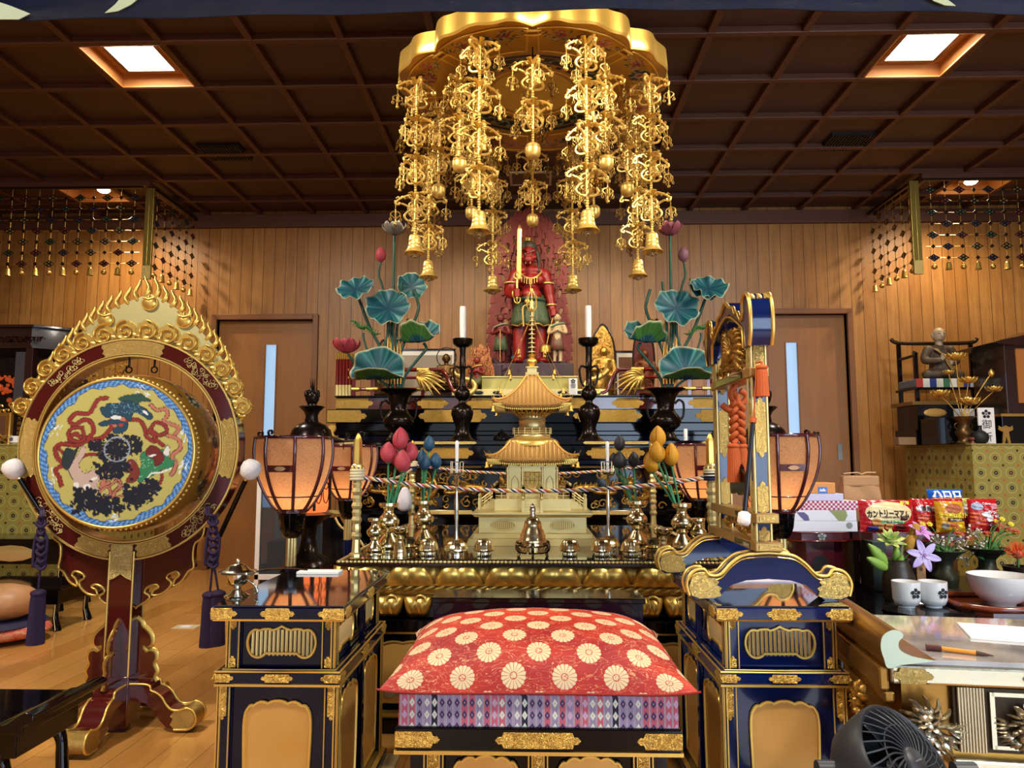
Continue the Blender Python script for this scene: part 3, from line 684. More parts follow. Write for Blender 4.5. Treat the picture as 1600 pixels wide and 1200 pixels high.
cordset('purple knotted cord with two tassels on the right of the drum stand', 'right', (325,790),(333,815),((328,928),(341,926)),0)
# ------------------------------------------------------------------ ritual side desks
def cusp(w_, h, up=True, n=5):
    """cusped panel outline, width w_, from 0 to h: straight-ish sides, scalloped top with a point"""
    o = []; a = w_/2
    o += [(-a*.84,0),(-a*.93, h*.25),(-a*.98, h*.55),(-a, h*.8),(-a*.96, h*.9)]
    o = [(p[0], p[1]) for p in spl(o, 3)]
    def arc(x0, x1, z0, z1, b): return [(x0+(x1-x0)*t, z0+(z1-z0)*t+b*sin(pi*t)) for t in (0,.25,.5,.75)]
    g = h*.012+.004
    top = arc(-a*.96,-a*.72, h*.9, h*.955, g)+arc(-a*.72,-a*.3, h*.955, h*.975, g)+arc(-a*.3,0, h*.975, h, g*.3)
    o += top; return o+[(-p[0], p[1]) for p in o[::-1]]+([(a*.84,0)] if False else [])
def window(w_, h):
    """squat cusped window with curled-in lower lobes"""
    a = w_/2; L = [(-a*.45,.13*h),(-a*.56,.02*h),(-a*.70,-.02*h),(-a*.86,.06*h),(-a*.97,.28*h),(-a, .55*h),(-a*.94,.82*h),(-a*.8,.97*h),(-a*.64,.95*h),(-a*.56,.99*h),(-a*.36,1.0*h),(-a*.28,.96*h),(-a*.12,1.02*h),(0,1.1*h)]
    o = [(p[0], p[1]) for p in spl(L, 4)]; return o+[(-p[0], p[1]) for p in o[::-1][1:]]
def plate(w_, h, both=True, left=True):
    """metal fitting outline with ogee ends, centred"""
    a, b = w_/2, h/2; e = min(a*.5, b*1.1)
    right = [(a-e, -b),(a-e*.8,-b*.45),(a-e*.35,-b*.45),(a, 0),(a-e*.35, b*.45),(a-e*.8, b*.45),(a-e, b)]
    lft = [(-p[0], -p[1]) for p in right] if both else [(-a, b),(-a, -b)]
    return right+lft
def putplate(t, cx, cz, w_, h, y, ends='both', m_=None, name='corner_fitting', th=.003, rot=False):
    if rot: o = plate(h, w_, ends == 'both'); o = [((-p[1]), p[0]) for p in o] if ends != 'down' else [(p[1], -p[0]) for p in o]
    else:
        o = plate(w_, h, ends == 'both'); 
        if ends == 'left': o = [(-p[0], -p[1]) for p in o]
    m = MB().prism([(cx+p[0], cz+p[1]) for p in o], th, y-th)
    r = m.build(name, m_ or ENG, t, smooth=False, bevel=.0008)
    h_ = MB(); s = -1 if ends == 'left' else 1
    return r
def desk(name, label, cat, loc, W=.35, DP=.62, H=.615, m_=NAVY, group=None, rz=0):
    t = thing(name, label, cat, loc, rz, group); a, b = W/2, DP/2
    # lower cabinet
    zt, zm, z0 = H-.04, H-.165,.03
    def carc(a1, b1, za, zb, nm, nx, ny, ov=None):
        MB().box(-a1+.012, a1-.012,-b1+.012, b1-.012, za, zb).build(nm, m_, t, smooth=False)
        for i in (-1,1):
            for j in (-1,1):
                p = MB().box(i*a1-(.03 if i > 0 else 0), i*a1+(.03 if i < 0 else 0), j*b1-(.03 if j > 0 else 0), j*b1+(.03 if j < 0 else 0), za, zb).build('corner_post', m_, t, smooth=False, bevel=.002)
                g = MB()
                for x in (i*(a1-.001), i*(a1-.008), i*(a1-.032)): g.tube([(x, j*(b1+.0015), za),(x, j*(b1+.0015), zb)], .002 if x != i*(a1-.008) else .0028,5)
                for y in (j*(b1-.002), j*(b1-.032)): g.tube([(i*(a1+.0015), y, za),(i*(a1+.0015), y, zb)], .002,5)
                g.build('gold_beading', GOLD, p)
    carc(a-.032, b-.032, zm, zt, 'upper_case', 1,2)
    carc(a-.018, b-.018, z0, zm-.045, 'lower_case', 1,2)
    # tops
    MB().box(-a, a, -b, b, H-.036, H-.004).build('table_top', m_, t, smooth=False, bevel=.003)
    MB().box(-a+.004, a-.004,-b+.004, b-.004, H-.004, H).build('glass_sheet', GLASSD, t, smooth=False, bevel=.001)
    g = MB()
    for z, q in ((H-.04,.004), ): g.frus(z, z+.006, a-.004, b-.004, a-.0, b-.0)
    g.build('gold_cornice', GOLD, t, smooth=False)
    MB().box(-a+.012, a-.012,-b+.012, b-.012, zm-.036, zm-.004).build('middle_ledge', m_, t, smooth=False, bevel=.002)
    g = MB().tube([(-a+.026,-b+.026, zm-.003),(a-.026,-b+.026, zm-.003),(a-.026, b-.026, zm-.003),(-a+.026, b-.026, zm-.003)], .002,6, closed=True).box(-a+.01, a-.01,-b+.01, b-.01, zm-.042, zm-.036).tube([(-a+.012,-b+.011, zm-.005),(a-.012,-b+.011, zm-.005),(a-.012, b-.011, zm-.005),(-a+.012, b-.011, zm-.005)], .003,6, closed=True)
    g.build('ledge_beading', GOLD, t, smooth=False)
    MB().box(-a, a, -b, b, 0,.03).build('base_plinth', m_, t, smooth=False, bevel=.003)
    MB().frus(.03,.038, a-.004, b-.004, a-.014, b-.014).build('plinth_beading', GOLD, t, smooth=False)
    # front fittings
    yf = -b-.0005
    for x, w_, e in ((-a+.035,.07, 'right'),(0,.092, 'both'),(a-.035,.07, 'left')): putplate(t, x, H-.020, w_, .029, yf, e)
    for x, w_, e in ((-a+.037,.05, 'right'),(0,.085, 'both'),(a-.037,.05, 'left')): putplate(t, x, zm-.021, w_, .021, yf+.012, e)
    for sx in (-1,1):
        x = sx*(a-.048)
        putplate(t, x, zt-.013,.018,.03,-b+.032-.0005, 'down', rot=True); putplate(t, x, zm+.016,.018,.03,-b+.032-.0005, 'up', rot=True)
        x = sx*(a-.033); putplate(t, x, zm-.085,.02,.085,-b+.018-.0005, 'down', rot=True); putplate(t, x, .085,.02,.09,-b+.018-.0005, 'up', rot=True)
    # front window with fluted gold
    def wind(w_, h, xf, zc, frame):
        o = window(w_, h); f = MB(); f.M = frame; f.outline([(xf+p[0], zc+p[1]) for p in o], .0042,-.002); f.tube([(xf+p[0], -.002, zc+p[1]) for p in (o[0], o[-1])], .003,5)
        fr = f.build('window_frame', GOLD, t)
        c = MB(); c.M = frame; nn = 15; c.sheet(nn*8,1, lambda u, v: (xf+(u-.5)*w_*.93,.003*cos(u*nn*2*pi), zc+.04*h+v*h*.93*(1-.12*abs(2*u-1)**4))); c.build('fluted_insert', GOLDP, t)
    def pan(w_, h, xf, zc, frame):
        o = cusp(w_, h); f = MB(); f.M = frame; f.prism([(xf+p[0], zc+p[1]) for p in o][::-1], .002,-.0015); f.build('gold_panel', GOLDM, t, smooth=False)
        f = MB(); f.M = frame; f.outline([(xf+p[0], zc+p[1]) for p in o], .0045,-.003); f.build('panel_frame', GOLD, t)
    I = Matrix.Translation
    wind(W*.52,.072,0, zm+.026, I((0,-b+.042,0))); pan(W*.5, zm-.045-.10,0,.065, I((0,-b+.028,0)))
    for s in (-1,1):
        for yo in (-DP*.22, DP*.22):
            fr = I((s*(a-.042), yo, 0)) @ Matrix.Rotation(s*pi/2,4, 'Z')
            wind(DP*.30,.072,0, zm+.026, fr); fr = I((s*(a-.028), yo, 0)) @ Matrix.Rotation(s*pi/2,4, 'Z'); pan(DP*.30, zm-.045-.10,0,.065, fr)
        q = MB(); q.box(min(s*(a-.03), s*(a-.015)), max(s*(a-.03), s*(a-.015)),-.012,.012, z0, zt); q.build('mid_post', m_, t, smooth=False, bevel=.002)
        for z, xo in ((H-.02, a),(zm-.021, a-.012)):
            for yo, w_ in ((-b+.035,.07),(0,.09),(b-.035,.07)):
                f = MB(); f.M = I((s*(xo+.0005), yo, 0)) @ Matrix.Rotation(s*pi/2,4, 'Z'); f.prism([(p[0], z+p[1]) for p in plate(w_, .026 if z > zm else .02)], .003,-.003); f.build('side_fitting', ENG, t, smooth=False)
    return t
L0, L1 = at(343,1047,1.95), at(530,1047,1.95)
DLX = -.662; DRX = .655
desk('side_desk', 'black lacquered gold-trimmed side desk to the left of the red cushion', 'desk', (DLX, 1.95+.31,0), group=None)
desk('side_desk', 'navy lacquered gold-trimmed side desk to the right, carrying the gong stand', 'desk', (DRX, 1.98+.31,0), m_=NAVYB, group=None)  # same navy lacquer as the left desk, bluer to imitate cool daylight
# ------------------------------------------------------------------ officiant's seat and its cushion
RX, RY0, RW, RD = .013,1.70,.318,.50
t = thing('prayer_platform', 'low black and gold platform seat under the red floral cushion', 'platform', (RX, RY0,0))
MB().box(-RW, RW, 0, RD, .352,.402).build('top_frame', LACQ, t, smooth=False, bevel=.003)
MB().box(-RW-.002, RW+.002,-.002, RD, .345,.353).build('gold_edge', GOLD, t, smooth=False)
for x, w_, e in ((-RW+.05,.1, 'right'),(0,.19, 'both'),(RW-.05,.1, 'left')): putplate(t, x, .377, w_, .034,-.0005, e)
MB().box(-RW+.03, RW-.03,.03, RD-.03,.02,.345).build('body', LACQ, t, smooth=False)
for x in (-RW+.085,0, RW-.085):
    p = MB().box(x-.022, x+.022,.012,.03,.02,.345).build('stile', LACQ, t, smooth=False); g = MB()
    for d in (-.021,-.013,.013,.021): g.tube([(x+d, .011,.02),(x+d, .011,.345)], .0022,5)
    g.build('gold_beading', GOLD, p); putplate(t, x, .31,.022,.07,.0115, 'down', rot=True)
for x in (-RW/2+.042-.0, RW/2-.042):
    o = cusp(.15,.30); m = MB().prism([(x+p[0], .035+p[1]) for p in o][::-1], .004,.024); m.build('gold_panel', GOLDM, t, smooth=False); MB().outline([(x+p[0], .035+p[1]) for p in o], .004,.022).build('panel_frame', GOLD, t)
    m = MB(); rd = random.Random(4)
    for k in range(26): a = rd.uniform(-.045,.045); z = .16+rd.uniform(-.1,.125); m.sph((x+a, .022, z),(rd.uniform(.006,.014),.004, rd.uniform(.004,.01)),8,5)
    m.build('carved_relief', mat('relief_green', '#3f4a3c', .45,.4, bump=(80,.5)), t)
t = tag(MB().box(-RW+.006, RW-.006,.004, RD-.01,.402,.472).build('woven_mat', mat('striped_brocade', fn=f_stripe, rough=.8), smooth=False, bevel=.004, loc=(RX, RY0,0)), 'thick tatami mat edged in striped pink and lilac brocade under the cushion', 'mat')
# cushion: pillow surface with uv in metres
CW, CD = .345,.265
def pil(u, v, top):
    x, y = 2*u-1,2*v-1; e = (max(0,1-abs(x)**2.6)*max(0,1-abs(y)**2.6))**.42
    px = x*CW*(1-.045*(1-y*y)*abs(x)**3); py = y*CD*(1-.05*(1-x*x)*abs(y)**3)
    cr = (abs(x)**8)*(abs(y)**8)
    z = .118*e if top else -.025*e
    if not top: z = -.020*e
    z += .004*sin(9*x+4*y)*e*(1-e)*2+.012*cr
    return (px*(1+.035*cr), py*(1+.02*cr), z)
NU, NV = 72,60; m = MB(); m.sheet(NU, NV, lambda u, v: pil(u, v, True)); m.sheet(NU, 24, lambda u, v: pil(u, 1-v, False))
t = thing('floor_cushion', 'plump red brocade cushion with cream chrysanthemum crests on the platform', 'cushion', (RX, RY0-.015+CD, .478))
o = m.build('cushion_cover', mat('red_chrysanthemum_brocade', fn=f_cushion, rough=.55, bump=.25), t, ang=180)
uv = o.data.uv_layers.new(name='UVMap'); vtx = o.data.vertices
arc = {}
for j in range(NV+1):
    s = 0; 
    if j: a, b = V(pil(.5,(j-1)/NV, True)), V(pil(.5, j/NV, True)); s = arc[j-1]+(b-a).length
    arc[j] = s
n1 = (NU+1)*(NV+1); UVS = np.zeros((len(o.data.loops),2), np.float32); li = np.zeros(len(o.data.loops), np.int32); o.data.loops.foreach_get('vertex_index', li)
for k, vi in enumerate(li):
    if vi < n1: j, i = divmod(int(vi), NU+1); UVS[k] = ((2*i/NU-1)*CW*1.03+1, arc[j]+1.013)
    else: p = vtx[int(vi)].co; UVS[k] = (p.x+1, p.y+2)
uv.data.foreach_set('uv', UVS.ravel())
MB().tube([(pil(i/60,0, True)[0], pil(i/60,0, True)[1]-.001, pil(i/60,0, True)[2]) for i in range(61)], .0025,6).build('seam_piping', mat('cushion_red', '#8a1c14', .6), t)
# black shelf behind the cushion
t = thing('incense_shelf', 'narrow black lacquer shelf between the cushion and the golden altar platform', 'shelf', (.018,2.285,0))
MB().box(-.315,.315,-.065,.075,.572,.588).build('shelf_top', LACQ, t, smooth=False, bevel=.003)
MB().box(-.31,.31,-.05,.06,.49,.572).build('apron', NAVY, t, smooth=False, bevel=.002)
for x in (-.28,.28): MB().box(x-.02, x+.02,-.045,.055,0,.49).build('leg', LACQ, t, smooth=False, bevel=.003)
# ------------------------------------------------------------------ great square altar with lotus petals
GX, GY, GW, GZ = .004,3.48,.725,.623
T = thing('lotus_altar', 'large square golden altar ringed with lotus petals and rope moulding', 'altar', (GX, GY, 0))
MB().box(-GW, GW, -GW, GW, .600,.615).build('table_top', DARKW, T, smooth=False, bevel=.003)
MB().box(-GW+.03, GW-.03,-GW+.03, GW-.03,.615, GZ).build('glass_sheet', GLASSD, T, smooth=False, bevel=.001)
m = MB()
for k in range(4):
    m.M = Matrix.Rotation(k*pi/2,4, 'Z')
    for i in range(96): m.sph((-GW+.008+i*(2*GW-.016)/95,-GW+.006,.616),(.0078,.010,.006),6,4)
m.M = None; o = m.build('beaded_rim', GOLDP, T)
MB().box(-GW+.05, GW-.05,-GW+.05, GW-.05,.50,.60).build('inner_core', GOLDO, T, smooth=False)
def petal(w_, h, up, dep=.05):
    """a double-lobed lotus petal standing in the xz plane, bulging to -y"""
    n, k = 18,10
    def f(u, v):
        x = (u-.5)*w_; a = abs(2*u-1)
        edge = (1-max(0, a-.55)**2*2.2); z = h*v*edge if up else -h*v*edge
        bul = sin(pi*min(1, v*.95+.03))**.6*(1-a**4)**.8*(1-.28*math.exp(-(a/.14)**2)*(.4+.6*v))
        return (x*(1-.10*v*v),-dep*bul, z)
    m = MB().sheet(n, k, f); m.sheet(2,2, lambda u, v: ((u-.5)*w_*.9,.012,(h if up else -h)*v*.95)); return m
pr = None; NPT = 8
for k in range(4):
    Mr = Matrix.Rotation(k*pi/2,4, 'Z')
    for i in range(NPT):
        x = -GW+.085+i*(2*GW-.17)/(NPT-1)
        if pr is None:
            pr = petal(.178,.088, True, .040).build('lotus_petal', GOLD, T, ang=80)
        o = pr if (k == 0 and i == 0) else dup(pr)
        o.matrix_local = Mr @ Matrix.Translation((x, -GW+.034,.526))
bk = None
for k in range(4):
    Mr = Matrix.Rotation(k*pi/2,4, 'Z')
    for i in range(NPT+1):
        x = -GW+.0+i*(2*GW)/(NPT); x = max(-GW+.02, min(GW-.02, x))
        if bk is None: bk = petal(.10,.066, True, .018).build('rear_petal', GOLDO, T, ang=80)
        o = bk if (k == 0 and i == 0) else dup(bk)
        o.matrix_local = Mr @ Matrix.Translation((x, -GW+.042,.534))
m = MB()
for k in range(4):
    m.M = Matrix.Rotation(k*pi/2,4, 'Z'); n = 34; w1 = GW-.055
    for i in range(n):
        x = -w1+2*w1*i/n; m.tube([(x, -w1-.002,.500),(x+.02,-w1-.012,.508),(x+.05,-w1-.012,.518),(x+.075,-w1-.002,.526)], [.006,.009,.009,.006], 6)
m.build('twisted_rope_moulding', GOLD, T)
m = MB(); m.box(-GW+.03, GW-.03,-GW+.03, GW-.03,.526,.534); m.box(-GW+.05, GW-.05,-GW+.05, GW-.05,.49,.5); m.build('moulding_step', GOLDO, T, smooth=False, bevel=.003)
dn = None
for k in range(4):
    Mr = Matrix.Rotation(k*pi/2,4, 'Z'); n = 13
    for i in range(n):
        x = -GW+.08+i*(2*GW-.16)/(n-1)
        if dn is None:
            dn = petal(.112,.082, False, .04).build('hanging_petal', GOLD, T, ang=80)
            MB().tube([(.022*cos(t)*(1-t*.05)+.012,-.034+t*.002,-.022+.022*sin(t)*(1-t*.05)) for t in [q*.4 for q in range(14)]], .005,6).build('curl', GOLDB, dn)
        o = dn if (k == 0 and i == 0) else dup(dn)
        o.matrix_local = Mr @ Matrix.Translation((x, -GW+.065,.492))
MB().box(-GW+.04, GW-.04,-GW+.04, GW-.04,.36,.40).box(-GW+.07, GW-.07,-GW+.07, GW-.07,.40,.495).build('black_step', LACQ, T, smooth=False, bevel=.004)
MB().box(-GW+.06, GW-.06,-GW+.06, GW-.06,.08,.36).build('body', LACQ, T, smooth=False)
MB().box(-GW+.02, GW-.02,-GW+.02, GW-.02,.0,.055).build('base', LACQ, T, smooth=False, bevel=.004)
MB().box(-GW+.03, GW-.03,-GW+.03, GW-.03,.055,.07).box(-GW+.058, GW-.058,-GW+.058, GW-.058,.345,.352).build('gold_line', GOLD, T, smooth=False)
for k in range(4):
    for i in range(3):
        Mr = Matrix.Rotation(k*pi/2,4, 'Z') @ Matrix.Translation(((i-1)*.43,-GW+.058,.1)); o = cusp(.36,.22)
        p = MB().prism(o[::-1], .003,-.003).build('gold_panel', GOLDM, T, smooth=False); p.matrix_local = Mr
        MB().outline(o, .0035,-.004).build('panel_frame', GOLD, p)
        l = MB()
        for a in (-.10,-.05,0,.05,.10): l.sph((a, -.005,.05),(.03,.003,.035),8,5)
        l.build('painted_lotus', mat('painted_lotus_grey', '#9c9c86', .5), p)
        l = MB().sph((0,-.009,.095),(.10,.003,.02),12,5); l.build('painted_leaf', mat('painted_green', '#4b5a3c', .5), p)
# ------------------------------------------------------------------ corner posts with the five-colour rope
def bamboo(name, label, x, y):
    t = thing(name, label, 'post', (x, y, GZ), group='gilt corner posts of the lotus altar'); r = .0165
    pr = [(.026,0),(.026,.006),(.018,.012),(.0165,.03)]
    for z in (.075,.135,.19,.245,.30): pr += [(r*.92, z-.014),(r*1.2, z-.006),(r*1.32, z),(r*1.2, z+.006),(r*.95, z+.014),(r*1.15, z+.03)]
    pr += [(.0165,.335),(.023,.34),(.0225,.348),(.017,.352)]
    MB().lathe(pr, 8).build('jointed_shaft', GOLDP, t, ang=25)
    MB().lathe([(.0165,.352),(.0175,.36),(.0165,.44),(.013,.452),(.006,.468),(.0005,.474)], 6).build('tip', GOLD, t, ang=20)
    m = MB()
    for k in range(8): m.sph((.0215*cos(k*pi/4),.0215*sin(k*pi/4),.336),(.006,.006,.010),6,4)
    m.build('petal_collar', GOLDB, t)
PX = .69
PS = {'fl': (-PX+.008, GY-.59), 'fr': (PX+.012, GY-.56), 'bl': (-PX+.03, GY+.61), 'br': (PX-.022, GY+.63)}
for k, n in (('fl', 'front left'),('fr', 'front right'),('bl', 'back left'),('br', 'back right')): bamboo('altar_post', 'gilt bamboo-jointed post at the %s corner of the lotus altar' % n, *PS[k])
RC = [mat('rope_navy', '#1b1c3e', .7), mat('rope_cream', '#e6d6a8', .7), mat('rope_gold', '#c89a48', .7), mat('rope_red', '#b03a3c', .7), mat('rope_white', '#e8e2dc', .7)]
def rope(label, a, b, sag, z, r=.0072, turns=26):
    o = V((a[0], a[1], z)); t = thing('five_colour_rope', label, 'rope', o)
    n = turns*8
    for j in range(5):
        m = MB(); pts = []
        for i in range(n+1):
            u = i/n; p = V((a[0]+(b[0]-a[0])*u, a[1]+(b[1]-a[1])*u, z-sag*4*u*(1-u)))-o
            d = (V(b+(0,))-V(a+(0,))).normalized(); nx = V((-d.y, d.x, 0)); an = 2*pi*(turns*u+j/5)
            pts.append(p+nx*(r*.6*cos(an))+V((0,0, r*.6*sin(an))))
        m.tube(pts, r*.52,5); m.build('strand', RC[j], t)
    for e in (a, b):
        m = MB()
        for q in range(3): m.tube([(e[0]-o.x+.024*cos(w_), e[1]-o.y+.024*sin(w_),.004*w_/6.3+(q-1)*.011) for w_ in [i*.42 for i in range(16)]], .0062,6)
        m.build('knot', RC[(1,0,3)[0 if e is a else 1]], t)
ZR = .925
rope('five-coloured twisted rope strung across the front of the lotus altar', PS['fl'], PS['fr'], .055, ZR)
rope('five-coloured twisted rope strung across the back of the lotus altar', PS['bl'], PS['br'], .05, ZR+.035, turns=24)
rope('five-coloured twisted rope along the left side of the lotus altar', PS['fl'], PS['bl'], .04, ZR+.012, turns=22)
rope('five-coloured twisted rope along the right side of the lotus altar', PS['fr'], PS['br'], .04, ZR+.012, turns=22)
a = PS['bl']; t = thing('cloth_pouch', 'small white cloth pouch hung from the back left altar post', 'pouch', (a[0]-.035, a[1]-.03,.80))
MB().lathe([(.002,.04),(.014,.036),(.018,.03),(.034,.0),(.042,-.04),(.038,-.075),(.02,-.09),(.0,-.09)], 16, lobes=lambda a_, v: 1+.06*sin(a_*5)+.05*sin(a_*3+v*6)).build('pouch', mat('white_cloth', '#e2e0e4', .8), t)
MB().tube([(0,0,.04),(.01,.01,.1),(.02,.02,.15)], .004,6).build('cord', RC[2], t)
# ------------------------------------------------------------------ brass ritual vessels
def vase(name, label, x, y, H, group=None, sc=1):
    t = thing(name, label, 'vase', (x, y, GZ), sc=1, group=group); s = H/.19
    pr = [(.040,0),(.041,.010),(.037,.014),(.037,.022),(.041,.026),(.043,.034),(.036,.05),(.022,.07),(.017,.078),(.021,.084),(.021,.088),(.018,.092),(.033,.10),(.041,.115),(.040,.128),(.028,.142),(.019,.150),(.018,.165),(.022,.172),(.030,.178),(.0355,.18),(.0355,.19),(.029,.19)]
    MB().lathe([(r*s, z*s) for r, z in pr], 32, cap=True).build('vase_body', BRASS, t, ang=50)
    m = MB()
    for q in (.088,.148,.176): m.tube([(pr[0][0]*0+(.0215 if q < .1 else .0225 if q < .16 else .031)*s*cos(k*pi/12),(.0215 if q < .1 else .0225 if q < .16 else .031)*s*sin(k*pi/12), q*s) for k in range(24)], .0022*s, 5, closed=True)
    m.build('ring_moulding', BRASS, t); return t
def bowl(label, x, y, group):
    t = thing('offering_bowl', label, 'bowl', (x, y, GZ), group=group)
    MB().lathe([(.026,0),(.0275,.002),(.0275,.016),(.026,.018)], 28).build('saucer_foot', CHROME, t)
    MB().lathe([(.026,.018),(.0385,.021),(.040,.024),(.037,.030),(.036,.040),(.031,.052),(.024,.061),(.017,.065),(.0,.063)], 48, lobes=lambda a, v: 1+.035*cos(a*10)*(v > .2)).build('lobed_cover', BRASS, t, ang=60)
    m = MB()
    for k in range(20): m.cone((.0278*cos(k*pi/10),.0278*sin(k*pi/10),.002),(.0278*cos(k*pi/10),.0278*sin(k*pi/10),.016),.0012,.0012,4)
    m.build('foot_ribs', BRASS, t); return t
YF = GY-.60
xat = lambda px, Y: at(px, 700, Y).x
for px, n in ((671, 'third'),(757, 'x'),(889, 'x'),(938, 'x'),(983, 'x')):
    nm = {671: 'brass lobed offering bowl leftmost of the front row, below the blue lotus buds', 757: 'brass lobed offering bowl between the left candlestick and the central censer', 889: 'brass lobed offering bowl just right of the central censer', 938: 'brass lobed offering bowl in front of the right altar candlestick', 983: 'brass lobed offering bowl rightmost of the front row, below the black lotus buds'}[px]
    bowl(nm, xat(px, YF), YF, 'lobed brass offering bowls')
def stick(label, px, Y):
    x = xat(px, Y); t = thing('brass_candlestick', label, 'candlestick', (x, Y, GZ), group='brass candlesticks on the lotus altar')
    MB().lathe([(.030,0),(.031,.014),(.029,.016)], 28).build('foot', CHROME, t)
    MB().lathe([(.029,.016),(.046,.020),(.047,.024),(.043,.034),(.036,.048),(.022,.058),(.009,.063)], 48, lobes=lambda a, v: 1+.03*cos(a*12)*(v > .2)).build('lobed_base', BRASS, t, ang=60)
    MB().lathe([(.010,.06),(.007,.075),(.0055,.10),(.0085,.17),(.0085,.20),(.005,.24),(.005,.30),(.012,.305),(.030,.312),(.032,.318),(.028,.319)], 20).build('stem_and_dish', CHROME, t)
    m = MB()
    for k in range(5): a = k*2*pi/5+.3; m.tube([(.024*cos(a),.024*sin(a),.317),(.026*cos(a),.026*sin(a),.36)], .0018,5)
    m.tube([(.026*cos(k*pi/10),.026*sin(k*pi/10),.36) for k in range(20)], .0016,5, closed=True); m.build('drip_rail', BRASS, t)
    c = thing('candle', label.replace('brass candlestick', 'slim white candle in the brass candlestick'), 'candle', (x, Y, GZ+.319), group=None)
    MB().lathe([(.0055,0),(.0072,.10),(.0075,.118),(.003,.124),(.0,.1245)], 14).build('wax', WAX, c); MB().cone((0,0,.124),(.001,0,.132),.001,.001,5).build('wick', BLACKP, c)
stick('brass candlestick left of the golden pagoda', 714, YF); stick('brass candlestick right of the golden pagoda', 949, YF+.16)
vase('brass_vase', 'large brass vase holding the red lotus buds', xat(609, YF+.03), YF+.03,.20)
vase('brass_vase', 'large brass vase holding the yellow lotus buds', xat(1063, YF+.03), YF+.03,.20)
vase('brass_vase', 'brass vase holding the blue lotus buds', xat(663, YF+.18), YF+.18,.20)
vase('brass_vase', 'brass vase holding the black lotus buds', xat(993, YF+.18), YF+.18,.20)
vase('brass_jar', 'small brass jar at the far left end of the altar front', xat(588, YF-.02), YF-.02,.145)
vase('brass_jar', 'small brass jar at the far right end of the altar front', xat(1088, YF+.0), YF+.0,.145)
for px, n in ((627, 'left'),(1033, 'right')):
    t = thing('brass_goblet', 'footed brass goblet at the %s of the altar front row' % n, 'goblet', (xat(px, YF-.04), YF-.04, GZ), group=None)
    MB().lathe([(.026,0),(.027,.008),(.024,.014),(.026,.02),(.022,.035),(.014,.055),(.013,.065),(.016,.07),(.016,.074),(.013,.078),(.02,.084),(.034,.092),(.037,.105),(.038,.112),(.033,.112),(.03,.098),(.0,.09)], 32).build('goblet_body', BRASS, t, ang=50)
    MB().tube([(.037*cos(k*pi/16),.037*sin(k*pi/16),.11) for k in range(32)], .003,6, closed=True).build('rolled_lip', BRASS, t)
for i, (px, Y) in enumerate(((600, YF+.12),(640, YF+.10),(1020, YF+.10),(1075, YF+.12))):
    t = thing('brass_cup', 'low brass cup on saucer among the vases, %s' % ('behind the left jar', 'below the blue buds vase', 'behind the right goblet', 'behind the right jar')[i], 'cup', (xat(px, Y), Y, GZ))
    MB().lathe([(.022,0),(.024,.01),(.018,.016),(.034,.02),(.040,.026),(.026,.03),(.030,.05),(.034,.058),(.03,.058),(.0,.034)], 28).build('cup_body', BRASS, t, ang=50)
# central censer
t = thing('incense_burner', 'three-tiered lidded brass incense burner on curved legs before the pagoda', 'incense burner', (xat(832, YF-.01), YF-.01, GZ))
MB().lathe([(.020,.010),(.050,.014),(.052,.020),(.046,.024),(.046,.036),(.052,.040),(.053,.046),(.050,.056),(.0,.06)], 40).build('bowl_body', BRASS, t, ang=50)
MB().lathe([(.050,.056),(.054,.058),(.054,.066),(.050,.070),(.050,.082),(.044,.092),(.043,.098),(.036,.108),(.035,.12),(.031,.134),(.022,.146),(.012,.152),(.0,.153)], 40).build('tiered_lid', BRASS, t, ang=50)
MB().lathe([(.012,.152),(.014,.158),(.009,.164),(.012,.172),(.011,.185),(.006,.196),(.0,.204)], 16).build('jewel_knob', CHROME, t)
for k in range(6):
    a = k*pi/3+pi/6; m = MB(); u = V((cos(a), sin(a),0))
    m.tube(spl([u*.044+V((0,0,.045)), u*.066+V((0,0,.05)), u*.070+V((0,0,.034)), u*.058+V((0,0,.018)), u*.066+V((0,0,.004))], 4), [.008]*6+[.006]*6+[.005]*6,7); m.build('leg', mat('dark_brass', '#6a5638', .25,1), t)
# ------------------------------------------------------------------ lotus bud bouquets
STEM = mat('bud_stem_green', '#3f8a5a', .5)
def bouquet(vx, vy, zt, buds, m_, nm, group):
    for i, (px, py, w_, h, d, w2) in enumerate(buds):
        tp = at(px, py+h/2, vy+d); s = (vy+d)/F; H = h*s; W = w_*s/2; b = V((vx+(i-2)*.004, vy, zt-.06))
        t = thing('lotus_bud', '%s lotus bud on a green stem, %s' % (nm, w2), 'flower', b, group=None); o = tp-b
        MB().tube(spl([V((0,0,0)), o*.55+V((0,0,.01)), o+V((0,0,.004))], 6),.0042,7).build('stem', STEM, t)
        m = MB(); m.lathe([(.003,0),(W*.55, H*.06),(W*.92, H*.24),(W, H*.42),(W*.88, H*.62),(W*.55, H*.82),(W*.2, H*.95),(.0005, H)], 24, o, lobes=lambda a, v: 1+.025*cos(a*12)); bd = m.build('bud', m_, t)
        for k in range(3):
            a = k*2.1+i; f = MB(); dr = V((cos(a), sin(a),0))
            f.tube([o+dr*(W*1.0*sin(pi*min(.98,.12+v*.85))**.75)+V((-dr.y, dr.x, 0))*W*.25*sin(v*3)+V((0,0, H*(.1+.86*v))) for v in [q/8 for q in range(9)]], .0016,5); f.build('petal_edge', m_, bd)
        MB().lathe([(.003,-.004),(W*.3,.0),(W*.5, H*.08),(W*.3, H*.1)], 12, o).build('sepal', STEM, t)
RB = mat('bud_red', '#b8404a', .6, bump=(120,.2)); BB = mat('bud_blue', '#1e4a66', .5, bump=(120,.2)); KB = mat('bud_black', '#24232a', .55, bump=(120,.3)); YB = mat('bud_yellow', '#d89a22', .6, bump=(120,.2))
zt = GZ+.2
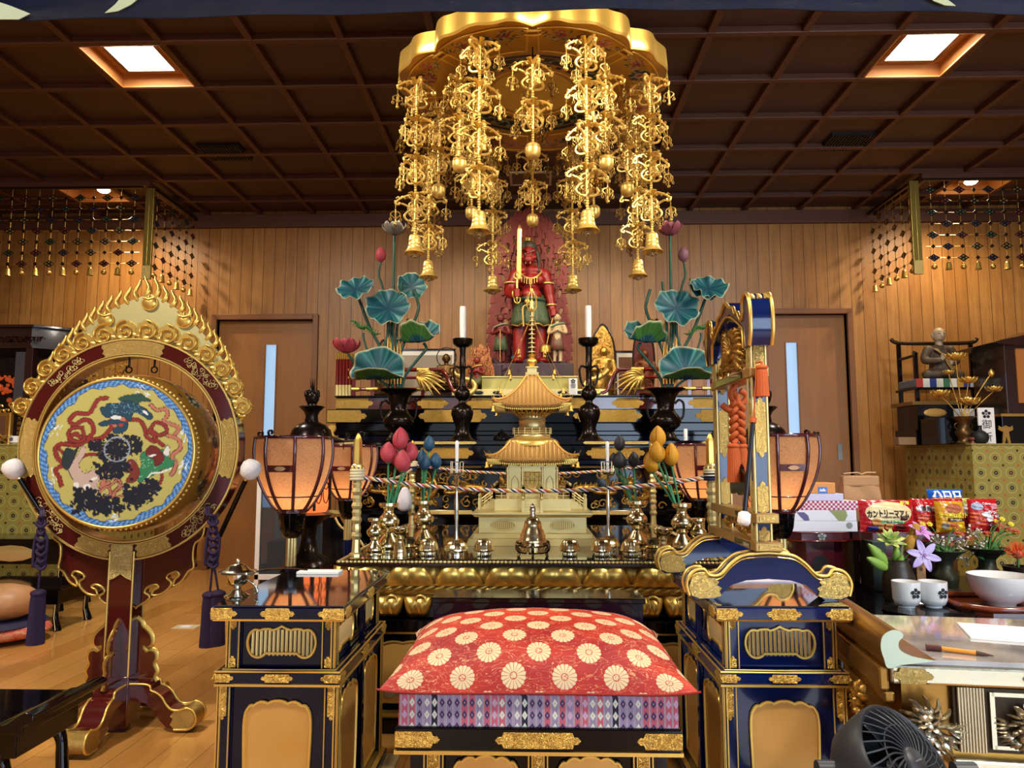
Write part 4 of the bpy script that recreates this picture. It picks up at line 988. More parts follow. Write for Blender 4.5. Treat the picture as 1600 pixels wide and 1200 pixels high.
bouquet(xat(609, YF+.03), YF+.03, zt, [(625,685,24,36,0, 'topmost of the red bunch'),(607,707,25,34,-.01, 'left of the red bunch'),(641,706,22,32,.03, 'right of the red bunch'),(629,720,25,36,-.04, 'front lower of the red bunch'),(618,712,18,30,.04, 'rear of the red bunch')], RB, 'red', '')
bouquet(xat(663, YF+.18), YF+.18, zt, [(670,693,17,25,0, 'topmost of the blue bunch'),(660,714,15,26,.03, 'left rear of the blue bunch'),(663,723,18,25,-.03, 'front of the blue bunch'),(681,720,18,26,0, 'right of the blue bunch')], BB, 'blue', '')
bouquet(xat(993, YF+.18), YF+.18, zt, [(968,692,17,25,0, 'topmost of the black bunch'),(968,719,22,27,-.02, 'front of the black bunch'),(990,718,17,25,0, 'right of the black bunch'),(959,718,12,22,.03, 'left rear of the black bunch')], KB, 'black', '')
bouquet(xat(1063, YF+.03), YF+.03, zt, [(1028,682,25,34,.02, 'topmost of the yellow bunch'),(1027,706,25,34,-.02, 'centre front of the yellow bunch'),(1049,710,23,36,0, 'right of the yellow bunch'),(1019,721,25,36,.0, 'lower left of the yellow bunch')], YB, 'yellow', '')
# ------------------------------------------------------------------ golden pagoda
T = thing('golden_pagoda', 'golden two-roofed reliquary pagoda standing in the middle of the lotus altar', 'pagoda', (GX, GY, GZ))
Z = lambda z: z-GZ
GP = GOLDP
m = MB()
m.frus(0,.03,.285,.285,.275,.275).frus(.03,.05,.26,.26,.255,.255).frus(.05,.12,.235,.235,.235,.235).frus(.12,.13,.25,.25,.262,.262).frus(.13,.14,.262,.262,.262,.262)
m.build('base_platform', GP, T, smooth=False, bevel=.002)
for k in range(4):
    Mr = Matrix.Rotation(k*pi/2,4, 'Z')
    for x in (-.13,.13):
        f = MB(); o = [(x+.055*cos(q*.3),.085+.022*sin(q*.3)) for q in range(21)]; f.M = Mr; f.outline(o, .003,-.236); f.build('oval_frame', GP, T)
        f = MB(); f.M = Mr
        for q in range(12): f.tube([(x-.05+q*.009,-.2365,.085-.02*sqrt(max(0,1-((q-5.5)/6)**2))),(x-.05+q*.009,-.2365,.085+.02*sqrt(max(0,1-((q-5.5)/6)**2)))], .0022,5)
        f.build('reeded_oval', GOLDO, T)
MB().box(-.17,.17,-.17,.17,.14,.195).build('upper_platform', GP, T, smooth=False, bevel=.002)
def rail(a, b, z, n=5, zb=None, nm='railing'):
    m = MB(); a, b = V(a), V(b); zb = zb if zb is not None else z
    for h in (.014,.027,.040):
        m.tube([(a.x, a.y, z+h),(b.x, b.y, zb+h)], .0022 if h < .04 else .003,6)
    for i in range(n+1):
        p = a+(b-a)*i/n; zz = z+(zb-z)*i/n; m.tube([(p.x, p.y, zz),(p.x, p.y, zz+.04)], .0022,5)
    for p, zz in ((a, z),(b, zb)): m.box(p.x-.006, p.x+.006, p.y-.006, p.y+.006, zz-.0, zz+.052); m.sph((p.x, p.y, zz+.060),(.006,.006,.009),8,5)
    return m.build(nm, GP, T)
for k in range(4):
    Mr = Matrix.Rotation(k*pi/2,4, 'Z')
    st = MB(); st.M = Mr
    for i in range(5): st.box(-.035,.035,-.17-.014*(5-i),-.17,.14+.011*i, .14+.011*(i+1))
    st.build('staircase', GP, T, smooth=False)
    for s in (-1,1):
        a, b = Mr @ V((s*.17,-.17,0)), Mr @ V((s*.04,-.17,0)); rail(a, b, .195,4)
        c = Mr @ V((s*.04,-.245,0)); rail(b, c, .195,3,.14)
MB().box(-.112,.112,-.112,.112,.195,.345).build('shrine_body', GP, T, smooth=False, bevel=.002)
for k in range(4):
    Mr = Matrix.Rotation(k*pi/2,4, 'Z'); m = MB(); m.M = Mr
    for x in (-.112,-.045,.045,.112): m.tube([(x, -.113,.195),(x, -.113,.34)], .0065,8)
    m.box(-.118,.118,-.117,-.11,.205,.212).box(-.118,.118,-.117,-.11,.315,.323).box(-.12,.12,-.12,-.11,.335,.345); m.build('pillar_frame', GP, T)
    d = MB(); d.M = Mr; d.box(-.04,.04,-.116,-.112,.212,.315); dd = d.build('door_leaf', GOLDO, T, smooth=False)
    d = MB(); d.M = Mr
    for x in (-.03,-.01,.01,.03): d.tube([(x, -.118,.214),(x, -.118,.313)], .0016,4)
    for z in range(6): d.tube([(-.038,-.118,.22+z*.018),(.038,-.118,.22+z*.018)], .0014,4)
    d.tube([(.022*cos(q*.35),-.119,.265+.03*sin(q*.35)) for q in range(18)], .002,5, closed=True); d.build('door_tracery', GP, dd)
    for x in (-.079,.079):
        d = MB(); d.M = Mr; o = [(x-.016,.225),(x-.016,.265),(x-.012,.28),(x, .295),(x+.012,.28),(x+.016,.265),(x+.016,.225)]; d.outline(o, .002,-.114); d.build('bell_window', GOLDO, T)
    b = MB(); b.M = Mr
    for x in (-.12,-.06,0,.06,.12):
        for j in range(3): b.bx((x, -.122-.014*j, .352+j*.008),(.014+.014*j, .012,.007)); b.sph((x, -.13-.012*j, .344+j*.008),(.006,.006,.005),6,4)
        for s in (-1,1): b.tube([(x, -.125,.346),(x+s*.012,-.13,.350),(x+s*.018,-.132,.362)], .003,5)
    b.build('bracket_set', GOLDO, T)
ROOFM = mat('roof_gilt', '#c29a5c', .42,.6)
def roof(Wd, w1, z0, H, lift, nm, nr=17):
    m = MB()
    for k in range(4):
        m.M = Matrix.Rotation(k*pi/2,4, 'Z')
        def f(u, v):
            x = 2*u-1; w_ = Wd+(w1-Wd)*(v**.85); return (x*w_, -w_, z0+H*(v**1.45)+lift*abs(x)**4*(1-v)**3)
        def g(u, v): p = f(u, 0); q = (1-v*.25); return (p[0]*q, p[1]*q, p[2]-.012*min(1, v*5)-.0)
        m.sheet(24,10, f); m.sheet(24,6, lambda u, v: g(1-u, v))
    m.M = None; r = m.build(nm, ROOFM, T, ang=30)
    for k in range(4):
        m = MB(); m.M = Matrix.Rotation(k*pi/2,4, 'Z')
        for i in range(nr):
            x = (i+.5)/nr*2-1; pts = []
            for v in [q/8 for q in range(9)]:
                w_ = Wd+(w1-Wd)*(v**.85); xx = x*Wd
                if abs(xx) > w_-.002: break
                pts.append((xx, -w_, z0+H*(v**1.45)+lift*abs(xx/w_)**4*(1-v)**3+.001))
            if len(pts) > 1: m.tube(pts, .0058,6)
        m.build('tile_ribs', ROOFM, r)
        e = MB(); e.M = Matrix.Rotation(k*pi/2,4, 'Z')
        for i in range(nr*2):
            x = (i+.5)/nr-1; e.box(x*Wd-.003, x*Wd+.003,-Wd*.985,-Wd*.7, z0-.020+lift*abs(x)**4, z0-.013+lift*abs(x)**4)
        e.build('rafters', GOLD, r)
        h = MB(); h.M = Matrix.Rotation(k*pi/2,4, 'Z'); h.tube([(-(Wd+(w1-Wd)*v**.85),-(Wd+(w1-Wd)*v**.85), z0+H*v**1.45+lift*(1-v)**3+.004) for v in [q/8 for q in range(9)]], .006,7)
        h.tube(spl([(-Wd*.93,-Wd*.93, z0+lift*.8),(-Wd, -Wd, z0+lift+.006),(-Wd*1.05,-Wd*1.05, z0+lift+.022)], 4), [.006,.005,.004,.001], 6); h.build('corner_ridge', GOLDM, r)
        b = MB(); c = Matrix.Rotation(k*pi/2,4, 'Z') @ V((-Wd*.98,-Wd*.98, z0+lift-.02)); b.lathe([(.012,-.034),(.008,-.028),(.006,-.01),(.0,-.006)], 10, c); b.tube([c, c+V((0,0,.012))], .001,4); b.build('corner_bell', GOLDO, r)
    return r
roof(.205,.10,.365,.085,.022, 'lower_roof', 21)
MB().lathe([(.125,.43),(.128,.44),(.122,.452),(.11,.462),(.09,.470),(.085,.47)], 48).build('dome', GOLD, T)
MB().lathe([(.083,.468),(.086,.47),(.086,.482),(.08,.486),(.066,.486)], 32).build('dome_ring', GP, T)
m = MB()
for z in (.492,.502,.512): m.tube([(.09*cos(k*pi/16),.09*sin(k*pi/16), z) for k in range(32)], .0018,5, closed=True)
for k in range(16): m.tube([(.09*cos(k*pi/8),.09*sin(k*pi/8),.486),(.09*cos(k*pi/8),.09*sin(k*pi/8),.517)], .0022,5)
m.build('round_balustrade', GP, T)
MB().lathe([(.064,.486),(.062,.50),(.066,.505),(.062,.51),(.062,.545),(.067,.55),(.062,.555),(.06,.57),(.066,.58),(.07,.59)], 32).build('round_drum', GP, T)
m = MB()
for k in range(24):
    a = k*2*pi/24
    for j in range(4): m.sph(((.068+.014*j)*cos(a),(.068+.014*j)*sin(a),.575+.010*j),(.007,.007,.005),6,4)
    m.tube([(.06*cos(a),.06*sin(a),.565),(.10*cos(a),.10*sin(a),.595),(.115*cos(a),.115*sin(a),.61)], .003,5)
m.build('bracket_ring', GOLDO, T)
roof(.178,.022,.612,.155,.026, 'upper_roof', 19)
m = MB().frus(.765,.778,.030,.030,.032,.032).frus(.778,.80,.022,.022,.024,.024).frus(.80,.806,.030,.030,.028,.028); m.build('dew_basin', GP, T, smooth=False, bevel=.001)
MB().lathe([(.010,.806),(.014,.815),(.022,.822),(.026,.832),(.020,.842),(.012,.848),(.016,.856),(.024,.862),(.014,.866),(.006,.87)], 20).build('inverted_bowl', GOLD, T)
m = MB().tube([(0,0,.86),(0,0,1.10)], .004,8)
for k in range(9): r = .0195-.0008*k; z = .878+k*.0215; m.lathe([(.004,-.003),(r, -.002),(r, .002),(.004,.003)], 20,(0,0, z))
m.build('nine_ring_spire', GP, T)
MB().lathe([(.004,1.07),(.011,1.08),(.014,1.09),(.009,1.10),(.012,1.112),(.008,1.125),(.0,1.14)], 12).build('jewel', GOLDB, T)
m = MB()
for k in range(4):
    a = k*pi/2; u = V((cos(a), sin(a),0)); m.tube(spl([u*.005+V((0,0,1.075)), u*.020+V((0,0,1.09)), u*.022+V((0,0,1.12)), u*.014+V((0,0,1.15)), u*.002+V((0,0,1.185))], 5), [.004,.003,.002], 6)
    for q in range(3): m.tube(spl([u*(.01+.004*q)+V((0,0,1.085+.02*q)), u*.024+V((0,0,1.10+.02*q)), u*.017+V((0,0,1.12+.02*q))], 3),.002,5)
m.build('flame_finial', GOLD, T)
for k in range(4):
    a = pi/4+k*pi/2; u = V((cos(a), sin(a),0)); e = u*(.178*1.38)+V((0,0,.65)); s0 = V((0,0,1.06))
    m = MB().tube([s0+(e-s0)*q/8-V((0,0,.02*sin(pi*q/8))) for q in range(9)], .0012,4)
    for q in (.35,.6,.82): c = s0+(e-s0)*q-V((0,0,.03)); m.lathe([(.010,-.026),(.006,-.02),(.005,-.006),(0,0)], 8, c); m.sph(c+V((0,0,-.03)),.004,6,4)
    m.build('bell_chain', GOLDO, T)
# ------------------------------------------------------------------ tiered main altar at the back
T = thing('lower_altar_table', 'wide black lacquer altar table with carved dragon frieze behind the golden pagoda', 'altar table', (0,4.72,0))
T2 = thing('upper_altar_table', 'black stepped altar table with broad engraved gold plates behind the bronze vases', 'altar table', (0,4.72,0))
T3 = thing('red_altar_tier', 'red lacquer top tier with gilt rails and red pillars under the statues', 'altar tier', (0,4.72,0))
TT = lambda z: T if z < 1.10 else T2 if z < 1.345 else T3
AX = -.01
def bxp(nm, x, y0, y1, z0, z1, m_, bev=.004): return MB().box(AX-x, AX+x, y0-4.72, y1-4.72, z0, z1).build(nm, m_, TT(z0), smooth=False, bevel=bev)
bxp('lower_top', 1.32,4.72,5.36,1.08,1.108, LACQ); bxp('frieze_board', 1.27,4.76,5.36,.985,1.08, LACQ)
bxp('moulding', 1.30,4.75,5.36,.955,.985, NAVY); bxp('moulding', 1.26,4.79,5.36,.925,.955, LACQ)
bxp('carving_back', 1.20,4.86,5.36,.66,.925, LACQ); bxp('moulding', 1.27,4.78,5.36,.635,.665, LACQ); bxp('lower_body', 1.2,5.0,5.36,.09,.635, LACQ); bxp('plinth', 1.3,4.8,5.36,0,.09, LACQ)
bxp('step_moulding', 1.40,5.34,6.4,1.108,1.16, NAVY); bxp('step_moulding', 1.44,5.33,6.4,1.16,1.19, LACQ); bxp('step_moulding', 1.42,5.345,6.4,1.19,1.25, LACQ)
bxp('upper_table', 1.48,5.32,6.45,1.25,1.35, LACQ); bxp('red_tier', 1.44,5.42,6.45,1.35,1.445, MAROON); bxp('red_tier_top', 1.45,5.40,6.45,1.445,1.457, LACQ)
def plate_on(x, z, w_, h, Y, m_=ENG, ends='both', nm='gold_plate'):
    o = plate(w_, h, ends == 'both')
    if ends == 'left': o = [(-p[0], -p[1]) for p in o]
    return MB().prism([(AX+x+p[0], z+p[1]) for p in o], .004, Y-4.72-.004).build(nm, m_, TT(z), smooth=False, bevel=.001)
for x, w_, e in ((-1.33,.29, 'right'),(-.56,.50, 'both'),(.0,.0, ''),(.56,.50, 'both'),(1.33,.29, 'left')):
    if w_: plate_on(x, 1.30, w_, .088,5.32, ENG, e)
for x, w_, e in ((-1.30,.28, 'right'),(-.72,.24, 'both'),(-.36,.22, 'both'),(.36,.22, 'both'),(.72,.24, 'both'),(1.30,.28, 'left')): plate_on(x, 1.40, w_, .075,5.42, ENG, e)
for x, w_, e in ((-1.22,.2, 'right'),(-.55,.36, 'both'),(.55,.36, 'both'),(1.22,.2, 'left')):
    plate_on(x, 1.094, w_+.06,.018,4.72, ENGP, e, 'edge_strip'); plate_on(x, 1.03, w_+.02,.072,4.76, ENG, e); plate_on(x*.98,.65, w_, .026,4.78, ENGP, e, 'edge_strip'); plate_on(x*1.0,.94, w_+.12,.012,4.79, ENGP, e, 'edge_strip')
# carved dragon frieze: coiling gilt bodies among clouds
for s in (-1,1):
    for b, (x0, x1, ph) in enumerate(((.12,.62,0),(.58,1.16,1.4))):
        m = MB(); P = []
        for i in range(80):
            u = i/79; x = x0+(x1-x0)*u; P.append((AX+s*(x+.035*sin(u*26+ph)),4.842-4.72-.018*sin(u*17),.79+.075*sin(u*15+ph)*(.6+.4*cos(u*5))))
        m.tube(P, [.006+.016*sin(pi*min(1, i/79+.08)) for i in range(80)], 8)
        for i in range(4,78,2): p = V(P[i]); m.cone(p+V((0,-.004,.01)), p+V((.004*s, -.008,.034)),.006,.001,5)
        m.sph(V(P[-1])+V((0,-.012,.006)),(.034,.024,.026),12,8)
        for k in range(5): a = -1+k*.6; m.tube(spl([V(P[-1]), V(P[-1])+V((.03*s*cos(a),-.02,.03*sin(a)+.02)), V(P[-1])+V((.07*s*cos(a),-.01,.05*sin(a)+.03))], 4), [.006]*5+[.002]*6,5)
        m.build('carved_dragon', GOLDC, T)
    m = MB(); rd = random.Random(5+s)
    for k in range(95):
        cx, cz_ = s*rd.uniform(.1,1.18), rd.uniform(.685,.905); r = rd.uniform(.016,.034); a = rd.uniform(0,6)
        m.tube([(AX+cx+r*(1-t/16)*cos(a+t*.5),4.848-4.72, cz_+r*(1-t/16)*sin(a+t*.5)) for t in range(13)], .005,5)
    m.build('carved_clouds', GOLDC, T)
# ogee gold edging of the lower apron and cabriole legs
ap = [(0,.60),(.07,.585),(.12,.565),(.19,.56),(.25,.54),(.27,.515),(.33,.51),(.40,.47),(.46,.41),(.54,.40)]
for s in (-1,1):
    for x0 in (.0,.62):
        MB().tube([(AX+s*(x0+p[0]),4.985-4.72, p[1]) for p in spl(ap, 4)], .007,6).build('apron_edging', GOLDP, T)
    leg = spl([(1.24,.62),(1.20,.56),(1.10,.5),(1.04,.40),(1.06,.28),(1.14,.18),(1.24,.1),(1.22,.08)], 4)
    m = MB(); m.prism(([(AX+s*p[0], p[1]) for p in leg]+[(AX+s*1.32,.08),(AX+s*1.32,.62)])[::s], .10,.0); m.build('curved_leg', LACQ, T)
    MB().tube([(AX+s*p[0], -.003, p[1]) for p in leg], .008,6).build('leg_edging', GOLDP, T)
    # upturned gilt scroll ends of the lower table
    m = MB(); c = (AX+s*1.27,1.145); o = [(c[0]-s*.0,1.108),(c[0]-s*.03,1.16),(c[0]-s*.028,1.185),(c[0]-s*.0,1.20),(c[0]+s*.025,1.19),(c[0]+s*.03,1.108)]
    m.prism([(p[0], p[1]) for p in spl([(c[0]+s*.04,1.108),(c[0]+s*.035,1.16),(c[0]+s*.04,1.19),(c[0]+s*.02,1.212),(c[0]-s*.01,1.205),(c[0]-s*.012,1.18),(c[0]+s*.002,1.16),(c[0]-s*.02,1.13),(c[0]-s*.09,1.118),(c[0]-s*.16,1.108)], 3)][::s], .02,.02)
    m.build('scroll_end', ENG, T, bevel=.001)
# red pillars, rails, gilt leaf brackets and curled ends
T = T3
for s in (-1,1):
    x = AX+s*1.395
    m = MB()
    for k in range(5): m.tube([(x+(k-2)*.024,.73,1.46),(x+(k-2)*.024,.73,1.735)], .013,8)
    m.box(x-.055, x+.055,.735,.80,1.46,1.735); m.build('red_pillar', REDL, T)
    m = MB()
    for k in range(5): m.tube([(x+(k-2)*.024,.728,1.455),(x+(k-2)*.024,.728,1.54)], .0145,8)
    m.build('pillar_sleeve', GOLDP, T)
    m = MB()
    for k in range(8): m.tube([(x-.055+k*.0157,.722,1.735),(x-.06+k*.0171,.715,1.78)], [.007,.009], 6)
    m.box(x-.06, x+.06,.73,.80,1.73,1.78); m.build('pillar_capital', GOLD, T)
    for z, r in ((1.655,.015),(1.595,.010),(1.51,.012)):
        MB().tube([(AX+s*.66,.74, z),(AX+s*1.36,.74, z)], r, 8).build('rail', REDL, T)
    for xx in (.80,1.0,1.18,1.32):
        m = MB()
        for z in (1.51,1.595,1.655): m.tube([(AX+s*(xx-.045),.739, z),(AX+s*(xx+.045),.739, z)], .0165,8)
        m.build('rail_sleeve', GOLD, T); MB().box(AX+s*xx-.012, AX+s*xx+.012,.73,.75,1.457,1.65).build('rail_post', REDL, T)
    # curled gilt rail end: red stem rising out of a gilt C scroll
    MB().tube(spl([(AX+s*.66,.735,1.655),(AX+s*.62,.732,1.60),(AX+s*.575,.73,1.50),(AX+s*.53,.73,1.475)], 5),.016,8).build('curved_rail', REDL, T)
    m = MB(); m.tube(spl([(AX+s*.585,.725,1.65),(AX+s*.55,.725,1.615),(AX+s*.52,.72,1.60),(AX+s*.49,.72,1.585),(AX+s*.445,.72,1.575),(AX+s*.415,.72,1.545),(AX+s*.41,.72,1.51),(AX+s*.44,.72,1.478),(AX+s*.485,.72,1.472),(AX+s*.52,.72,1.485)], 5), [.016]*8+[.022]*8+[.018]*8+[.02]*30,8); m.build('gilt_curl', GOLDB, T)
    m = MB(); b = V((AX+s*.84,.71,1.60))
    for k in range(8):
        a = -.2+k*.21; d = V((-s*cos(a),0,-sin(a)*1.0)); L_ = .12+.11*sin(k*.45+.2); w_ = V((-s*sin(a)*-1,0,-cos(a)))
        m.tube(spl([b+V((0,0,0)), b+d*L_*.5+V((0,-.012,.02)), b+d*L_+V((0,0,-.004))], 5), [.006,.010,.014,.015,.015,.013,.012,.010,.008,.004,.002], 7)
    for k in range(3): m.tube(spl([b, b+V((-s*.03,-.01,.03+.01*k)), b+V((-s*(.06+.03*k),0,.06-.012*k))], 4), [.008]*4+[.01]*3+[.004]*3,6)
    m.build('gilt_leaf_carving', GOLD, T)
PD = thing('statue_pedestal', 'low pale green-gold pedestal under the red guardian statue', 'pedestal', (AX, 5.47,1.457)); MB().box(-.36,.36,0,.75,0,.143).build('pedestal_block', mat('pale_gold_green', '#b8ad62', .42,.5), PD, smooth=False, bevel=.004)
m = MB().box(AX-.58, AX+.58,.72,.75,1.455,1.505).build('openwork_rail', GOLDP, T, smooth=False, bevel=.002); g = MB()
for x in (-.50,-.38,-.24,.24,.38,.5): g.sph((AX+x, .718,1.48),(.036,.004,.014),14,6)
g.build('oval_openings', mat('opening_dark', '#10141a', .4), m)
MB().tube([(-.36,-.002,.143),(.36,-.002,.143)], .007,6).build('pedestal_edging', GOLDP, PD)
def framed(px0, px1, py0, py1, Y, label, dark):
    a, b = at(px0, py1, Y), at(px1, py0, Y); z0 = 1.457; W = b.x-a.x; H = b.z-z0; t = thing('framed_scroll', label, 'picture', (a.x+W/2, Y, z0))
    MB().box(-W/2, W/2,0,.02,0, H).build('mount', mat('mount_white', '#d8d4cc', .7), t, smooth=False)
    m = MB()
    for q in ((-W/2,-W/2+.012,0, H),(W/2-.012, W/2,0, H),(-W/2, W/2, H-.012, H),(-W/2, W/2,0,.012)): m.box(q[0], q[1], -.012,.006, q[2], q[3])
    m.build('frame', DARKW, t, smooth=False)
    def fn(nt):
        x, y, z = coords(nt); l = ((x*60.0).fr().lt(.5))*((z*95.0).fr().lt(.6)); return mix(nt, l*noise(nt, None, 90,2), C(dark), C('#b8946a'))
    MB().box(-W/2+.03, W/2-.03,-.004,0,.03, H-.055).build('printed_sheet', mat('sheet_'+dark[1:], fn=fn, rough=.7), t, smooth=False)
framed(622,712,545,640,6.2, 'framed sutra print standing on the altar behind the left lotus leaves', '#8c857a'); framed(962,1012,548,640,6.2, 'framed print with red columns standing on the altar right of the golden saint', '#5e3026')
# ------------------------------------------------------------------ bronze candlesticks, vases and lotus arrangements
def bigstick(label, px):
    p = at(px, 688,4.98); t = thing('bronze_candlestick', label, 'candlestick', (p.x, 4.98,1.108))
    MB().lathe([(.098,0),(.1,.008),(.088,.014),(.082,.02),(.066,.03),(.052,.055),(.044,.09),(.05,.115),(.066,.15),(.076,.185),(.074,.21),(.062,.235),(.035,.252),(.026,.26),(.024,.275),(.032,.282),(.05,.3),(.056,.32),(.05,.345),(.03,.365),(.021,.38),(.019,.44),(.021,.50),(.027,.505),(.022,.515),(.019,.60),(.022,.64),(.045,.648),(.066,.665),(.070,.70),(.064,.70),(.05,.685),(.0,.68)], 40).build('stem', BRONZE, t, ang=50)
    for s in (-1,1): MB().tube(spl([(s*.02,0,.50),(s*.045,0,.512),(s*.062,0,.49),(s*.06,0,.45),(s*.05,0,.40),(s*.03,0,.37)], 5),.008,8).build('handle', BRONZE, t)
    c = thing('tall_candle', label.replace('tall dark bronze candlestick', 'thick white candle on the tall bronze candlestick'), 'candle', (p.x, 4.98,1.108+.69))
    MB().lathe([(.019,0),(.02,.01),(.0225,.1),(.0225,.2),(.021,.236),(.0,.232)], 16, lobes=lambda a, v: 1+.02*sin(3*a)).build('wax', WAX, c); MB().cone((0,0,.228),(0,0,.243),.0015,.001,5).build('wick', BLACKP, c)
bigstick('tall dark bronze candlestick to the left of the red guardian statue', 722); bigstick('tall dark bronze candlestick to the right of the red guardian statue', 921)
LEAF_T = mat('lotus_leaf_teal', fn=lambda nt: {'Base Color': vcol(nt)}, rough=.5, metal=.1); STEMD = mat('dark_green_stem', '#1e4a3a', .4); UND = mat('leaf_underside_green', '#3a7030', .5)
def leaf(t, c, r, nrm, fold=.0, name='leaf', up=(0,0,1), rag=1.0, cup=.25, curl=0, under=False):
    """round wavy lotus leaf: centre c, radius r, facing nrm"""
    n = V(nrm).normalized(); u = V(up).cross(n); u = u.normalized() if u.length > .01 else V((1,0,0)); v = n.cross(u); NRr, NA = 12,72; vs = [tuple(c)]; cols = [C('#0e2f46')+(1,)]; ph = random.uniform(0,6)
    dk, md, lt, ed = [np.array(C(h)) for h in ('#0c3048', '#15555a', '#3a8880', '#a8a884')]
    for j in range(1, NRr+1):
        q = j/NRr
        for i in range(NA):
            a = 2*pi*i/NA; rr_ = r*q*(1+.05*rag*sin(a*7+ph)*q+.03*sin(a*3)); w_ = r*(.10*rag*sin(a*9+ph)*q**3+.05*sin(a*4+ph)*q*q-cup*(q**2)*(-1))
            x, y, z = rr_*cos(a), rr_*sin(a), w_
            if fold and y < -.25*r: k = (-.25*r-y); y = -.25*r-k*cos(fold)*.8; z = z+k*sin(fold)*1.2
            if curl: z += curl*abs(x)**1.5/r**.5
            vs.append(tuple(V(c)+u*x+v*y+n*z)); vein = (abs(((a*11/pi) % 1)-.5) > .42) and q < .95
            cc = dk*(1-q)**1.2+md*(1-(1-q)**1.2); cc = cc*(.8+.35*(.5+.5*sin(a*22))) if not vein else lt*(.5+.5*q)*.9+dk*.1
            if q > .97: cc = ed
            if fold and sin(a) < -.45 and q > .5 and under: cc = np.array(C('#3f7434'))*(.75+.25*(sin(a*22) > 0)) if q < .97 else ed
            cols.append(tuple(cc)+(1,))
    fs = [(0,1+i, 1+(i+1) % NA) for i in range(NA)]+[(1+(j-1)*NA+i, 1+j*NA+i, 1+j*NA+(i+1) % NA, 1+(j-1)*NA+(i+1) % NA) for j in range(1, NRr) for i in range(NA)]
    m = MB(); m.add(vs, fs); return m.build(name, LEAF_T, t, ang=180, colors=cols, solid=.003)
def leafroll(t, a, b, w_, side=1, name='rolled_leaf'):
    m = MB(); a, b = V(a), V(b); d = b-a; n = 14
    m.tube([a+d*i/n+V((0,0,.012*sin(i))) for i in range(n+1)], [max(.002, w_*sin(pi*min(1,(i+.4)/n))**.7) for i in range(n+1)], 8, flat=.5)
    for i in range(2, n-1): p = a+d*i/n; m.tube([p+V((-.3*w_, -.6*w_, -w_*.8)), p+V((.2*w_, -.75*w_, 0)), p+V((.5*w_, -.6*w_, w_*.8))], .003,5)
    return m.build(name, UND, t)
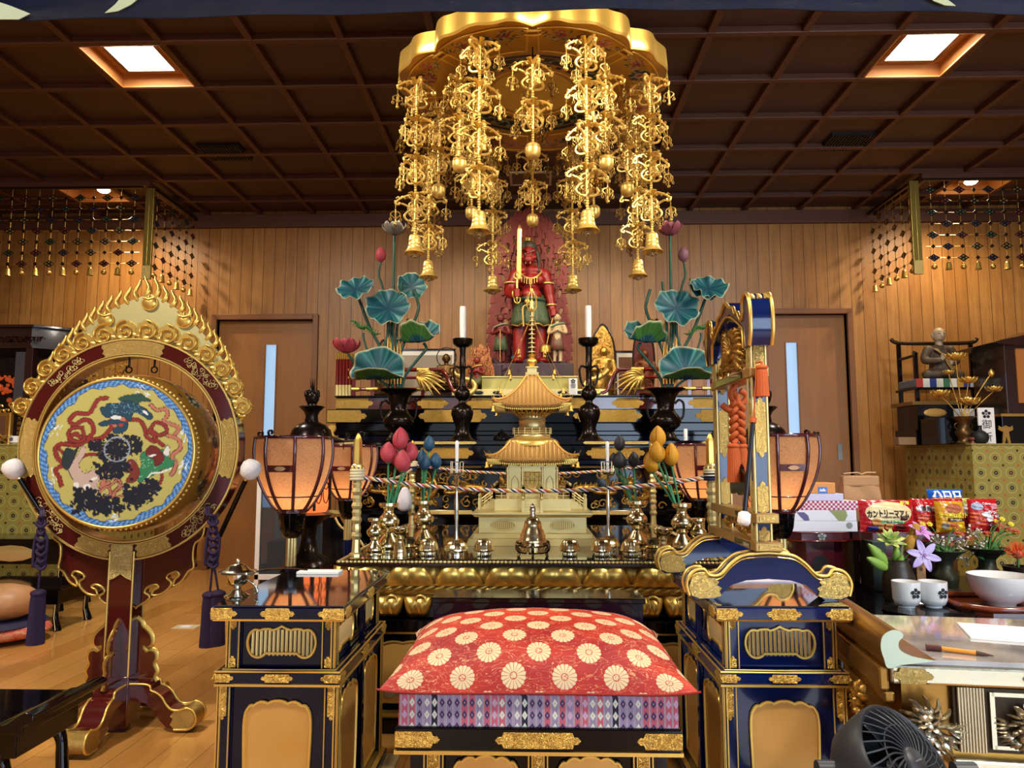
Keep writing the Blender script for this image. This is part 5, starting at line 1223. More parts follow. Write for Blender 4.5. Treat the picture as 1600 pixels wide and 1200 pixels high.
def arrangement(label, vlabel, px, mir, red):
    Y = 4.93; p = at(px, 690, Y); z0 = 1.108
    t = thing('bronze_vase', vlabel, 'vase', (p.x, Y, z0))
    MB().lathe([(.088,0),(.09,.008),(.078,.016),(.07,.024),(.062,.04),(.05,.06),(.06,.075),(.09,.10),(.103,.13),(.096,.158),(.068,.19),(.056,.215),(.058,.25),(.07,.29),(.095,.325),(.132,.342),(.134,.35),(.12,.35),(.05,.31)], 44).build('vase_body', BRONZE, t, ang=50)
    for s in (-1,1): MB().tube(spl([(s*.062,0,.25),(s*.09,0,.275),(s*.118,0,.255),(s*.12,0,.20),(s*.112,0,.16),(s*.09,0,.14)], 5),.008,8).build('handle', BRONZE, t)
    A = thing('lotus_arrangement', label, 'flower arrangement', (p.x, Y, z0+.35)); o = V((p.x, Y, z0+.35))
    fx = lambda x: (px+(x-px)) if not mir else px-(x-px)
    def Q(x, y, dy=0):      # design given for the left arrangement in photo pixels
        return at(px+(x-620)*(-1 if mir else 1), y, Y+dy)-o
    s = Y/F; stem = lambda pts, r=.010: MB().tube(spl(pts, 6), r, 8).build('stem', STEMD, A)
    base = lambda k: V((k*.012,0,-.10))
    # leaves
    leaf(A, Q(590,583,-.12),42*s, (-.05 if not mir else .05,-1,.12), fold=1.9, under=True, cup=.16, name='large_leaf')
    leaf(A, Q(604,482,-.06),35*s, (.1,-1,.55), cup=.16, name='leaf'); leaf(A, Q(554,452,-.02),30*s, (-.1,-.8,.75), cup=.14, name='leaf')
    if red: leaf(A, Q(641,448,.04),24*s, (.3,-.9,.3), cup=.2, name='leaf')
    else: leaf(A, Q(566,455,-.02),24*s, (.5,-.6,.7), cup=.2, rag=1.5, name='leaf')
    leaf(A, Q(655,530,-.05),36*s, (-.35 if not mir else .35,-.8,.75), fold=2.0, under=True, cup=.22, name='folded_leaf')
    leafroll(A, Q(545,502,.02), Q(594,524,.0),.024)
    # stems
    stem([base(0), Q(598,560), Q(604,520), Q(604,486,-.04)]); stem([base(-1), Q(600,560,.01), Q(575,510), Q(556,458)]); stem([base(-2), Q(606,590), Q(580,565), Q(567,532), Q(566,520)], .007)
    stem([base(1), Q(630,590), Q(652,560), Q(664,545), Q(660,536)]); stem([base(2), Q(622,560), Q(650,490), Q(650,470), Q(645,452)]); stem([base(-1), Q(600,600), Q(560,575), Q(539,549)], .008)
    stem([base(0), Q(612,520), Q(613,440), Q(614,366,.03)], .010); stem([base(1), Q(608,520), Q(596,450), Q(590,430), Q(593,406)], .008); stem([base(2), Q(618,540), Q(622,480), Q(626,440)], .009)
    # gilt bands round the stems
    m = MB()
    for k in range(5): m.tube([Q(604+k*5,600,-.02), Q(604+k*5,505,.01)], .007,6)
    m.build('gilt_stem', GOLDO, A)
    # buds and open flowers
    def bud(c, w_, h, m_, tilt=0):
        m = MB(); m.M = Matrix.Translation(c) @ Matrix.Rotation(tilt, 4, 'Y'); m.lathe([(.003,-h/2),(w_*.8,-h*.28),(w_, -.02*h),(w_*.82, h*.22),(w_*.4, h*.42),(.001, h/2)], 20, lobes=lambda a, v: 1+.06*abs(sin(a*2.5))); return m.build('lotus_bud', m_, A)
    def flower(c, r, m_, n=8, op=.5, edge=None):
        fl = None
        for ring, k_ in ((0, n),(1, n)):
            for i in range(k_):
                a = 2*pi*(i+.5*ring)/k_; u = V((cos(a), sin(a),0)); s_ = V((-sin(a), cos(a),0)); m = MB(); o_ = op*(1-.35*ring)
                def f(uu, v): w_ = .42*r*sin(pi*(.08+.90*v))**.7; return tuple(V(c)+u*(r*(.12+o_*1.2*sin(v*pi*.55)))+V((0,0, r*(1.15*v**1.2-.35)))+s_*w_*(2*uu-1)-u*(.25*w_*(2*uu-1)**2)*-1)
                m.sheet(6,8, f); q = m.build('petal', m_, A, ang=180, solid=.002)
        return q
    PNK = mat('petal_rose', '#a83c46', .6, bump=(60,.1)); WHT = mat('petal_white', '#c8bcb4', .6); PKB = mat('petal_grey_rose', '#8a4a52', .55)
    flower(Q(539,545,.0),19*s, PNK if red else WHT, 6,.8); flower(Q(614,362,.03),17*s, mat('petal_pewter', '#8e8a80', .4,.4) if red else PKB, 6,.8)
    bud(Q(593,398),8.5*s, 26*s, PNK if red else mat('bud_mauve', '#7a5058', .55)); 
    m = MB(); c = Q(640,505,.02); m.lathe([(.004,-.03),(.02,-.01),(.034,.02),(.034,.026),(.0,.022)], 14, c); m.build('seed_pod', GOLDO, A)
arrangement('carved lotus arrangement with teal leaves and a rose-red open flower, left on the altar', 'dark bronze two-handled vase under the left lotus arrangement', 622, False, True)
arrangement('carved lotus arrangement with teal leaves and a white open flower, right on the altar', 'dark bronze two-handled vase under the right lotus arrangement', 1041, True, False)
p = at(784,690,4.95); t = thing('bronze_censer_lid', 'small pierced dark bronze censer beside the left of the pagoda roof', 'censer', (p.x, 4.95,1.108))
MB().lathe([(.05,0),(.058,.01),(.056,.02)], 24).build('rim', BRONZE, t); m = MB()
for k in range(16): a = k*pi/8; m.tube(spl([(.055*cos(a),.055*sin(a),.018),(.04*cos(a),.04*sin(a),.045),(.008*cos(a),.008*sin(a),.06)], 3),.004,5)
m.build('pierced_lid', BRONZE, t); MB().lathe([(.008,.058),(.012,.064),(.006,.07),(.009,.078),(.0,.088)], 12).build('knob', BRONZE, t)
p = at(1069,690,4.9); t = thing('short_candle', 'short white candle standing beside the right bronze vase', 'candle', (p.x, 4.85,1.108)); MB().lathe([(.013,0),(.013,.075),(.011,.08),(0,.078)], 14).build('wax', WAX, t); MB().cone((0,0,.078),(0,0,.09),.001,.001,5).build('wick', BLACKP, t)
def sign(px0, px1, py0, py1, Y, zb, label, chars, crest=True):
    a, b = at(px0, py1, Y), at(px1, py0, Y); W = b.x-a.x; H = b.z-zb; t = thing('paper_sign', label, 'sign', (a.x+W/2, Y, zb))
    MB().box(-W/2, W/2,0,.012,0, H).build('board', WHITE, t, smooth=False, bevel=.001); ink = mat('ink_black', '#1c1a22', .6)
    z = H*.82
    if crest: m = MB(); plum(m, 0, z, W*.30); m.build('plum_crest', ink, t); z -= H*.30
    for ch in chars: text(ch, W*.62, 'lettering', ink, t, Matrix.Translation((0,-.001, z)) @ TXM); z -= W*.78
    return t
def plum(m, cx, cz_, r, y=-.0015, th=.0015):
    for k in range(5): a = pi/2+k*2*pi/5; m.prism([(cx+r*.62*cos(a)+r*.33*cos(q*.42), cz_+r*.62*sin(a)+r*.33*sin(q*.42)) for q in range(15)], th, y)
    m.prism([(cx+r*.2*cos(q*.6), cz_+r*.2*sin(q*.6)) for q in range(10)], th, y)
sign(889,902,591,620,5.38,1.457, 'small white standing sign with plum crest beside the pagoda roof', '御')
# ------------------------------------------------------------------ statues
def clay(parts, name, m_, t, vox=.008, col=None, sm=1):
    """overlapping tapered limbs and ellipsoids fused into one skin"""
    m = MB()
    for p in parts:
        if p[0] == 'c': m.tube(spl(p[1], 4) if len(p[1]) > 2 else p[1], p[2] if len(p[1]) == 2 or not isinstance(p[2], (list, tuple)) else [p[2][min(len(p[2])-1, i//4)]+((p[2][min(len(p[2])-1, i//4+1)]-p[2][min(len(p[2])-1, i//4)])*(i % 4)/4) for i in range(4*(len(p[1])-1)+1)], 12); [m.sph(q, p[2] if not isinstance(p[2], (list, tuple)) else p[2][min(i, len(p[2])-1)]*.98,12,8) for i, q in enumerate(p[1])]
        elif p[0] == 'e': m.sph(p[1], p[2], 16,10)
    o = m.build(name, m_, t, ang=180); k = o.modifiers.new('r', 'REMESH'); k.mode = 'VOXEL'; k.voxel_size = vox; k.use_smooth_shade = True
    k = o.modifiers.new('s', 'SMOOTH'); k.factor = .5; k.iterations = sm; return o
FR = mat('statue_red', '#7e1612', .45, bump=(40,.1)); FRD = mat('flame_red', '#701a0e', .5, bump=(30,.2)); FG = mat('skirt_green', fn=f_mottle('#2c4a38', '#5a5a34', 60,3,1), rough=.5, bump=.3); HAIR = mat('statue_hair', '#3a342a', .5, bump=(150,.6)); SKIN = mat('statue_pale', '#b8a078', .5)
SY = 5.85; sb = at(830,565, SY).z; sp = V((at(829,565, SY).x, SY, 1.60))
T = thing('guardian_statue', 'red skinned guardian deity statue with upright golden sword before a flame halo', 'statue', (sp.x, SY, sb)); q_ = lambda x, y, dy=0: at(829+(x-829), y, SY+dy)-V((sp.x, SY, sb))
k_ = SY/F
B = [('c', [q_(812,560), q_(811,530), q_(815,505)], [.045,.055,.065]),('c', [q_(842,560), q_(844,530), q_(840,505)], [.045,.055,.065]),
     ('e', q_(808,564,-.03),(.045,.08,.028)),('e', q_(848,564,-.03),(.045,.08,.028)),('c', [q_(828,500), q_(828,465)], [.095,.09]),('e', q_(829,462,-.035),(.092,.085,.07)),('e', q_(829,440,0),(.108,.075,.085)),
     ('e', q_(818,437,-.055),(.052,.035,.042)),('e', q_(841,437,-.055),(.052,.035,.042)),('e', q_(828,424,0),(.13,.06,.045)),('c', [q_(826,424), q_(826,412)], [.05,.045]),
     ('c', [q_(806,430), q_(799,447), q_(795,458,-.03)], [.05,.046,.04]),('c', [q_(795,458,-.03), q_(804,461,-.10), q_(809,459,-.13)], [.04,.034,.028]),
     ('c', [q_(851,430), q_(856,448), q_(859,462)], [.05,.046,.04]),('c', [q_(859,462), q_(862,476,-.02), q_(864,487,-.04)], [.04,.032,.026])]
clay(B, 'body', FR, T, .009)
H = [('e', q_(825,398,-.03),(.066,.068,.082)),('e', q_(825,406,-.06),(.05,.045,.045)),('c', [q_(825,401,-.078), q_(825,396,-.076)], [.015,.009]),('e', q_(825,409,-.076),(.030,.018,.012)),('e', q_(815,402,-.07),(.020,.018,.018)),('e', q_(835,402,-.07),(.020,.018,.018)),
     ('c', [q_(814,391,-.083), q_(823,395,-.094)], [.008,.010]),('c', [q_(836,391,-.083), q_(827,395,-.094)], [.008,.010]),('e', q_(811,402,.0),(.012,.016,.026)),('e', q_(839,402,.0),(.012,.016,.026))]
clay(H, 'head', FR, T, .005)
m = MB()
for s in (-1,1):
    m.sph(q_(825+s*4.5,396.6,-.094),(.012,.006,.006),10,6); m.tube([q_(825+s*9,390.5,-.092), q_(825+s*2,393.6,-.104)], .0065,5)
m.tube([q_(818,409.5,-.090), q_(825,408,-.098), q_(832,409.5,-.090)], .004,5); m.build('brows_and_eyes', mat('ink_line', '#140c0a', .4), T)
m = MB()
for s in (-1,1): m.sph(q_(825+s*4.5,396.8,-.099),(.0045,.003,.003),6,4); m.cone(q_(825+s*3.5,409,-.104), q_(825+s*4,412.5,-.104),.003,.001,5)
m.build('eye_whites', mat('eye_gold', '#e0c880', .4), T)
h = clay([('e', q_(825,388,.0),(.079,.082,.062)),('c', [q_(812,396,.0), q_(812,408,-.01)], [.022,.012]),('c', [q_(839,396,0), q_(842,412,-.02), q_(842,424,-.05)], [.022,.012,.010])], 'hair', HAIR, T, .007)
MB().lathe([(.030,0),(.036,.012),(.030,.02),(.038,.04),(.034,.045),(.024,.028),(.0,.024)], 10, q_(825,381,-.01)).build('topknot_crown', GOLDO, T)
m = MB(); m.tube([q_(825,385,-.072)+V((.066*sin(a),.070*(1-cos(a)),.008)) for a in [(i-8)*.2 for i in range(17)]], .006,6); m.build('diadem', GOLDO, T)
sk = MB(); c = q_(829,462,0)
zt_, zb_ = q_(829,462).z, q_(829,512).z
sk.lathe([(.105, zt_),(.118, zt_-.05),(.14, zt_-.12),(.165, zb_+.05),(.172, zb_),(.155, zb_+.005),(.0, zt_-.1)], 48,(q_(829,462).x, 0,0), lobes=lambda a, v: (1+.06*sin(a*9)*v)*(1-.22*abs(sin(a)))); sk.build('skirt', FG, T, ang=180)
m = MB(); m.tube([(q_(829,512).x+.165*cos(a)*(1+.06*sin(a*9)),.165*.8*sin(a), zb_+.004+.008*sin(a*9)) for a in [i*2*pi/60 for i in range(60)]], .006,6, closed=True); m.build('skirt_hem', GOLDO, T)
m = MB(); m.tube([(q_(829,470).x+.108*cos(a),-.004+.098*sin(a), q_(829,470).z) for a in [i*2*pi/40 for i in range(40)]], .016,7, closed=True); m.build('waist_sash', mat('sash_green', '#35503c', .5), T)
MB().sph(q_(824,471,-.115),(.026,.012,.024),12,8).build('belt_boss', GOLDO, T)
for s, x in ((-1,817),(1,833)): MB().tube(spl([q_(824,476,-.12), q_(x, 480,-.14), q_(x, 495,-.15), q_(x-s, 510,-.155)], 4),.011,6, flat=.5).build('sash_ribbon', mat('ribbon_cream', '#c8a860', .5), T)
m = MB()
for s in (-1,1): m.tube(spl([q_(829+s*16,512,.03), q_(829+s*24,530,.02), q_(829+s*22,548,.02), q_(829+s*30,560,.02)], 4),.02,7, flat=.4)
m.build('trailing_scarf', mat('scarf_teal', '#2a6470', .5), T)
def bangle(c, r, t, d=(0,0,1), nm='armlet'): d = V(d).normalized(); u = d.orthogonal().normalized(); w_ = d.cross(u); return MB().tube([c+u*r*cos(a)+w_*r*sin(a) for a in [i*2*pi/20 for i in range(20)]], .008,6, closed=True).build(nm, GOLDB, t)
bangle(q_(798,443),.052, T); bangle(q_(855,444),.052, T); bangle(q_(862,477,-.02),.036, T); bangle(q_(806,460,-.11),.034, T, (1,-1,0))
m = MB(); m.tube(spl([q_(812,425,-.05), q_(819,432,-.09), q_(829,435,-.10), q_(839,432,-.09), q_(846,425,-.05)], 5),.008,6)
for k in range(7): x = 815+k*4; m.sph(q_(x, 434+2*sin(k*pi/6),-.098),.007,7,5); m.tube([q_(x, 434,-.1), q_(x, 441+3*sin(k*pi/6),-.102)], .004,5)
m.tube([q_(829,435,-.1), q_(829,452,-.108)], .004,5); m.sph(q_(829,452,-.11),.009,7,5); m.build('necklace', GOLDB, T)
# hands
def fist(c, ax, t, m_, sd=1, R0=.021):
    ax = V(ax).normalized(); f = V((0,-1,0)); f = (f-ax*f.dot(ax)).normalized(); s_ = ax.cross(f); P_ = [('e', c+f*-.006,(.026,.022,.03))]
    for k in range(4):
        b = c+ax*((1.5-k)*.0155); P_.append(('c', [b-s_*sd*.02-f*.0, b-s_*sd*.014+f*.026, b+s_*sd*.012+f*.030, b+s_*sd*.02+f*.010], [.0085,.0085,.008,.0068]))
    P_.append(('c', [c+ax*.02-s_*sd*.024, c+ax*.034-s_*sd*.006+f*.018, c+ax*.028+s_*sd*.012+f*.026], [.010,.009,.008])); return clay(P_, 'hand', m_, t, .0045)
hc = q_(808,459,-.155); fist(hc, (0,0,1), T, FR); fist(q_(865,491,-.05),(0,.3,1), T, FR, -1)
m = MB(); z0 = q_(809,443).z; m.M = Matrix.Translation((hc.x, hc.y-.012,0)) @ Matrix.Rotation(.02,4, 'Y')
zt2 = q_(811,360).z
m.add([(-.018,0, z0),(0,-.007, z0),(.018,0, z0),(0,.007, z0),(-.016,0, zt2-.04),(0,-.006, zt2-.04),(.016,0, zt2-.04),(0,.006, zt2-.04),(0,0, zt2)], [(0,1,5,4),(1,2,6,5),(2,3,7,6),(3,0,4,7),(4,5,8),(5,6,8),(6,7,8),(7,4,8)]); sw = m.build('sword_blade', mat('blade_gold', '#e0b060', .25,1), T, smooth=False)
m = MB(); m.M = Matrix.Translation((hc.x, hc.y-.012,0)); zb3 = q_(808,470).z; m.tube([(0,0, zb3),(0,0, z0)], .010,8); m.sph((0,0, z0),(.028,.012,.012),10,6)
for zz, d in ((z0,1),(zb3,-1)):
    for k in range(3): a = k*2*pi/3+.5; u = V((cos(a), sin(a),0)); m.tube(spl([(0,0, zz)+u*0 if False else V((0,0, zz)), u*.026+V((0,0, zz+d*.012)), u*.022+V((0,0, zz+d*.04)), V((0,0, zz+d*.058))], 4),.005,6)
m.build('vajra_hilt', GOLDB, T)
m = MB(); m.tube(spl([q_(864,495,-.06), q_(858,520,-.08), q_(854,540,-.09), q_(852,548,-.09)], 4),.004,6); m.lathe([(.0,.04),(.03,.03),(.045,.02),(.045,-.03),(.03,-.035),(0,-.035)], 8, q_(852,545,-.1)); m.build('held_lasso', GOLDO, T)
# flame halo: lobed board of flame tongues with leaf-shaped openings
hy = .12; m = MB()
ol = spl([q_(x, y, hy) for x, y in ((768,575),(763,545),(764,510),(768,470),(766,430),(770,395),(780,370),(795,352),(812,342),(829,336),(846,342),(862,354),(876,374),(884,400),(886,432),(884,470),(890,510),(893,545),(888,575))], 5)
rd = random.Random(11); holes = []; loop = [(p.x, p.z) for p in ol]
cands = []
for k in range(400):
    a = rd.uniform(.0, pi); r = rd.uniform(.52,.9); x = cos(a)*r*.30; z = q_(829,440).z+sin(a)*r*.52-.0
    if rd.random() < .45: x = rd.choice((-1,1))*rd.uniform(.19,.27); z = rd.uniform(q_(0,560).z, q_(0,440).z)
    cx = q_(829,440).x+x
    if all(hypot(cx-c[0], (z-c[1])*.7) > .062 for c in cands): cands.append((cx, z))
def drop(cx, cz_, s_, lean): return [(cx+s_*(.45*sin(t)*(1-.35*cos(t)) )+lean*s_*1.2*(1-cos(t))*.4, cz_+s_*(-cos(t)*1.0)) for t in [i*2*pi/12 for i in range(12)]]
def inside(p): 
    c = False
    for a, b in zip(loop, loop[1:]+loop[:1]):
        if (a[1] > p[1]) != (b[1] > p[1]) and p[0] < (b[0]-a[0])*(p[1]-a[1])/(b[1]-a[1])+a[0]: c = not c
    return c
for cx, cz_ in cands[:90]:
    d = drop(cx, cz_, rd.uniform(.026,.040),.5 if cx > 0 else -.5)
    if all(inside((p[0]+(p[0]-cx)*.8, p[1]+(p[1]-cz_)*.6)) for p in d): holes.append(d[::-1])
m.prism([loop[::-1]]+holes, .035, hy); m.build('flame_halo', FRD, T)
m = MB(); N_ = len(ol)
def flame2d(x, z, w_, h, lean):
    L_ = [(x-w_, z-h*.25),(x-w_*.95, z+h*.15),(x-w_*.35+lean*.1, z+h*.5),(x-w_*.25+lean*.5, z+h*.75),(x+lean, z+h)]
    R_ = [(x+w_*.35+lean*.55, z+h*.66),(x+w_*.5+lean*.2, z+h*.42),(x+w_*.8, z+h*.15),(x+w_, z-h*.2)]
    return [(q[0], q[1]) for q in spl([(p_[0], p_[1]) for p_ in (L_+R_)], 3)]
for i in range(1, N_-1,2):
    p = ol[i]; x = p.x-q_(829,0).x; lean = (-.030 if x > 0 else .030)*rd.uniform(.6,1.2)
    m.prism(flame2d(p.x-(.008 if x > 0 else -.008), p.z, rd.uniform(.020,.028), rd.uniform(.07,.11), lean)[::-1], .03, hy+rd.uniform(-.01,.004))
for k in range(120):
    a = rd.uniform(0, pi); r = rd.uniform(.4,.93); x = cos(a)*r*.29; z = q_(829,440).z+sin(a)*r*.50
    if rd.random() < .45: x = rd.choice((-1,1))*rd.uniform(.13,.27); z = rd.uniform(q_(0,570).z, q_(0,440).z)
    if not inside((q_(829,0).x+x, z)): continue
    m.prism(flame2d(q_(829,0).x+x, z, rd.uniform(.010,.017), rd.uniform(.06,.11),(-.02 if x > 0 else .02)*rd.uniform(.5,1.4))[::-1], .012, hy-rd.uniform(.006,.02))
m.build('flame_tongues', FRD, T)
m = MB(); rd = random.Random(2)
for k in range(60):
    x = rd.uniform(-.30,.30); y = rd.uniform(-.13,.17); z = rd.uniform(-.02,-.17); s_ = rd.uniform(.04,.085); m.M = Matrix.Translation((x+q_(829,0).x, y, z)) @ Matrix.Rotation(rd.uniform(0,6),4,(rd.random(), rd.random(), rd.random()+.1)); m.bx((0,0,0),(s_*1.3, s_, s_*1.1))
m.M = None; m.box(q_(768,0).x, q_(890,0).x, -.14,.18,-(sb-1.605),-.03); m.build('rock_base', mat('rock_purple', fn=f_mottle('#3c2a34', '#2a1c1c', 8), rough=.6, bump=.5), T, smooth=False, bevel=.008)
# child attendants and small images
def standing(name, label, cx, yt, yb, Y, skin, robe, legs, pray=False, staff=False, pale=False, halo=None, zb=None):
    b = at(cx, yb, Y); h = at(cx, yt, Y).z-b.z; t = thing(name, label, 'statue', (b.x, Y, zb if zb is not None else b.z)); z = lambda v: v*h; o = (b.z-zb) if zb is not None else 0; s = h
    clay([('c', [(-.06*s, 0, z(.04)),(-.055*s, 0, z(.25))], [.032*s, .045*s]),('c', [(.06*s, 0, z(.04)),(.055*s, 0, z(.25))], [.032*s, .045*s]),('e', (-.06*s, -.03*s, z(.02)),(.04*s, .07*s, .022*s)),('e', (.06*s, -.03*s, z(.02)),(.04*s, .07*s, .022*s)),
          ('c', [(0,0, z(.4)),(0,0, z(.68))], [.10*s, .095*s]),('e', (0,0, z(.74)),(.14*s, .07*s, .05*s)),('c', [(0,0, z(.78)),(0,0, z(.84))], [.04*s, .04*s]),
          ('c', [(-.13*s, 0, z(.73)),(-.17*s, -.02*s, z(.60)),(-.05*s, -.12*s, z(.62)),(-.01*s, -.13*s, z(.66))], [.045*s, .038*s, .03*s, .025*s]),('c', [(.13*s, 0, z(.73)),(.17*s, -.02*s, z(.60)),(.05*s, -.12*s, z(.62)),(.01*s, -.13*s, z(.66))], [.045*s, .038*s, .03*s, .025*s])], 'body', skin, t, .012*s)
    clay([('e', (0,-.01*s, z(.905)),(.072*s, .075*s, .085*s)),('e', (0,-.083*s, z(.90)),(.012*s, .014*s, .018*s)),('e', (0,-.07*s, z(.865)),(.03*s, .02*s, .014*s)),('e', (-.072*s, 0, z(.90)),(.012*s, .014*s, .026*s)),('e', (.072*s, 0, z(.90)),(.012*s, .014*s, .026*s))], 'head', skin, t, .007*s)
    m = MB()
    for q in (-1,1): m.sph((q*.026*s, -.078*s, z(.915)),(.012*s, .004*s, .004*s),8,4)
    m.tube([(-.016*s, -.088*s, z(.868)),(.016*s, -.088*s, z(.868))], .003*s, 4); m.build('facial_features', mat('ink_line', '#140c0a', .4), t)
    clay([('e', (0,.012*s, z(.945)),(.077*s, .078*s, .060*s))], 'hair', HAIR, t, .01*s)
    for q in (-1,1): clay([('e', (q*.014*s, -.135*s, z(.665)),(.016*s, .014*s, .03*s))]+[('c', [(q*.012*s, (-.148+.007*i)*s, z(.675)),(q*.008*s, (-.150+.007*i)*s, z(.725-(abs(i-1.5))*.006))], [.0065*s, .005*s]) for i in range(4)]+[('c', [(q*.022*s, -.14*s, z(.67)),(q*.014*s, -.152*s, z(.70))], [.007*s, .005*s])], 'hand', skin, t, .0045*s)
    MB().lathe([(.105*s, z(.56)),(.115*s, z(.5)),(.13*s, z(.38)),(.15*s, z(.24)),(.14*s, z(.24)),(.0, z(.4))], 32, lobes=lambda a, v: (1+.06*sin(a*8)*v)*(1-.2*abs(sin(a)))).build('skirt', robe, t, ang=180)
    MB().tube([(.14*s*cos(a),.085*s*sin(a)-.0, z(.74)+.05*s*cos(a+.5)) for a in [i*2*pi/24 for i in range(24)]], .02*s, 6, closed=True).build('scarf', legs, t)
    if staff: MB().tube([(0,-.16*s, z(.0)),(0,-.15*s, z(.66))], .01*s, 6).build('staff', GOLDO, t)
    return t, s
standing('attendant_statue', 'small red skinned child attendant leaning on a staff, left of the guardian', 782,486,562, SY-.06, mat('attendant_red', '#5e1a14', .45), FG, mat('scarf_grey', '#7a7a60', .5), staff=True, zb=sb-.035+.02)
standing('attendant_statue', 'small pale child attendant with joined hands, right of the guardian', 871,486,563, SY-.06, SKIN, mat('robe_redbrown', fn=f_mottle('#7a3426', '#4a5a4a', 40), rough=.5), mat('scarf_jade', '#5f8a6a', .5), zb=sb-.035+.02)
# small red image with its own flame halo, on the red tier
Yf = 5.62; t, s = standing('fudo_figure', 'small red armed figure with sword before a pointed flame halo, beside the left candlestick', 745,548,612, Yf, mat('attendant_red2', '#7a2218', .45), mat('robe_goldgreen', fn=f_mottle('#6a6a30', '#3a4a3a', 50), rough=.4, bump=.3), GOLDO, zb=1.457)
m = MB(); pl = spl([(-.11,0),(-.135,.12),(-.12,.25),(-.08,.33),(-.02,.40),(.0,.43),(.03,.40),(.08,.32),(.11,.22),(.125,.12),(.10,0)], 5); m.prism([(p[0]+.02, p[1]) for p in pl][::-1], .02,.07)
rd = random.Random(8)
for k in range(120): x, z = rd.uniform(-.11,.11), rd.uniform(.0,.36); w_ = V((x*(1-z*.8)+.02,.066, z)); m.tube([w_, w_+V((.006,-.006,.025)), w_+V((-.006,0,.05))], [.006,.006,.001], 5)
m.build('flame_halo', mat('flame_red_gilt', fn=f_mottle('#8e2a1a', '#b08a3c', 70,2), rough=.45), t)
MB().add([(-.10,-.06,.16),(-.092,-.066,.16),(-.084,-.06,.16),(-.092,-.054,.16),(-.092,-.06,.34)], [(0,1,4),(1,2,4),(2,3,4),(3,0,4),(3,2,1,0)]).tube([(-.092,-.06,.11),(-.092,-.06,.17)], .008,6).build('sword', GOLDB, t, smooth=False)
MB().box(-.12,.12,-.08,.12,-.0,.03).build('plinth', mat('plinth_navy', '#1a2030', .4), t, smooth=False, bevel=.004)
def mandorla(label, cx, yt, yb, w_, Y, m_, mb, zb, pointed=True):
    b = at(cx, yb, Y); H_ = at(cx, yt, Y).z-zb; k = Y/F; W = w_*k/2; t = thing('golden_saint_figure' if pointed else 'round_halo_figure', label, 'statue', (b.x, Y, zb))
    pl = spl([(-W*.7,0),(-W*.9, H_*.3),(-W, H_*.55),(-W*.82, H_*.8),(-W*.35, H_*.95),(0, H_),(W*.35, H_*.95),(W*.82, H_*.8),(W, H_*.55),(W*.9, H_*.3),(W*.7,0)], 4)
    m = MB().prism([(p[0], p[1]) for p in pl][::-1], .02,.05); h_ = m.build('mandorla', m_, t); MB().tube([(p[0], .048, p[1]) for p in pl], .008,6).build('mandorla_rim', DARKW, h_)
    s = H_*.62
    clay([('c', [(0,0,.06),(0,0, s*.5),(0,0, s*.75)], [.05,.052,.05]),('e', (0,0, s*.8),(.075,.04,.03)),('c', [(0,0, s*.85),(0,0, s*.9)], [.02,.02]),('c', [(-.065,0, s*.78),(-.08,-.01, s*.6),(-.02,-.05, s*.62)], [.024,.02,.014]),('c', [(.065,0, s*.78),(.08,-.01, s*.55),(.05,-.03, s*.45)], [.024,.02,.014]),('e', (0,-.01, s*.98),(.032,.034,.042)),('e', (0,0, s*1.06),(.015,.015,.02)),('e', (0,-.043, s*.97),(.006,.007,.010)),('e', (0,0, s*.2),(.07,.05,.12))], 'body', mb, t, .006)
    m = MB()
    for k in range(5): m.tube(spl([(-.05+k*.006,-.035, s*.72),(-.01+k*.004,-.06, s*(.5-.06*k)),(.045,-.045, s*(.45-.07*k))], 4),.004,5)
    m.build('robe_folds', mb, t); MB().lathe([(.09,0),(.095,.02),(.07,.035),(.085,.05),(.06,.06),(0,.06)], 24).build('lotus_pedestal', mb, t)
mandorla('golden standing saint before a pointed gilt mandorla, right of the right candlestick', 944,505,620,38,5.6, GOLDC, GOLDO, 1.457)
mandorla('dark reddish round-haloed image on the altar behind the right lotus stems', 1008,508,600,34,5.9, mat('halo_rust', '#5e2416', .5,.2, bump=(50,.5)), mat('rust_bronze', '#6e3c20', .45,.4),1.457, False)
mandorla('dark round-haloed image hidden among the left lotus stems', 596,530,600,26,5.9, BRONZEM, BRONZEM, 1.457, False)
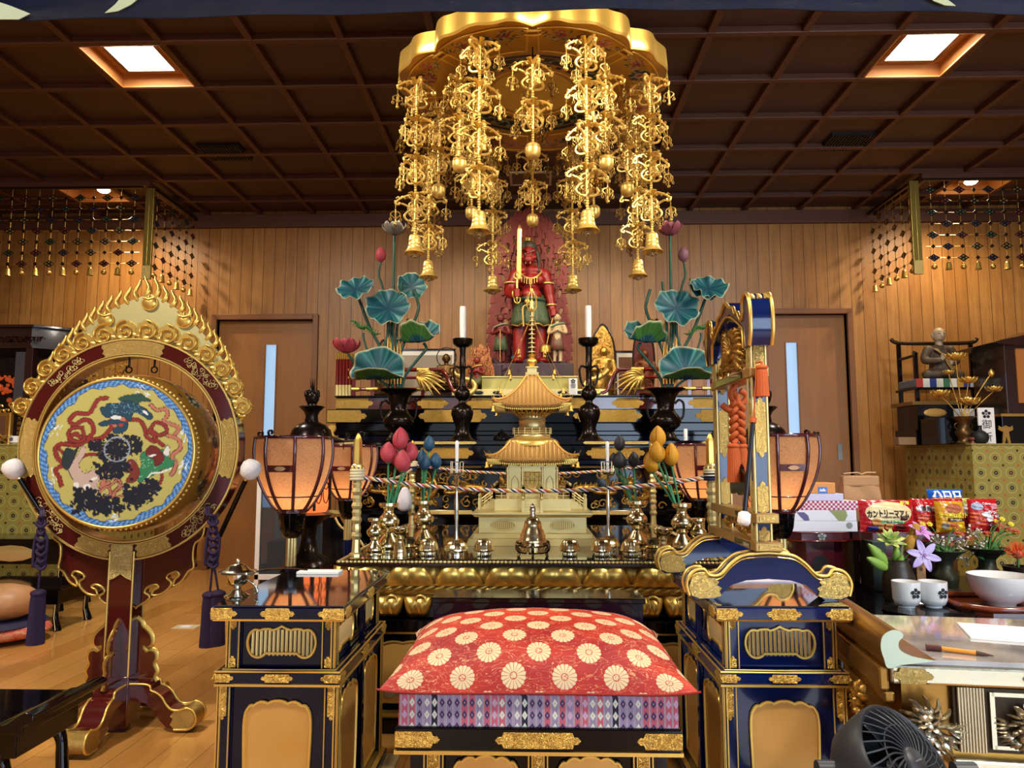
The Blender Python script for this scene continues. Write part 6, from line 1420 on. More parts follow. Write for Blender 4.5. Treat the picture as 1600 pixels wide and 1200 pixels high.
def seated(name, label, loc, s, body, robe, head_m, pedestal=None, ring=None):
    t = thing(name, label, 'statue', loc)
    clay([('e', (0,0,.10*s),(.30*s, .20*s, .10*s)),('c', [(-.26*s, -.08*s, .08*s),(.05*s, -.2*s, .09*s)], [.08*s, .06*s]),('c', [(.26*s, -.08*s, .08*s),(-.05*s, -.2*s, .09*s)], [.08*s, .06*s]),('c', [(0,0,.15*s),(0,.02*s, .42*s)], [.17*s, .14*s]),('e', (0,.01*s, .50*s),(.2*s, .10*s, .09*s)),
          ('c', [(-.18*s, .01*s, .50*s),(-.25*s, -.02*s, .32*s),(-.10*s, -.18*s, .30*s)], [.075*s, .065*s, .045*s]),('c', [(.18*s, .01*s, .50*s),(.25*s, -.02*s, .32*s),(.10*s, -.18*s, .25*s)], [.075*s, .065*s, .045*s])], 'body', body, t, .018*s)
    clay([('c', [(0,.0,.55*s),(0,0,.64*s)], [.06*s, .055*s]),('e', (0,-.01*s, .74*s),(.10*s, .105*s, .125*s)),('c', [(0,-.115*s, .75*s),(0,-.12*s, .71*s)], [.012*s, .02*s]),('e', (0,-.09*s, .665*s),(.045*s, .03*s, .02*s)),('e', (-.1*s, 0,.73*s),(.016*s, .02*s, .04*s)),('e', (.1*s, 0,.73*s),(.016*s, .02*s, .04*s))], 'head', head_m, t, .010*s)
    m = MB()
    for q in (-1,1): m.tube([(q*.06*s, -.10*s, .757*s),(q*.04*s, -.112*s, .753*s),(q*.02*s, -.110*s, .757*s)], .004*s, 4); m.tube([(q*.07*s, -.098*s, .785*s),(q*.04*s, -.11*s, .795*s),(q*.018*s, -.112*s, .785*s)], .003*s, 4)
    m.tube([(-.03*s, -.118*s, .672*s),(.03*s, -.118*s, .672*s)], .004*s, 4); m.build('facial_features', mat('ink_line', '#140c0a', .4), t)
    for q, hz, hy_ in ((-1,.33,-.2),(1,.26,-.2)):
        c = V((q*.07*s, hy_*s, hz*s)); clay([('e', c, (.035*s, .022*s, .04*s))]+[('c', [c+V(((i-1.5)*.017*s, -.01*s, .02*s)), c+V(((i-1.5)*.018*s, -.022*s, (.06-.008*abs(i-1.4))*s)), c+V(((i-1.5)*.017*s, -.034*s, (.075-.01*abs(i-1.4))*s))], [.0085*s, .008*s, .006*s]) for i in range(4)]+[('c', [c+V((-q*.028*s, -.01*s, 0)), c+V((-q*.048*s, -.026*s, .03*s))], [.010*s, .007*s])], 'hand', head_m, t, .006*s)
    m = MB()
    for i in range(6): m.tube(spl([(-.14*s+i*.012*s, -.10*s, .5*s),(-.02*s+i*.01*s, -.185*s, (.38-.03*i)*s),(.12*s, -.17*s, (.25-.03*i)*s)], 5),.014*s, 6)
    m.build('robe_folds', robe, t)
    if pedestal: MB().lathe([(.34*s, -.12*s),(.36*s, -.08*s),(.26*s, -.05*s),(.33*s, 0),(.30*s, .03*s),(0,.03*s)], 28, lobes=lambda a, v: 1+.03*cos(a*12)).build('lotus_pedestal', pedestal, t)
    if ring: MB().tube([(.26*s*cos(a),.06*s, .78*s+.26*s*sin(a)) for a in [i*2*pi/32 for i in range(32)]], .012*s, 6, closed=True).build('halo_ring', ring, t)
    return t
b = at(697,597,5.75); seated('seated_buddha', 'small dark bronze seated buddha with a ring halo, left of the altar centre', (b.x, 5.75,1.457+.10),.30, BRONZEM, BRONZEM, BRONZEM, BRONZEM, BRONZE)
t = thing('image_stand', 'low dark stand under the small seated bronze buddha', 'stand', (b.x, 5.75,1.457)); MB().frus(0,.064,.11,.09,.10,.08).build('stand_block', DARKW, t, smooth=False, bevel=.003); MB().box(-.115,.115,-.095,.095,0,.012).build('stand_foot', DARKW, t, smooth=False, bevel=.002)
# ------------------------------------------------------------------ golden lotus canopy and its hanging strands
KX, KY, KZ, KR = .01,3.54,2.80,.665
T = thing('hanging_canopy', 'golden lobed lotus canopy with painted flowers on its underside, hung from the ceiling', 'canopy', (KX, KY, KZ))
def pet(a):
    t = ((a/(pi/4)) % 1)*2-1; t = abs(t)   # 0 at petal centre, 1 at cusp
    return KR*(1-.02*t*t-.055*max(0, t-.55)**1.2*2.2+.012*cos(t*9))
NA = 384; A_ = [2*pi*i/NA for i in range(NA)]
m = MB(); vs = []
for z, k in ((0,1),(.010,1.010),(.05,1.006),(.10,1.0),(.105,.97)):
    for a in A_: r = pet(a)*k; vs.append((r*cos(a), r*sin(a), z))
fs = [(j*NA+i, j*NA+(i+1) % NA, (j+1)*NA+(i+1) % NA, (j+1)*NA+i) for j in range(4) for i in range(NA)]
fs.append(tuple(4*NA+i for i in range(NA))); m.add(vs, fs); m.build('petal_rim', GOLD, T, ang=35)
# painted underside
RI = .40; NR = 46; pts = [((RI+(pet(a)-RI)*j/NR)*cos(a),(RI+(pet(a)-RI)*j/NR)*sin(a)) for j in range(NR+1) for a in A_]
P = Ras(pts, C('#c08c34')); rn = random.Random(4)
cols = [(C('#8a1f20'), C('#b8454a')),(C('#141c3c'), C('#8a3038')),(C('#7a1a1c'), C('#b04a4c')),(C('#18244a'), C('#a03a44'))]
for k in range(8):
    a0 = (k+.5)*pi/4; u = np.array([cos(a0), sin(a0)]); w_ = np.array([-sin(a0), cos(a0)]); dkc, ltc = cols[k % 4]; L = lambda x, y: tuple((.545+y)*u+x*w_)
    for s in (-1,1):
        for j in range(5):
            c = L(s*(.05+.032*j),.012*sin(j*2)+(-.01)); P.stroke([(c[0]+.016*(1-t/14)*cos(t*.55+j), c[1]+.016*(1-t/14)*sin(t*.55+j)) for t in range(12)], .0022, C('#1b2030'), C('#b8b4a0'),.0018)
        for j in range(7): c = L(s*rn.uniform(.03,.16), rn.uniform(-.05,.06)); P.ell(c, .010,.0042, rn.uniform(0,3), C('#b0ac98')); P.ell(c, .0085,.003, rn.uniform(0,3), C('#202838'))
    def fl(cx, cy_, r, ca, cb):
        for j in range(6): t = j*pi/3; c = L(cx+r*.75*cos(t), cy_+r*.6*sin(t)); P.ell(c, r*.52, r*.36, t+a0-pi/2, C('#b8b09a')); P.ell(c, r*.46, r*.30, t+a0-pi/2, ca)
        P.circ(L(cx, cy_), r*.42, C('#b8b09a')); P.circ(L(cx, cy_), r*.34, cb)
    fl(0,.0,.050, dkc, ltc); fl(-.105,.02,.026, ltc, dkc); fl(.105,.025,.026, ltc, dkc)
m = MB(); m.add([(p[0], p[1], .001+(.006*sin(pi*(j/NR)**.7))*-1) for j in range(NR+1) for p in pts[j*NA:(j+1)*NA]], [(j*NA+i, (j+1)*NA+i, (j+1)*NA+(i+1) % NA, j*NA+(i+1) % NA) for j in range(NR) for i in range(NA)])
m.build('painted_underside', mat('canopy_painting', fn=lambda nt: {'Base Color': vcol(nt)}, rough=.36, metal=.45), T, colors=P.out())
m = MB()
for k in range(8):
    a0 = k*pi/4+pi/8
    lp = [((KR-.035-.02*abs(t)**3)*cos(a0+t*.355)-.0*t, (KR-.035-.02*abs(t)**3)*sin(a0+t*.355),-.003) for t in [i/8-1 for i in range(17)]]+[(.435*cos(a0-t*.33),.435*sin(a0-t*.33),-.003) for t in [i/8-1 for i in range(17)]]
    m.tube(lp, .005,6, closed=True); c = (.56*cos(k*pi/4),.56*sin(k*pi/4),-.004)
    for q in (.0,.03): m.tube([((.60-q)*cos(k*pi/4+.06*sin(t)),(.60-q)*sin(k*pi/4+.06*sin(t)),-.004-.006*cos(t)) for t in [i*.5-1.5 for i in range(7)]], .006,6)
m.build('petal_moulding', GOLD, T)
# inner rings: blue, arabesque, meander, gilt dome
NR2 = 40; r1 = .41; p2 = [((.16+(r1-.16)*j/NR2)*cos(a),(.16+(r1-.16)*j/NR2)*sin(a)) for j in range(NR2+1) for a in A_]
Q2 = Ras(p2, C('#10204e')); x, y = Q2.p[:, 0], Q2.p[:, 1]; rad = np.hypot(x, y); th = np.arctan2(y, x)
Q2.put(rad > .396, C('#b98a3a')); Q2.put(rad < .372, C('#b98a3a')); Q2.put(rad < .364, C('#0d1820')); Q2.put((rad < .364) & (rad > .30) & (np.abs(rad-.332-.020*np.sin(th*24)) < .0045), C('#8a9aa0')); Q2.put((rad < .36) & (rad > .304) & (np.sin(th*24+1.6)*np.sin((rad-.30)*95) > .82), C('#9aa4a4'))
Q2.put((rad < .36) & (rad > .304) & (np.sin(th*12)*np.sin((rad-.30)*50) > .93), C('#8a2a28')); Q2.put(rad < .30, C('#c08a36')); Q2.put((rad < .29) & (rad > .262), C('#131c3a')); Q2.put((rad < .29) & (rad > .262) & (np.sin(th*30) > 0), C('#b98a3a')); Q2.put(rad < .255, C('#c4953e'))
m = MB(); m.add([(p[0], p[1], .03*(1-j/NR2)) for j in range(NR2+1) for p in p2[j*NA:(j+1)*NA]], [(j*NA+i, (j+1)*NA+i, (j+1)*NA+(i+1) % NA, j*NA+(i+1) % NA) for j in range(NR2) for i in range(NA)])
m.build('painted_rings', mat('canopy_painting', '#fff'), T, colors=Q2.out())
MB().lathe([(.245,.024),(.235,.018),(.22,.03),(.16,.055),(.09,.066),(.0,.07)], 64).build('gilt_dome', GOLD, T)
MB().lathe([(.09,.060),(.075,.045),(.05,.040),(.0,.038)], 40, lobes=lambda a, v: 1+.05*cos(a*12)).build('centre_boss', GOLD, T)
for k in range(4): a = k*pi/2+pi/4; MB().tube([(.4*cos(a),.4*sin(a),.10),(.4*cos(a),.4*sin(a), CH-KZ+.03)], .006,6).build('hanging_rod', BRONZE, T)
# strand ornaments (shared meshes)
def vane():
    return [spl([(0,.055),(.022,.062),(.046,.050),(.064,.036),(.070,.022),(.060,.018),(.056,.028)], 4), spl([(.0,-.050),(.026,-.046),(.038,-.030),(.030,-.012),(.018,.0),(.030,.016),(.050,.024)], 4), spl([(.004,.038),(.018,.030),(.022,.018),(.012,.012),(.008,.020)], 4), spl([(.0,-.02),(.016,-.026),(.020,-.016),(.010,-.010)], 4)]
def orn():
    m = MB()
    for k in range(4):
        a = k*pi/2
        for j, c in enumerate(vane()): m.tube([(p[0]*cos(a), p[0]*sin(a), p[1]) for p in c], (.0046,.0046,.0036,.003)[j], 5, flat=1)
        for q in (.018,.036,.052): m.tube([(q*cos(a), q*sin(a),.052-q*.2),((q+.010)*cos(a),(q+.010)*sin(a),.064-q*.25),((q+.017)*cos(a),(q+.017)*sin(a),.060-q*.3)], [.006,.006,.002], 5, flat=.5)
        m.tube([(.0,0,.05),(.026*cos(a+.78),.026*sin(a+.78),.068),(.042*cos(a+.78),.042*sin(a+.78),.058)], [.004,.010,.002], 6, flat=.35)
        m.sph((.070*cos(a),.070*sin(a),.030),.0062,6,4)
    m.tube([(0,0,-.055),(0,0,.062)], .0055,6)
    for z in (-.06,-.07,-.08,-.09,-.10,-.11,.066): m.sph((0,0, z),.006,7,5)
    return m
def pend():
    m = MB()
    for z in range(6): m.sph((0,0,-.004-z*.006),.0026,5,4)
    for k in range(2):
        a = k*pi/2; u = V((cos(a), sin(a),0))
        for s in (-1,1):
            m.tube(spl([V((0,0,-.036)), u*s*.010+V((0,0,-.038)), u*s*.017+V((0,0,-.048)), u*s*.010+V((0,0,-.058)), u*s*.004+V((0,0,-.064)), V((0,0,-.07))], 3),.0022,5)
            b = u*s*.0175+V((0,0,-.05)); m.tube([b, b+V((0,0,-.014))], .0012,4); m.tube([b+V((.004*cos(t),.0,-.020+.006*sin(t))) if k == 0 else b+V((0,.004*cos(t),-.020+.006*sin(t))) for t in [i*1.05 for i in range(6)]], .0018,4, closed=True)
    m.tube([(0,0,-.03),(0,0,-.082)], .0026,5); m.sph((0,0,-.088),.0068,8,6); return m
MORN = orn().build('canopy_ornament', GOLDB, None); MPEN = pend().build('pendant', GOLDB, None)
bell = MB().lathe([(.003,.0),(.010,-.003),(.022,-.008),(.027,-.018),(.0275,-.03),(.0295,-.032),(.0295,-.036),(.0285,-.038),(.030,-.055),(.032,-.057),(.031,-.060),(.034,-.072),(.043,-.086),(.052,-.094),(.049,-.096),(.038,-.088),(.02,-.05),(.0,-.03)], 32).build('bell', GOLDB, None, ang=50)
mm = MB(); mm.tube([(0,0,-.06),(0,0,-.098)], .002,5)
for k in range(10): a = k*pi/5; mm.sph((.020*cos(a),.020*sin(a),-.104),(.010,.010,.006),6,4)
mm.sph((0,0,-.106),(.016,.016,.010),10,6); clap = mm.build('flower_clapper', SILVERG, bell)
ball = MB().lathe([(.003,.0),(.020,-.004),(.030,-.012),(.033,-.020),(.034,-.024),(.0335,-.028),(.034,-.045),(.030,-.060),(.020,-.070),(.0,-.074)], 28).tube([(.0345*cos(k*pi/12),.0345*sin(k*pi/12),-.024) for k in range(24)], .0016,5, closed=True).build('round_bell', GOLDB, None, ang=50)
def strand(x, y, ztop, n, pitch, kind, label, rz, group):
    t = thing('canopy_strand', label, 'hanging ornament', (x, y, ztop), group=group)
    MB().tube([(0,0, KZ-ztop),(0,0,-.02)], .003,5).build('hook_wire', BRONZE, t)
    for i in range(n):
        o = MORN if strand.first else dup(MORN); o.parent = t; o.location = (0,0,-.085-i*pitch); o.rotation_euler = (0,0, rz+i*.35+(.4 if i % 2 else 0)); o.scale = (1.3,1.3,1.12)
        for k in range(4):
            p = MPEN if strand.first else dup(MPEN); strand.first = False; p.parent = o; p.location = (.070*cos(k*pi/2),.070*sin(k*pi/2),.024)
    zb_ = -.085-(n-1)*pitch-.112
    global bell, ball
    b0 = bell if kind == 'bell' else ball
    b = b0 if kind not in strand.used else dup(b0); strand.used.add(kind); b.parent = t; b.location = (0,0, zb_)
    return t
strand.first = True; strand.used = set()
pos = ['front', 'front', 'side', 'side']
for k in range(8):
    a = -pi/2+pi/8+k*pi/4; x, y = KX+.592*cos(a), KY+.592*sin(a); fr = 'front' if sin(a) < -.8 else 'back' if sin(a) > .8 else ('forward side' if sin(a) < 0 else 'rear side'); lr = 'right' if cos(a) > 0 else 'left'
    strand(x, y, KZ-.015,4,.185, 'bell', 'long gold canopy strand ending in a flared bell, %s %s of the outer ring' % (lr, fr), a, 'long bell strands of the canopy')
for k in range(8):
    a = -pi/2+k*pi/4; x, y = KX+.468*cos(a), KY+.468*sin(a); nm = {0: 'front centre', 1: 'right front', 2: 'right side', 3: 'right rear', 4: 'rear centre', 5: 'left rear', 6: 'left side', 7: 'left front'}[k]
    strand(x, y, KZ-.06,2,.185, 'ball', 'short gold canopy strand ending in a round bell, %s of the inner ring' % nm, a+.3, 'short round-bell strands of the canopy')
# ------------------------------------------------------------------ paper floor lanterns
def f_lp(nt):
    v = nt.nodes.new('ShaderNodeTexCoord').outputs['Object']; n = noise(nt, v, 190,2,2.5); n2 = noise(nt, v, 60,3,3)
    return mix(nt, (n2-.5).ab().lt(.035)*.5, mix(nt, n, C('#a8784e'), C('#dcb68e')), C('#8a5c38'))
LP = bpy.data.materials.new('lantern_paper'); LP.use_nodes = True; nt = LP.node_tree; nt.nodes.clear()
ou = nt.nodes.new('ShaderNodeOutputMaterial'); tr = nt.nodes.new('ShaderNodeBsdfTranslucent'); df = nt.nodes.new('ShaderNodeBsdfDiffuse'); mx = nt.nodes.new('ShaderNodeMixShader'); mx.inputs[0].default_value = .45
cc = f_lp(nt); nt.links.new(cc, tr.inputs[0]); nt.links.new(cc, df.inputs[0]); nt.links.new(tr.outputs[0], mx.inputs[1]); nt.links.new(df.outputs[0], mx.inputs[2]); nt.links.new(mx.outputs[0], ou.inputs[0])
def lantern(label, px, ytop, ybot, Y, rz=0):
    ct = at(px, ytop, Y); zb_ = at(px, ybot, Y).z; H = ct.z-zb_; t = thing('paper_lantern', label, 'lantern', (ct.x, Y, 0), rz, group=None)
    R0, R1 = .158,.062; c8 = cos(pi/8)
    rad = lambda v: R1+(R0-R1)*sin(min(1, v*1.02)*pi/2*.98)**.78*(1-.02*(v > .9))+.010*sin(pi*v)
    ang = lambda k: -pi/2+pi/8+k*pi/4
    pm = None
    for k in range(8):
        a0, a1 = ang(k), ang(k+1)
        m = MB().sheet(1,14, lambda u, v: ((rad(v)-.003)*(cos(a0)*(1-u)+cos(a1)*u),(rad(v)-.003)*(sin(a0)*(1-u)+sin(a1)*u), zb_+H*v)); m.build('paper_pane', LP, t, ang=60)
    m = MB()
    for k in range(8): m.tube([(rad(v)*cos(ang(k)), rad(v)*sin(ang(k)), zb_+H*v) for v in [i/14 for i in range(15)]], .0075,6)
    for v, r in ((0,.007),(.19,.003),(1,.0075)): m.tube([(rad(v)*cos(ang(k)), rad(v)*sin(ang(k)), zb_+H*v) for k in range(8)], r, 6, closed=True)
    m.build('frame', PLUM, t)
    for k in (7,):
        a0, a1 = ang(k), ang(k+1)
        def f(v): r = rad(v)+.003; return [(r*cos(a0), r*sin(a0), zb_+H*v),(r*cos(a1), r*sin(a1), zb_+H*v)]
        (p0, p1),(p2, p3) = f(.53), f(.62); m = MB(); m.add([p0, p1, p3, p2]+[(p[0]*.98, p[1]*.98, p[2]) for p in (p0, p1, p3, p2)], [(0,1,2,3),(7,6,5,4),(0,4,5,1),(1,5,6,2),(2,6,7,3),(3,7,4,0)]); m.build('cross_band', PLUM, t, smooth=False)
        c = (V(p0)+V(p3))/2; m = MB().prism([(c.x+.022*cos(q*.45)*(1+.12*cos(q*2.7)), c.z+.009*sin(q*.45)) for q in range(14)], .002, c.y-.006); m.build('oval_opening', mat('opening_tan', '#c89a70', .6), t)
    MB().lathe([(.02, zb_-.012),(rad(0)*1.05, zb_-.010),(rad(0)*1.05, zb_),(.0, zb_)], 8).build('base_plate', PLUM, t, ang=20)
    MB().lathe([(.024, zb_-.115),(.036, zb_-.105),(.048, zb_-.07),(.055, zb_-.012),(.0, zb_-.012)], 48, lobes=lambda a, v: 1+.045*abs(sin(a*8))).build('fluted_cup', LACQ, t)
    m = MB(); m2 = MB()
    for k in range(6): a = k*pi/3; m.tube([(.014*cos(a),.014*sin(a), zb_-.23),(.014*cos(a),.014*sin(a), zb_-.10)], .009,8); m2.tube([(.014*cos(a),.014*sin(a),.10),(.014*cos(a),.014*sin(a), zb_-.23)], .0085,8)
    m.build('gilt_collar', GOLDP, t); m2.build('pole', NAVYB, t)
    MB().lathe([(.10,0),(.10,.02),(.09,.035),(.05,.06),(.035,.10),(.0,.10)], 8).build('foot', LACQ, t, ang=20)
    MB().lathe([(.0, zb_+.015),(.010, zb_+.02),(.016, zb_+.04),(.010, zb_+.06),(.0, zb_+.068)], 12).build('bulb', mat('lantern_bulb', '#fff', .5, emit='#ffb870', es=14), t)
    l = bpy.data.lights.new('lantern_flame', 'POINT'); l.energy = LW; l.color = (1,.62,.34); l.shadow_soft_size = .02; o = bpy.data.objects.new('lantern_flame', l); COL.objects.link(o); o.parent = t; o.location = (0,0, zb_+.085)
LW = 1.0
lantern('tall paper floor lantern nearest the left desk, in front of the bronze lantern', 460,684,797,3.1,-.06)
lantern('paper floor lantern farther back on the left, behind the left altar post', 546,697,779,4.2,-.05)
lantern('tall paper floor lantern behind the gong stand, beside the gift boxes', 1215,681,797,3.1,.06)
lantern('paper floor lantern farther back on the right, behind the yellow lotus buds', 1092,695,779,4.2,.05)
# dark bronze standing lanterns behind them
def blantern(label, px, Y, dz=0):
    c = at(px, 690, Y); t = thing('bronze_lantern', label, 'lantern', (c.x, Y, 0)); z = c.z+dz
    z6 = lambda r, zz: (r, zz)
    MB().lathe([(.0,.10),(.13,.10),(.13,.42),(.15,.45),(.12,.47),(.0,.47)], 8).build('panelled_base', LACQ, t, ang=20)
    m = MB()
    for k in range(8):
        a = -pi/2+k*pi/4+pi/8*0+pi/8; am = a+pi/8; n = V((cos(am), sin(am),0)); s_ = V((-sin(am), cos(am),0)); m.tube([(.131*cos(a),.131*sin(a),.10),(.131*cos(a),.131*sin(a),.42)], .004,5)
        for j in range(-2,3): h = .34-abs(j)*.03; m.tube([n*.124+s_*(j*.015)+V((0,0,.13)), n*.124+s_*(j*.015)+V((0,0, h))], .004,5)
    m.build('gilt_reeds', GOLDO, t)
    MB().lathe([(.11,.47),(.10,.50),(.05,.53),(.035,.60),(.04,.66),(.10,.70),(.12,.72),(.0,.73)], 24).build('neck', BRONZE, t)
    MB().lathe([(.085,.73),(.10,.76),(.10, z-.05),(.085, z-.02),(.0, z-.02)], 6).build('lamp_box', mat('amber_glow', '#d06a3a', .5, emit='#ff7a3c', es=.9), t, ang=20)
    m = MB()
    for k in range(6):
        a = k*pi/3; b = a+pi/3; m.tube([(.102*cos(a),.102*sin(a),.74),(.102*cos(a),.102*sin(a), z-.03)], .007,6); mid = V(((cos(a)+cos(b))/2*.103,(sin(a)+sin(b))/2*.103,(.76+z-.05)/2)); s_ = V((cos(b)-cos(a), sin(b)-sin(a),0)).normalized(); hh = (z-.05-.76)/4
        for j in (-1,0,1):
            for i in (-1,1): m.tube([mid+s_*(i*.024+.02*cos(q))+V((0,0, j*hh+hh*.8*sin(q))) for q in [w_*.7 for w_ in range(9)]], .003,4, closed=True)
    m.build('lattice', BRONZE, t)
    MB().lathe([(.0, z-.02),(.10, z-.02),(.155, z-.004),(.162, z+.006),(.15, z+.012),(.105, z+.03),(.095, z+.06),(.07, z+.085),(.035, z+.10),(.03, z+.13),(.038, z+.15),(.065, z+.175),(.058, z+.18),(.03, z+.165),(.022, z+.19),(.034, z+.21),(.036, z+.235),(.024, z+.255),(.012, z+.265),(.0, z+.30)], 24).build('domed_roof', BRONZE, t, ang=45)
    m = MB()
    for k in range(10): a = k*2*pi/10; m.sph((.030*cos(a),.030*sin(a), z+.235+.012*(k % 2)),(.011,.011,.016),7,5)
    for k in range(4): m.tube([(.006*cos(k*1.6),.006*sin(k*1.6), z+.25),(.012*cos(k*1.6),.012*sin(k*1.6), z+.32)], [.004,.0008], 5)
    m.build('flaming_jewel', BRONZE, t)
    for k in range(6):
        a = k*pi/3; u = V((cos(a), sin(a),0)); m = MB(); m.tube(spl([u*.15+V((0,0, z+.0)), u*.22+V((0,0, z+.006)), u*.262+V((0,0, z+.022)), u*.268+V((0,0, z+.044)), u*.248+V((0,0, z+.046)), u*.25+V((0,0, z+.03))], 4),.006,6); m.tube([u*.23+V((0,0, z)), u*.23+V((0,0, z-.04))], .002,4); m.build('roof_arm', BRONZE, t)
    MB().lathe([(.19,0),(.19,.03),(.16,.05),(.16,.10),(.0,.10)], 8).build('foot', LACQ, t, ang=20)
blantern('dark bronze standing lantern with domed roof behind the left paper lanterns', 486,3.7)
blantern('dark bronze standing lantern with hooked roof arms, mostly hidden behind the gong stand', 1196,3.8)
# ------------------------------------------------------------------ gong stand on the right desk
D0 = .615; gx, gy = .645,2.31
T = thing('gong_stand', 'blue and gold openwork gong stand with curling crest on the right desk', 'gong stand', (gx, gy, D0))
foot = [(-.215,.012),(-.222,.045),(-.205,.075),(-.175,.082),(-.160,.066),(-.13,.068),(-.10,.098),(-.07,.118),(-.03,.124),(0,.126)]
fo = [(p[0], p[1]) for p in spl(foot, 4)]; fo = fo+[(-p[0], p[1]) for p in fo[::-1][1:]]
und = [(-.20,0),(-.15,.0),(-.125,.018),(-.10,.040),(-.06,.052),(-.0,.056),(.06,.052),(.10,.040),(.125,.018),(.15,0),(.20,0)]
for y in (-.22,.235):
    f = MB().prism((fo+[(p[0], p[1]) for p in und[::-1]])[::-1], .05, y-.025).build('arched_foot', NAVYB, T, bevel=.002); e = MB()
    for yy in (y-.026, y+.026): e.tube([(p[0], yy, p[1]) for p in fo], .005,6)
    e.tube([(p[0], y-.027, p[1]-.010) for p in fo[6:-6]], .002,5); e.build('foot_edging', GOLD, f)
    for s in (-1,1):
        o = [(.13,.012),(.15,.006),(.19,.004),(.21,.012),(.217,.035),(.206,.064),(.18,.074),(.165,.060),(.145,.058),(.135,.048),(.142,.040),(.128,.032),(.135,.024)]
        MB().prism([(s*p[0], p[1]) for p in (o if s > 0 else o[::-1])], .004, y-.031).build('foot_plate', ENGP, f)
bars = ((.13,.155,.038,-.262,.262),(.205,.232,.032,-.255,.255))
for z0, z1, w_, y0, y1 in bars:
    b = MB().box(-w_, w_, y0, y1, z0, z1).build('cross_beam', mat('beam_gold_brown', '#a8824a', .34,.7), T, smooth=False, bevel=.003); MB().box(-w_*.72, w_*.72, y0-.003, y0, z0+.006, z1-.006).build('beam_plate', ENGP, b, smooth=False)
    MB().box(-w_-.002,-w_, y0+.05, y0+.2, z0+.005, z1-.005).build('beam_inlay', LACQ, b, smooth=False)
m = MB()
for k in range(40): a = random.uniform(-.17,.17); z = random.uniform(.162,.2); m.sph((random.uniform(-.010,.010), a, z),(.006,.016,.010),7,5)
m.build('carved_panel', GOLDC, T)
for y in (-.2,.2):
    p = MB().box(-.020,.020, y-.018, y+.018,.10,.70).build('post', NAVYB, T, smooth=False, bevel=.002); g = MB()
    for i in (-1,1):
        for j in (-1,1): g.tube([(i*.020, y+j*.018,.12),(i*.020, y+j*.018,.70)], .0042,6)
    g.build('post_edging', GOLDP, p)
    for z, h in ((.66,.13),(.47,.17),(.27,.10),(.17,.05)):
        for fr in (Matrix.Translation((0, y-.0185,0)), Matrix.Translation((-.0205, y, 0)) @ Matrix.Rotation(-pi/2,4, 'Z')):
            m = MB(); m.M = fr; m.prism([(-q[1], z+q[0]) for q in plate(h, .030)], .003,-.003); m.build('post_plate', ENGP, p, smooth=False)
def yz(loop, t, x0, nm, m_, par=T, bev=.0):
    m = MB(); m.M = Matrix.Rotation(pi/2,4, 'Z'); ar = sum(loop[i][0]*loop[(i+1) % len(loop)][1]-loop[(i+1) % len(loop)][0]*loop[i][1] for i in range(len(loop)))
    m.prism(loop if ar > 0 else loop[::-1], t, x0); return m.build(nm, m_, par, bevel=bev)
MB().box(-.028,.028,-.225,.225,.612,.640).build('upper_beam', mat('beam_gold_brown', '#a8824a'), T, smooth=False, bevel=.003)
m = MB().box(-.031,-.028,-.15,.15,.617,.635).build('beam_inlay', LACQ, T, smooth=False)
cr = [(-.245,.70),(-.262,.74),(-.262,.80),(-.245,.84),(-.215,.852),(-.188,.835),(-.185,.805),(-.17,.785),(-.15,.80),(-.135,.815),(-.11,.815),(-.09,.838),(-.05,.845),(-.02,.862),(0,.872)]
co_ = [(p[0], p[1]) for p in spl(cr, 4)]; co_ = co_+[(-p[0], p[1]) for p in co_[::-1][1:]]
ci = [(.185,.70),(.18,.76),(.13,.785),(.06,.815),(0,.825),(-.06,.815),(-.13,.785),(-.18,.76),(-.185,.70)]
yz(co_+ci, .06,-.03, 'crest_arch', NAVYB, bev=.002)
m = MB()
for x in (-.031,.031): m.tube([(x, p[0], p[1]) for p in co_], .006,6); m.tube([(x, p[0], p[1]) for p in ci], .004,6)
m.build('crest_edging', GOLD, T)
for s in (-1,1):
    m = MB()
    for k in range(3): m.tube([(0+(k-1)*.02, s*(.222+.030*cos(a)),.808+.034*sin(a)) for a in [i*.35+(.6) for i in range(10)]], .011,7)
    m.build('scroll_cap', ENG, T)
m = MB(); rd = random.Random(6)
for k in range(9): # phoenix tail plumes and wings
    a = -.5+k*.5/2; m.tube(spl([(0,.02,.69),(-.012,.02-.07*cos(a),.69+.06*sin(a)+.02),(-.01,-.02-.10*cos(a*.9),.69+.09*sin(a*1.2))], 5), [.006]*5+[.012]*4+[.004]*2,6)
    m.tube(spl([(0,.04,.70),(-.01,.09,.70+.012*k),(0,.155,.665+.012*k)], 5), [.006]*5+[.010]*4+[.003]*2,6)
m.sph((-.01,.02,.705),(.022,.04,.028),12,8); m.tube(spl([(-.01,-.01,.72),(-.016,-.035,.745),(-.016,-.03,.77)], 4), [.013,.01,.008], 7); m.sph((-.018,-.036,.775),(.011,.016,.011),8,6)
for k in range(34): m.tube([(rd.uniform(-.012,.006)+.0, yy, zz) if False else (rd.uniform(-.014,0),(yy := rd.uniform(-.17,.17))+.010*cos(t),(zz := .655+.10*(1-abs(yy)/.2)*rd.random())+.010*sin(t)) for t in (0,1,2,3,4)], .0045,5)
m.build('carved_phoenix', GOLDC, T)
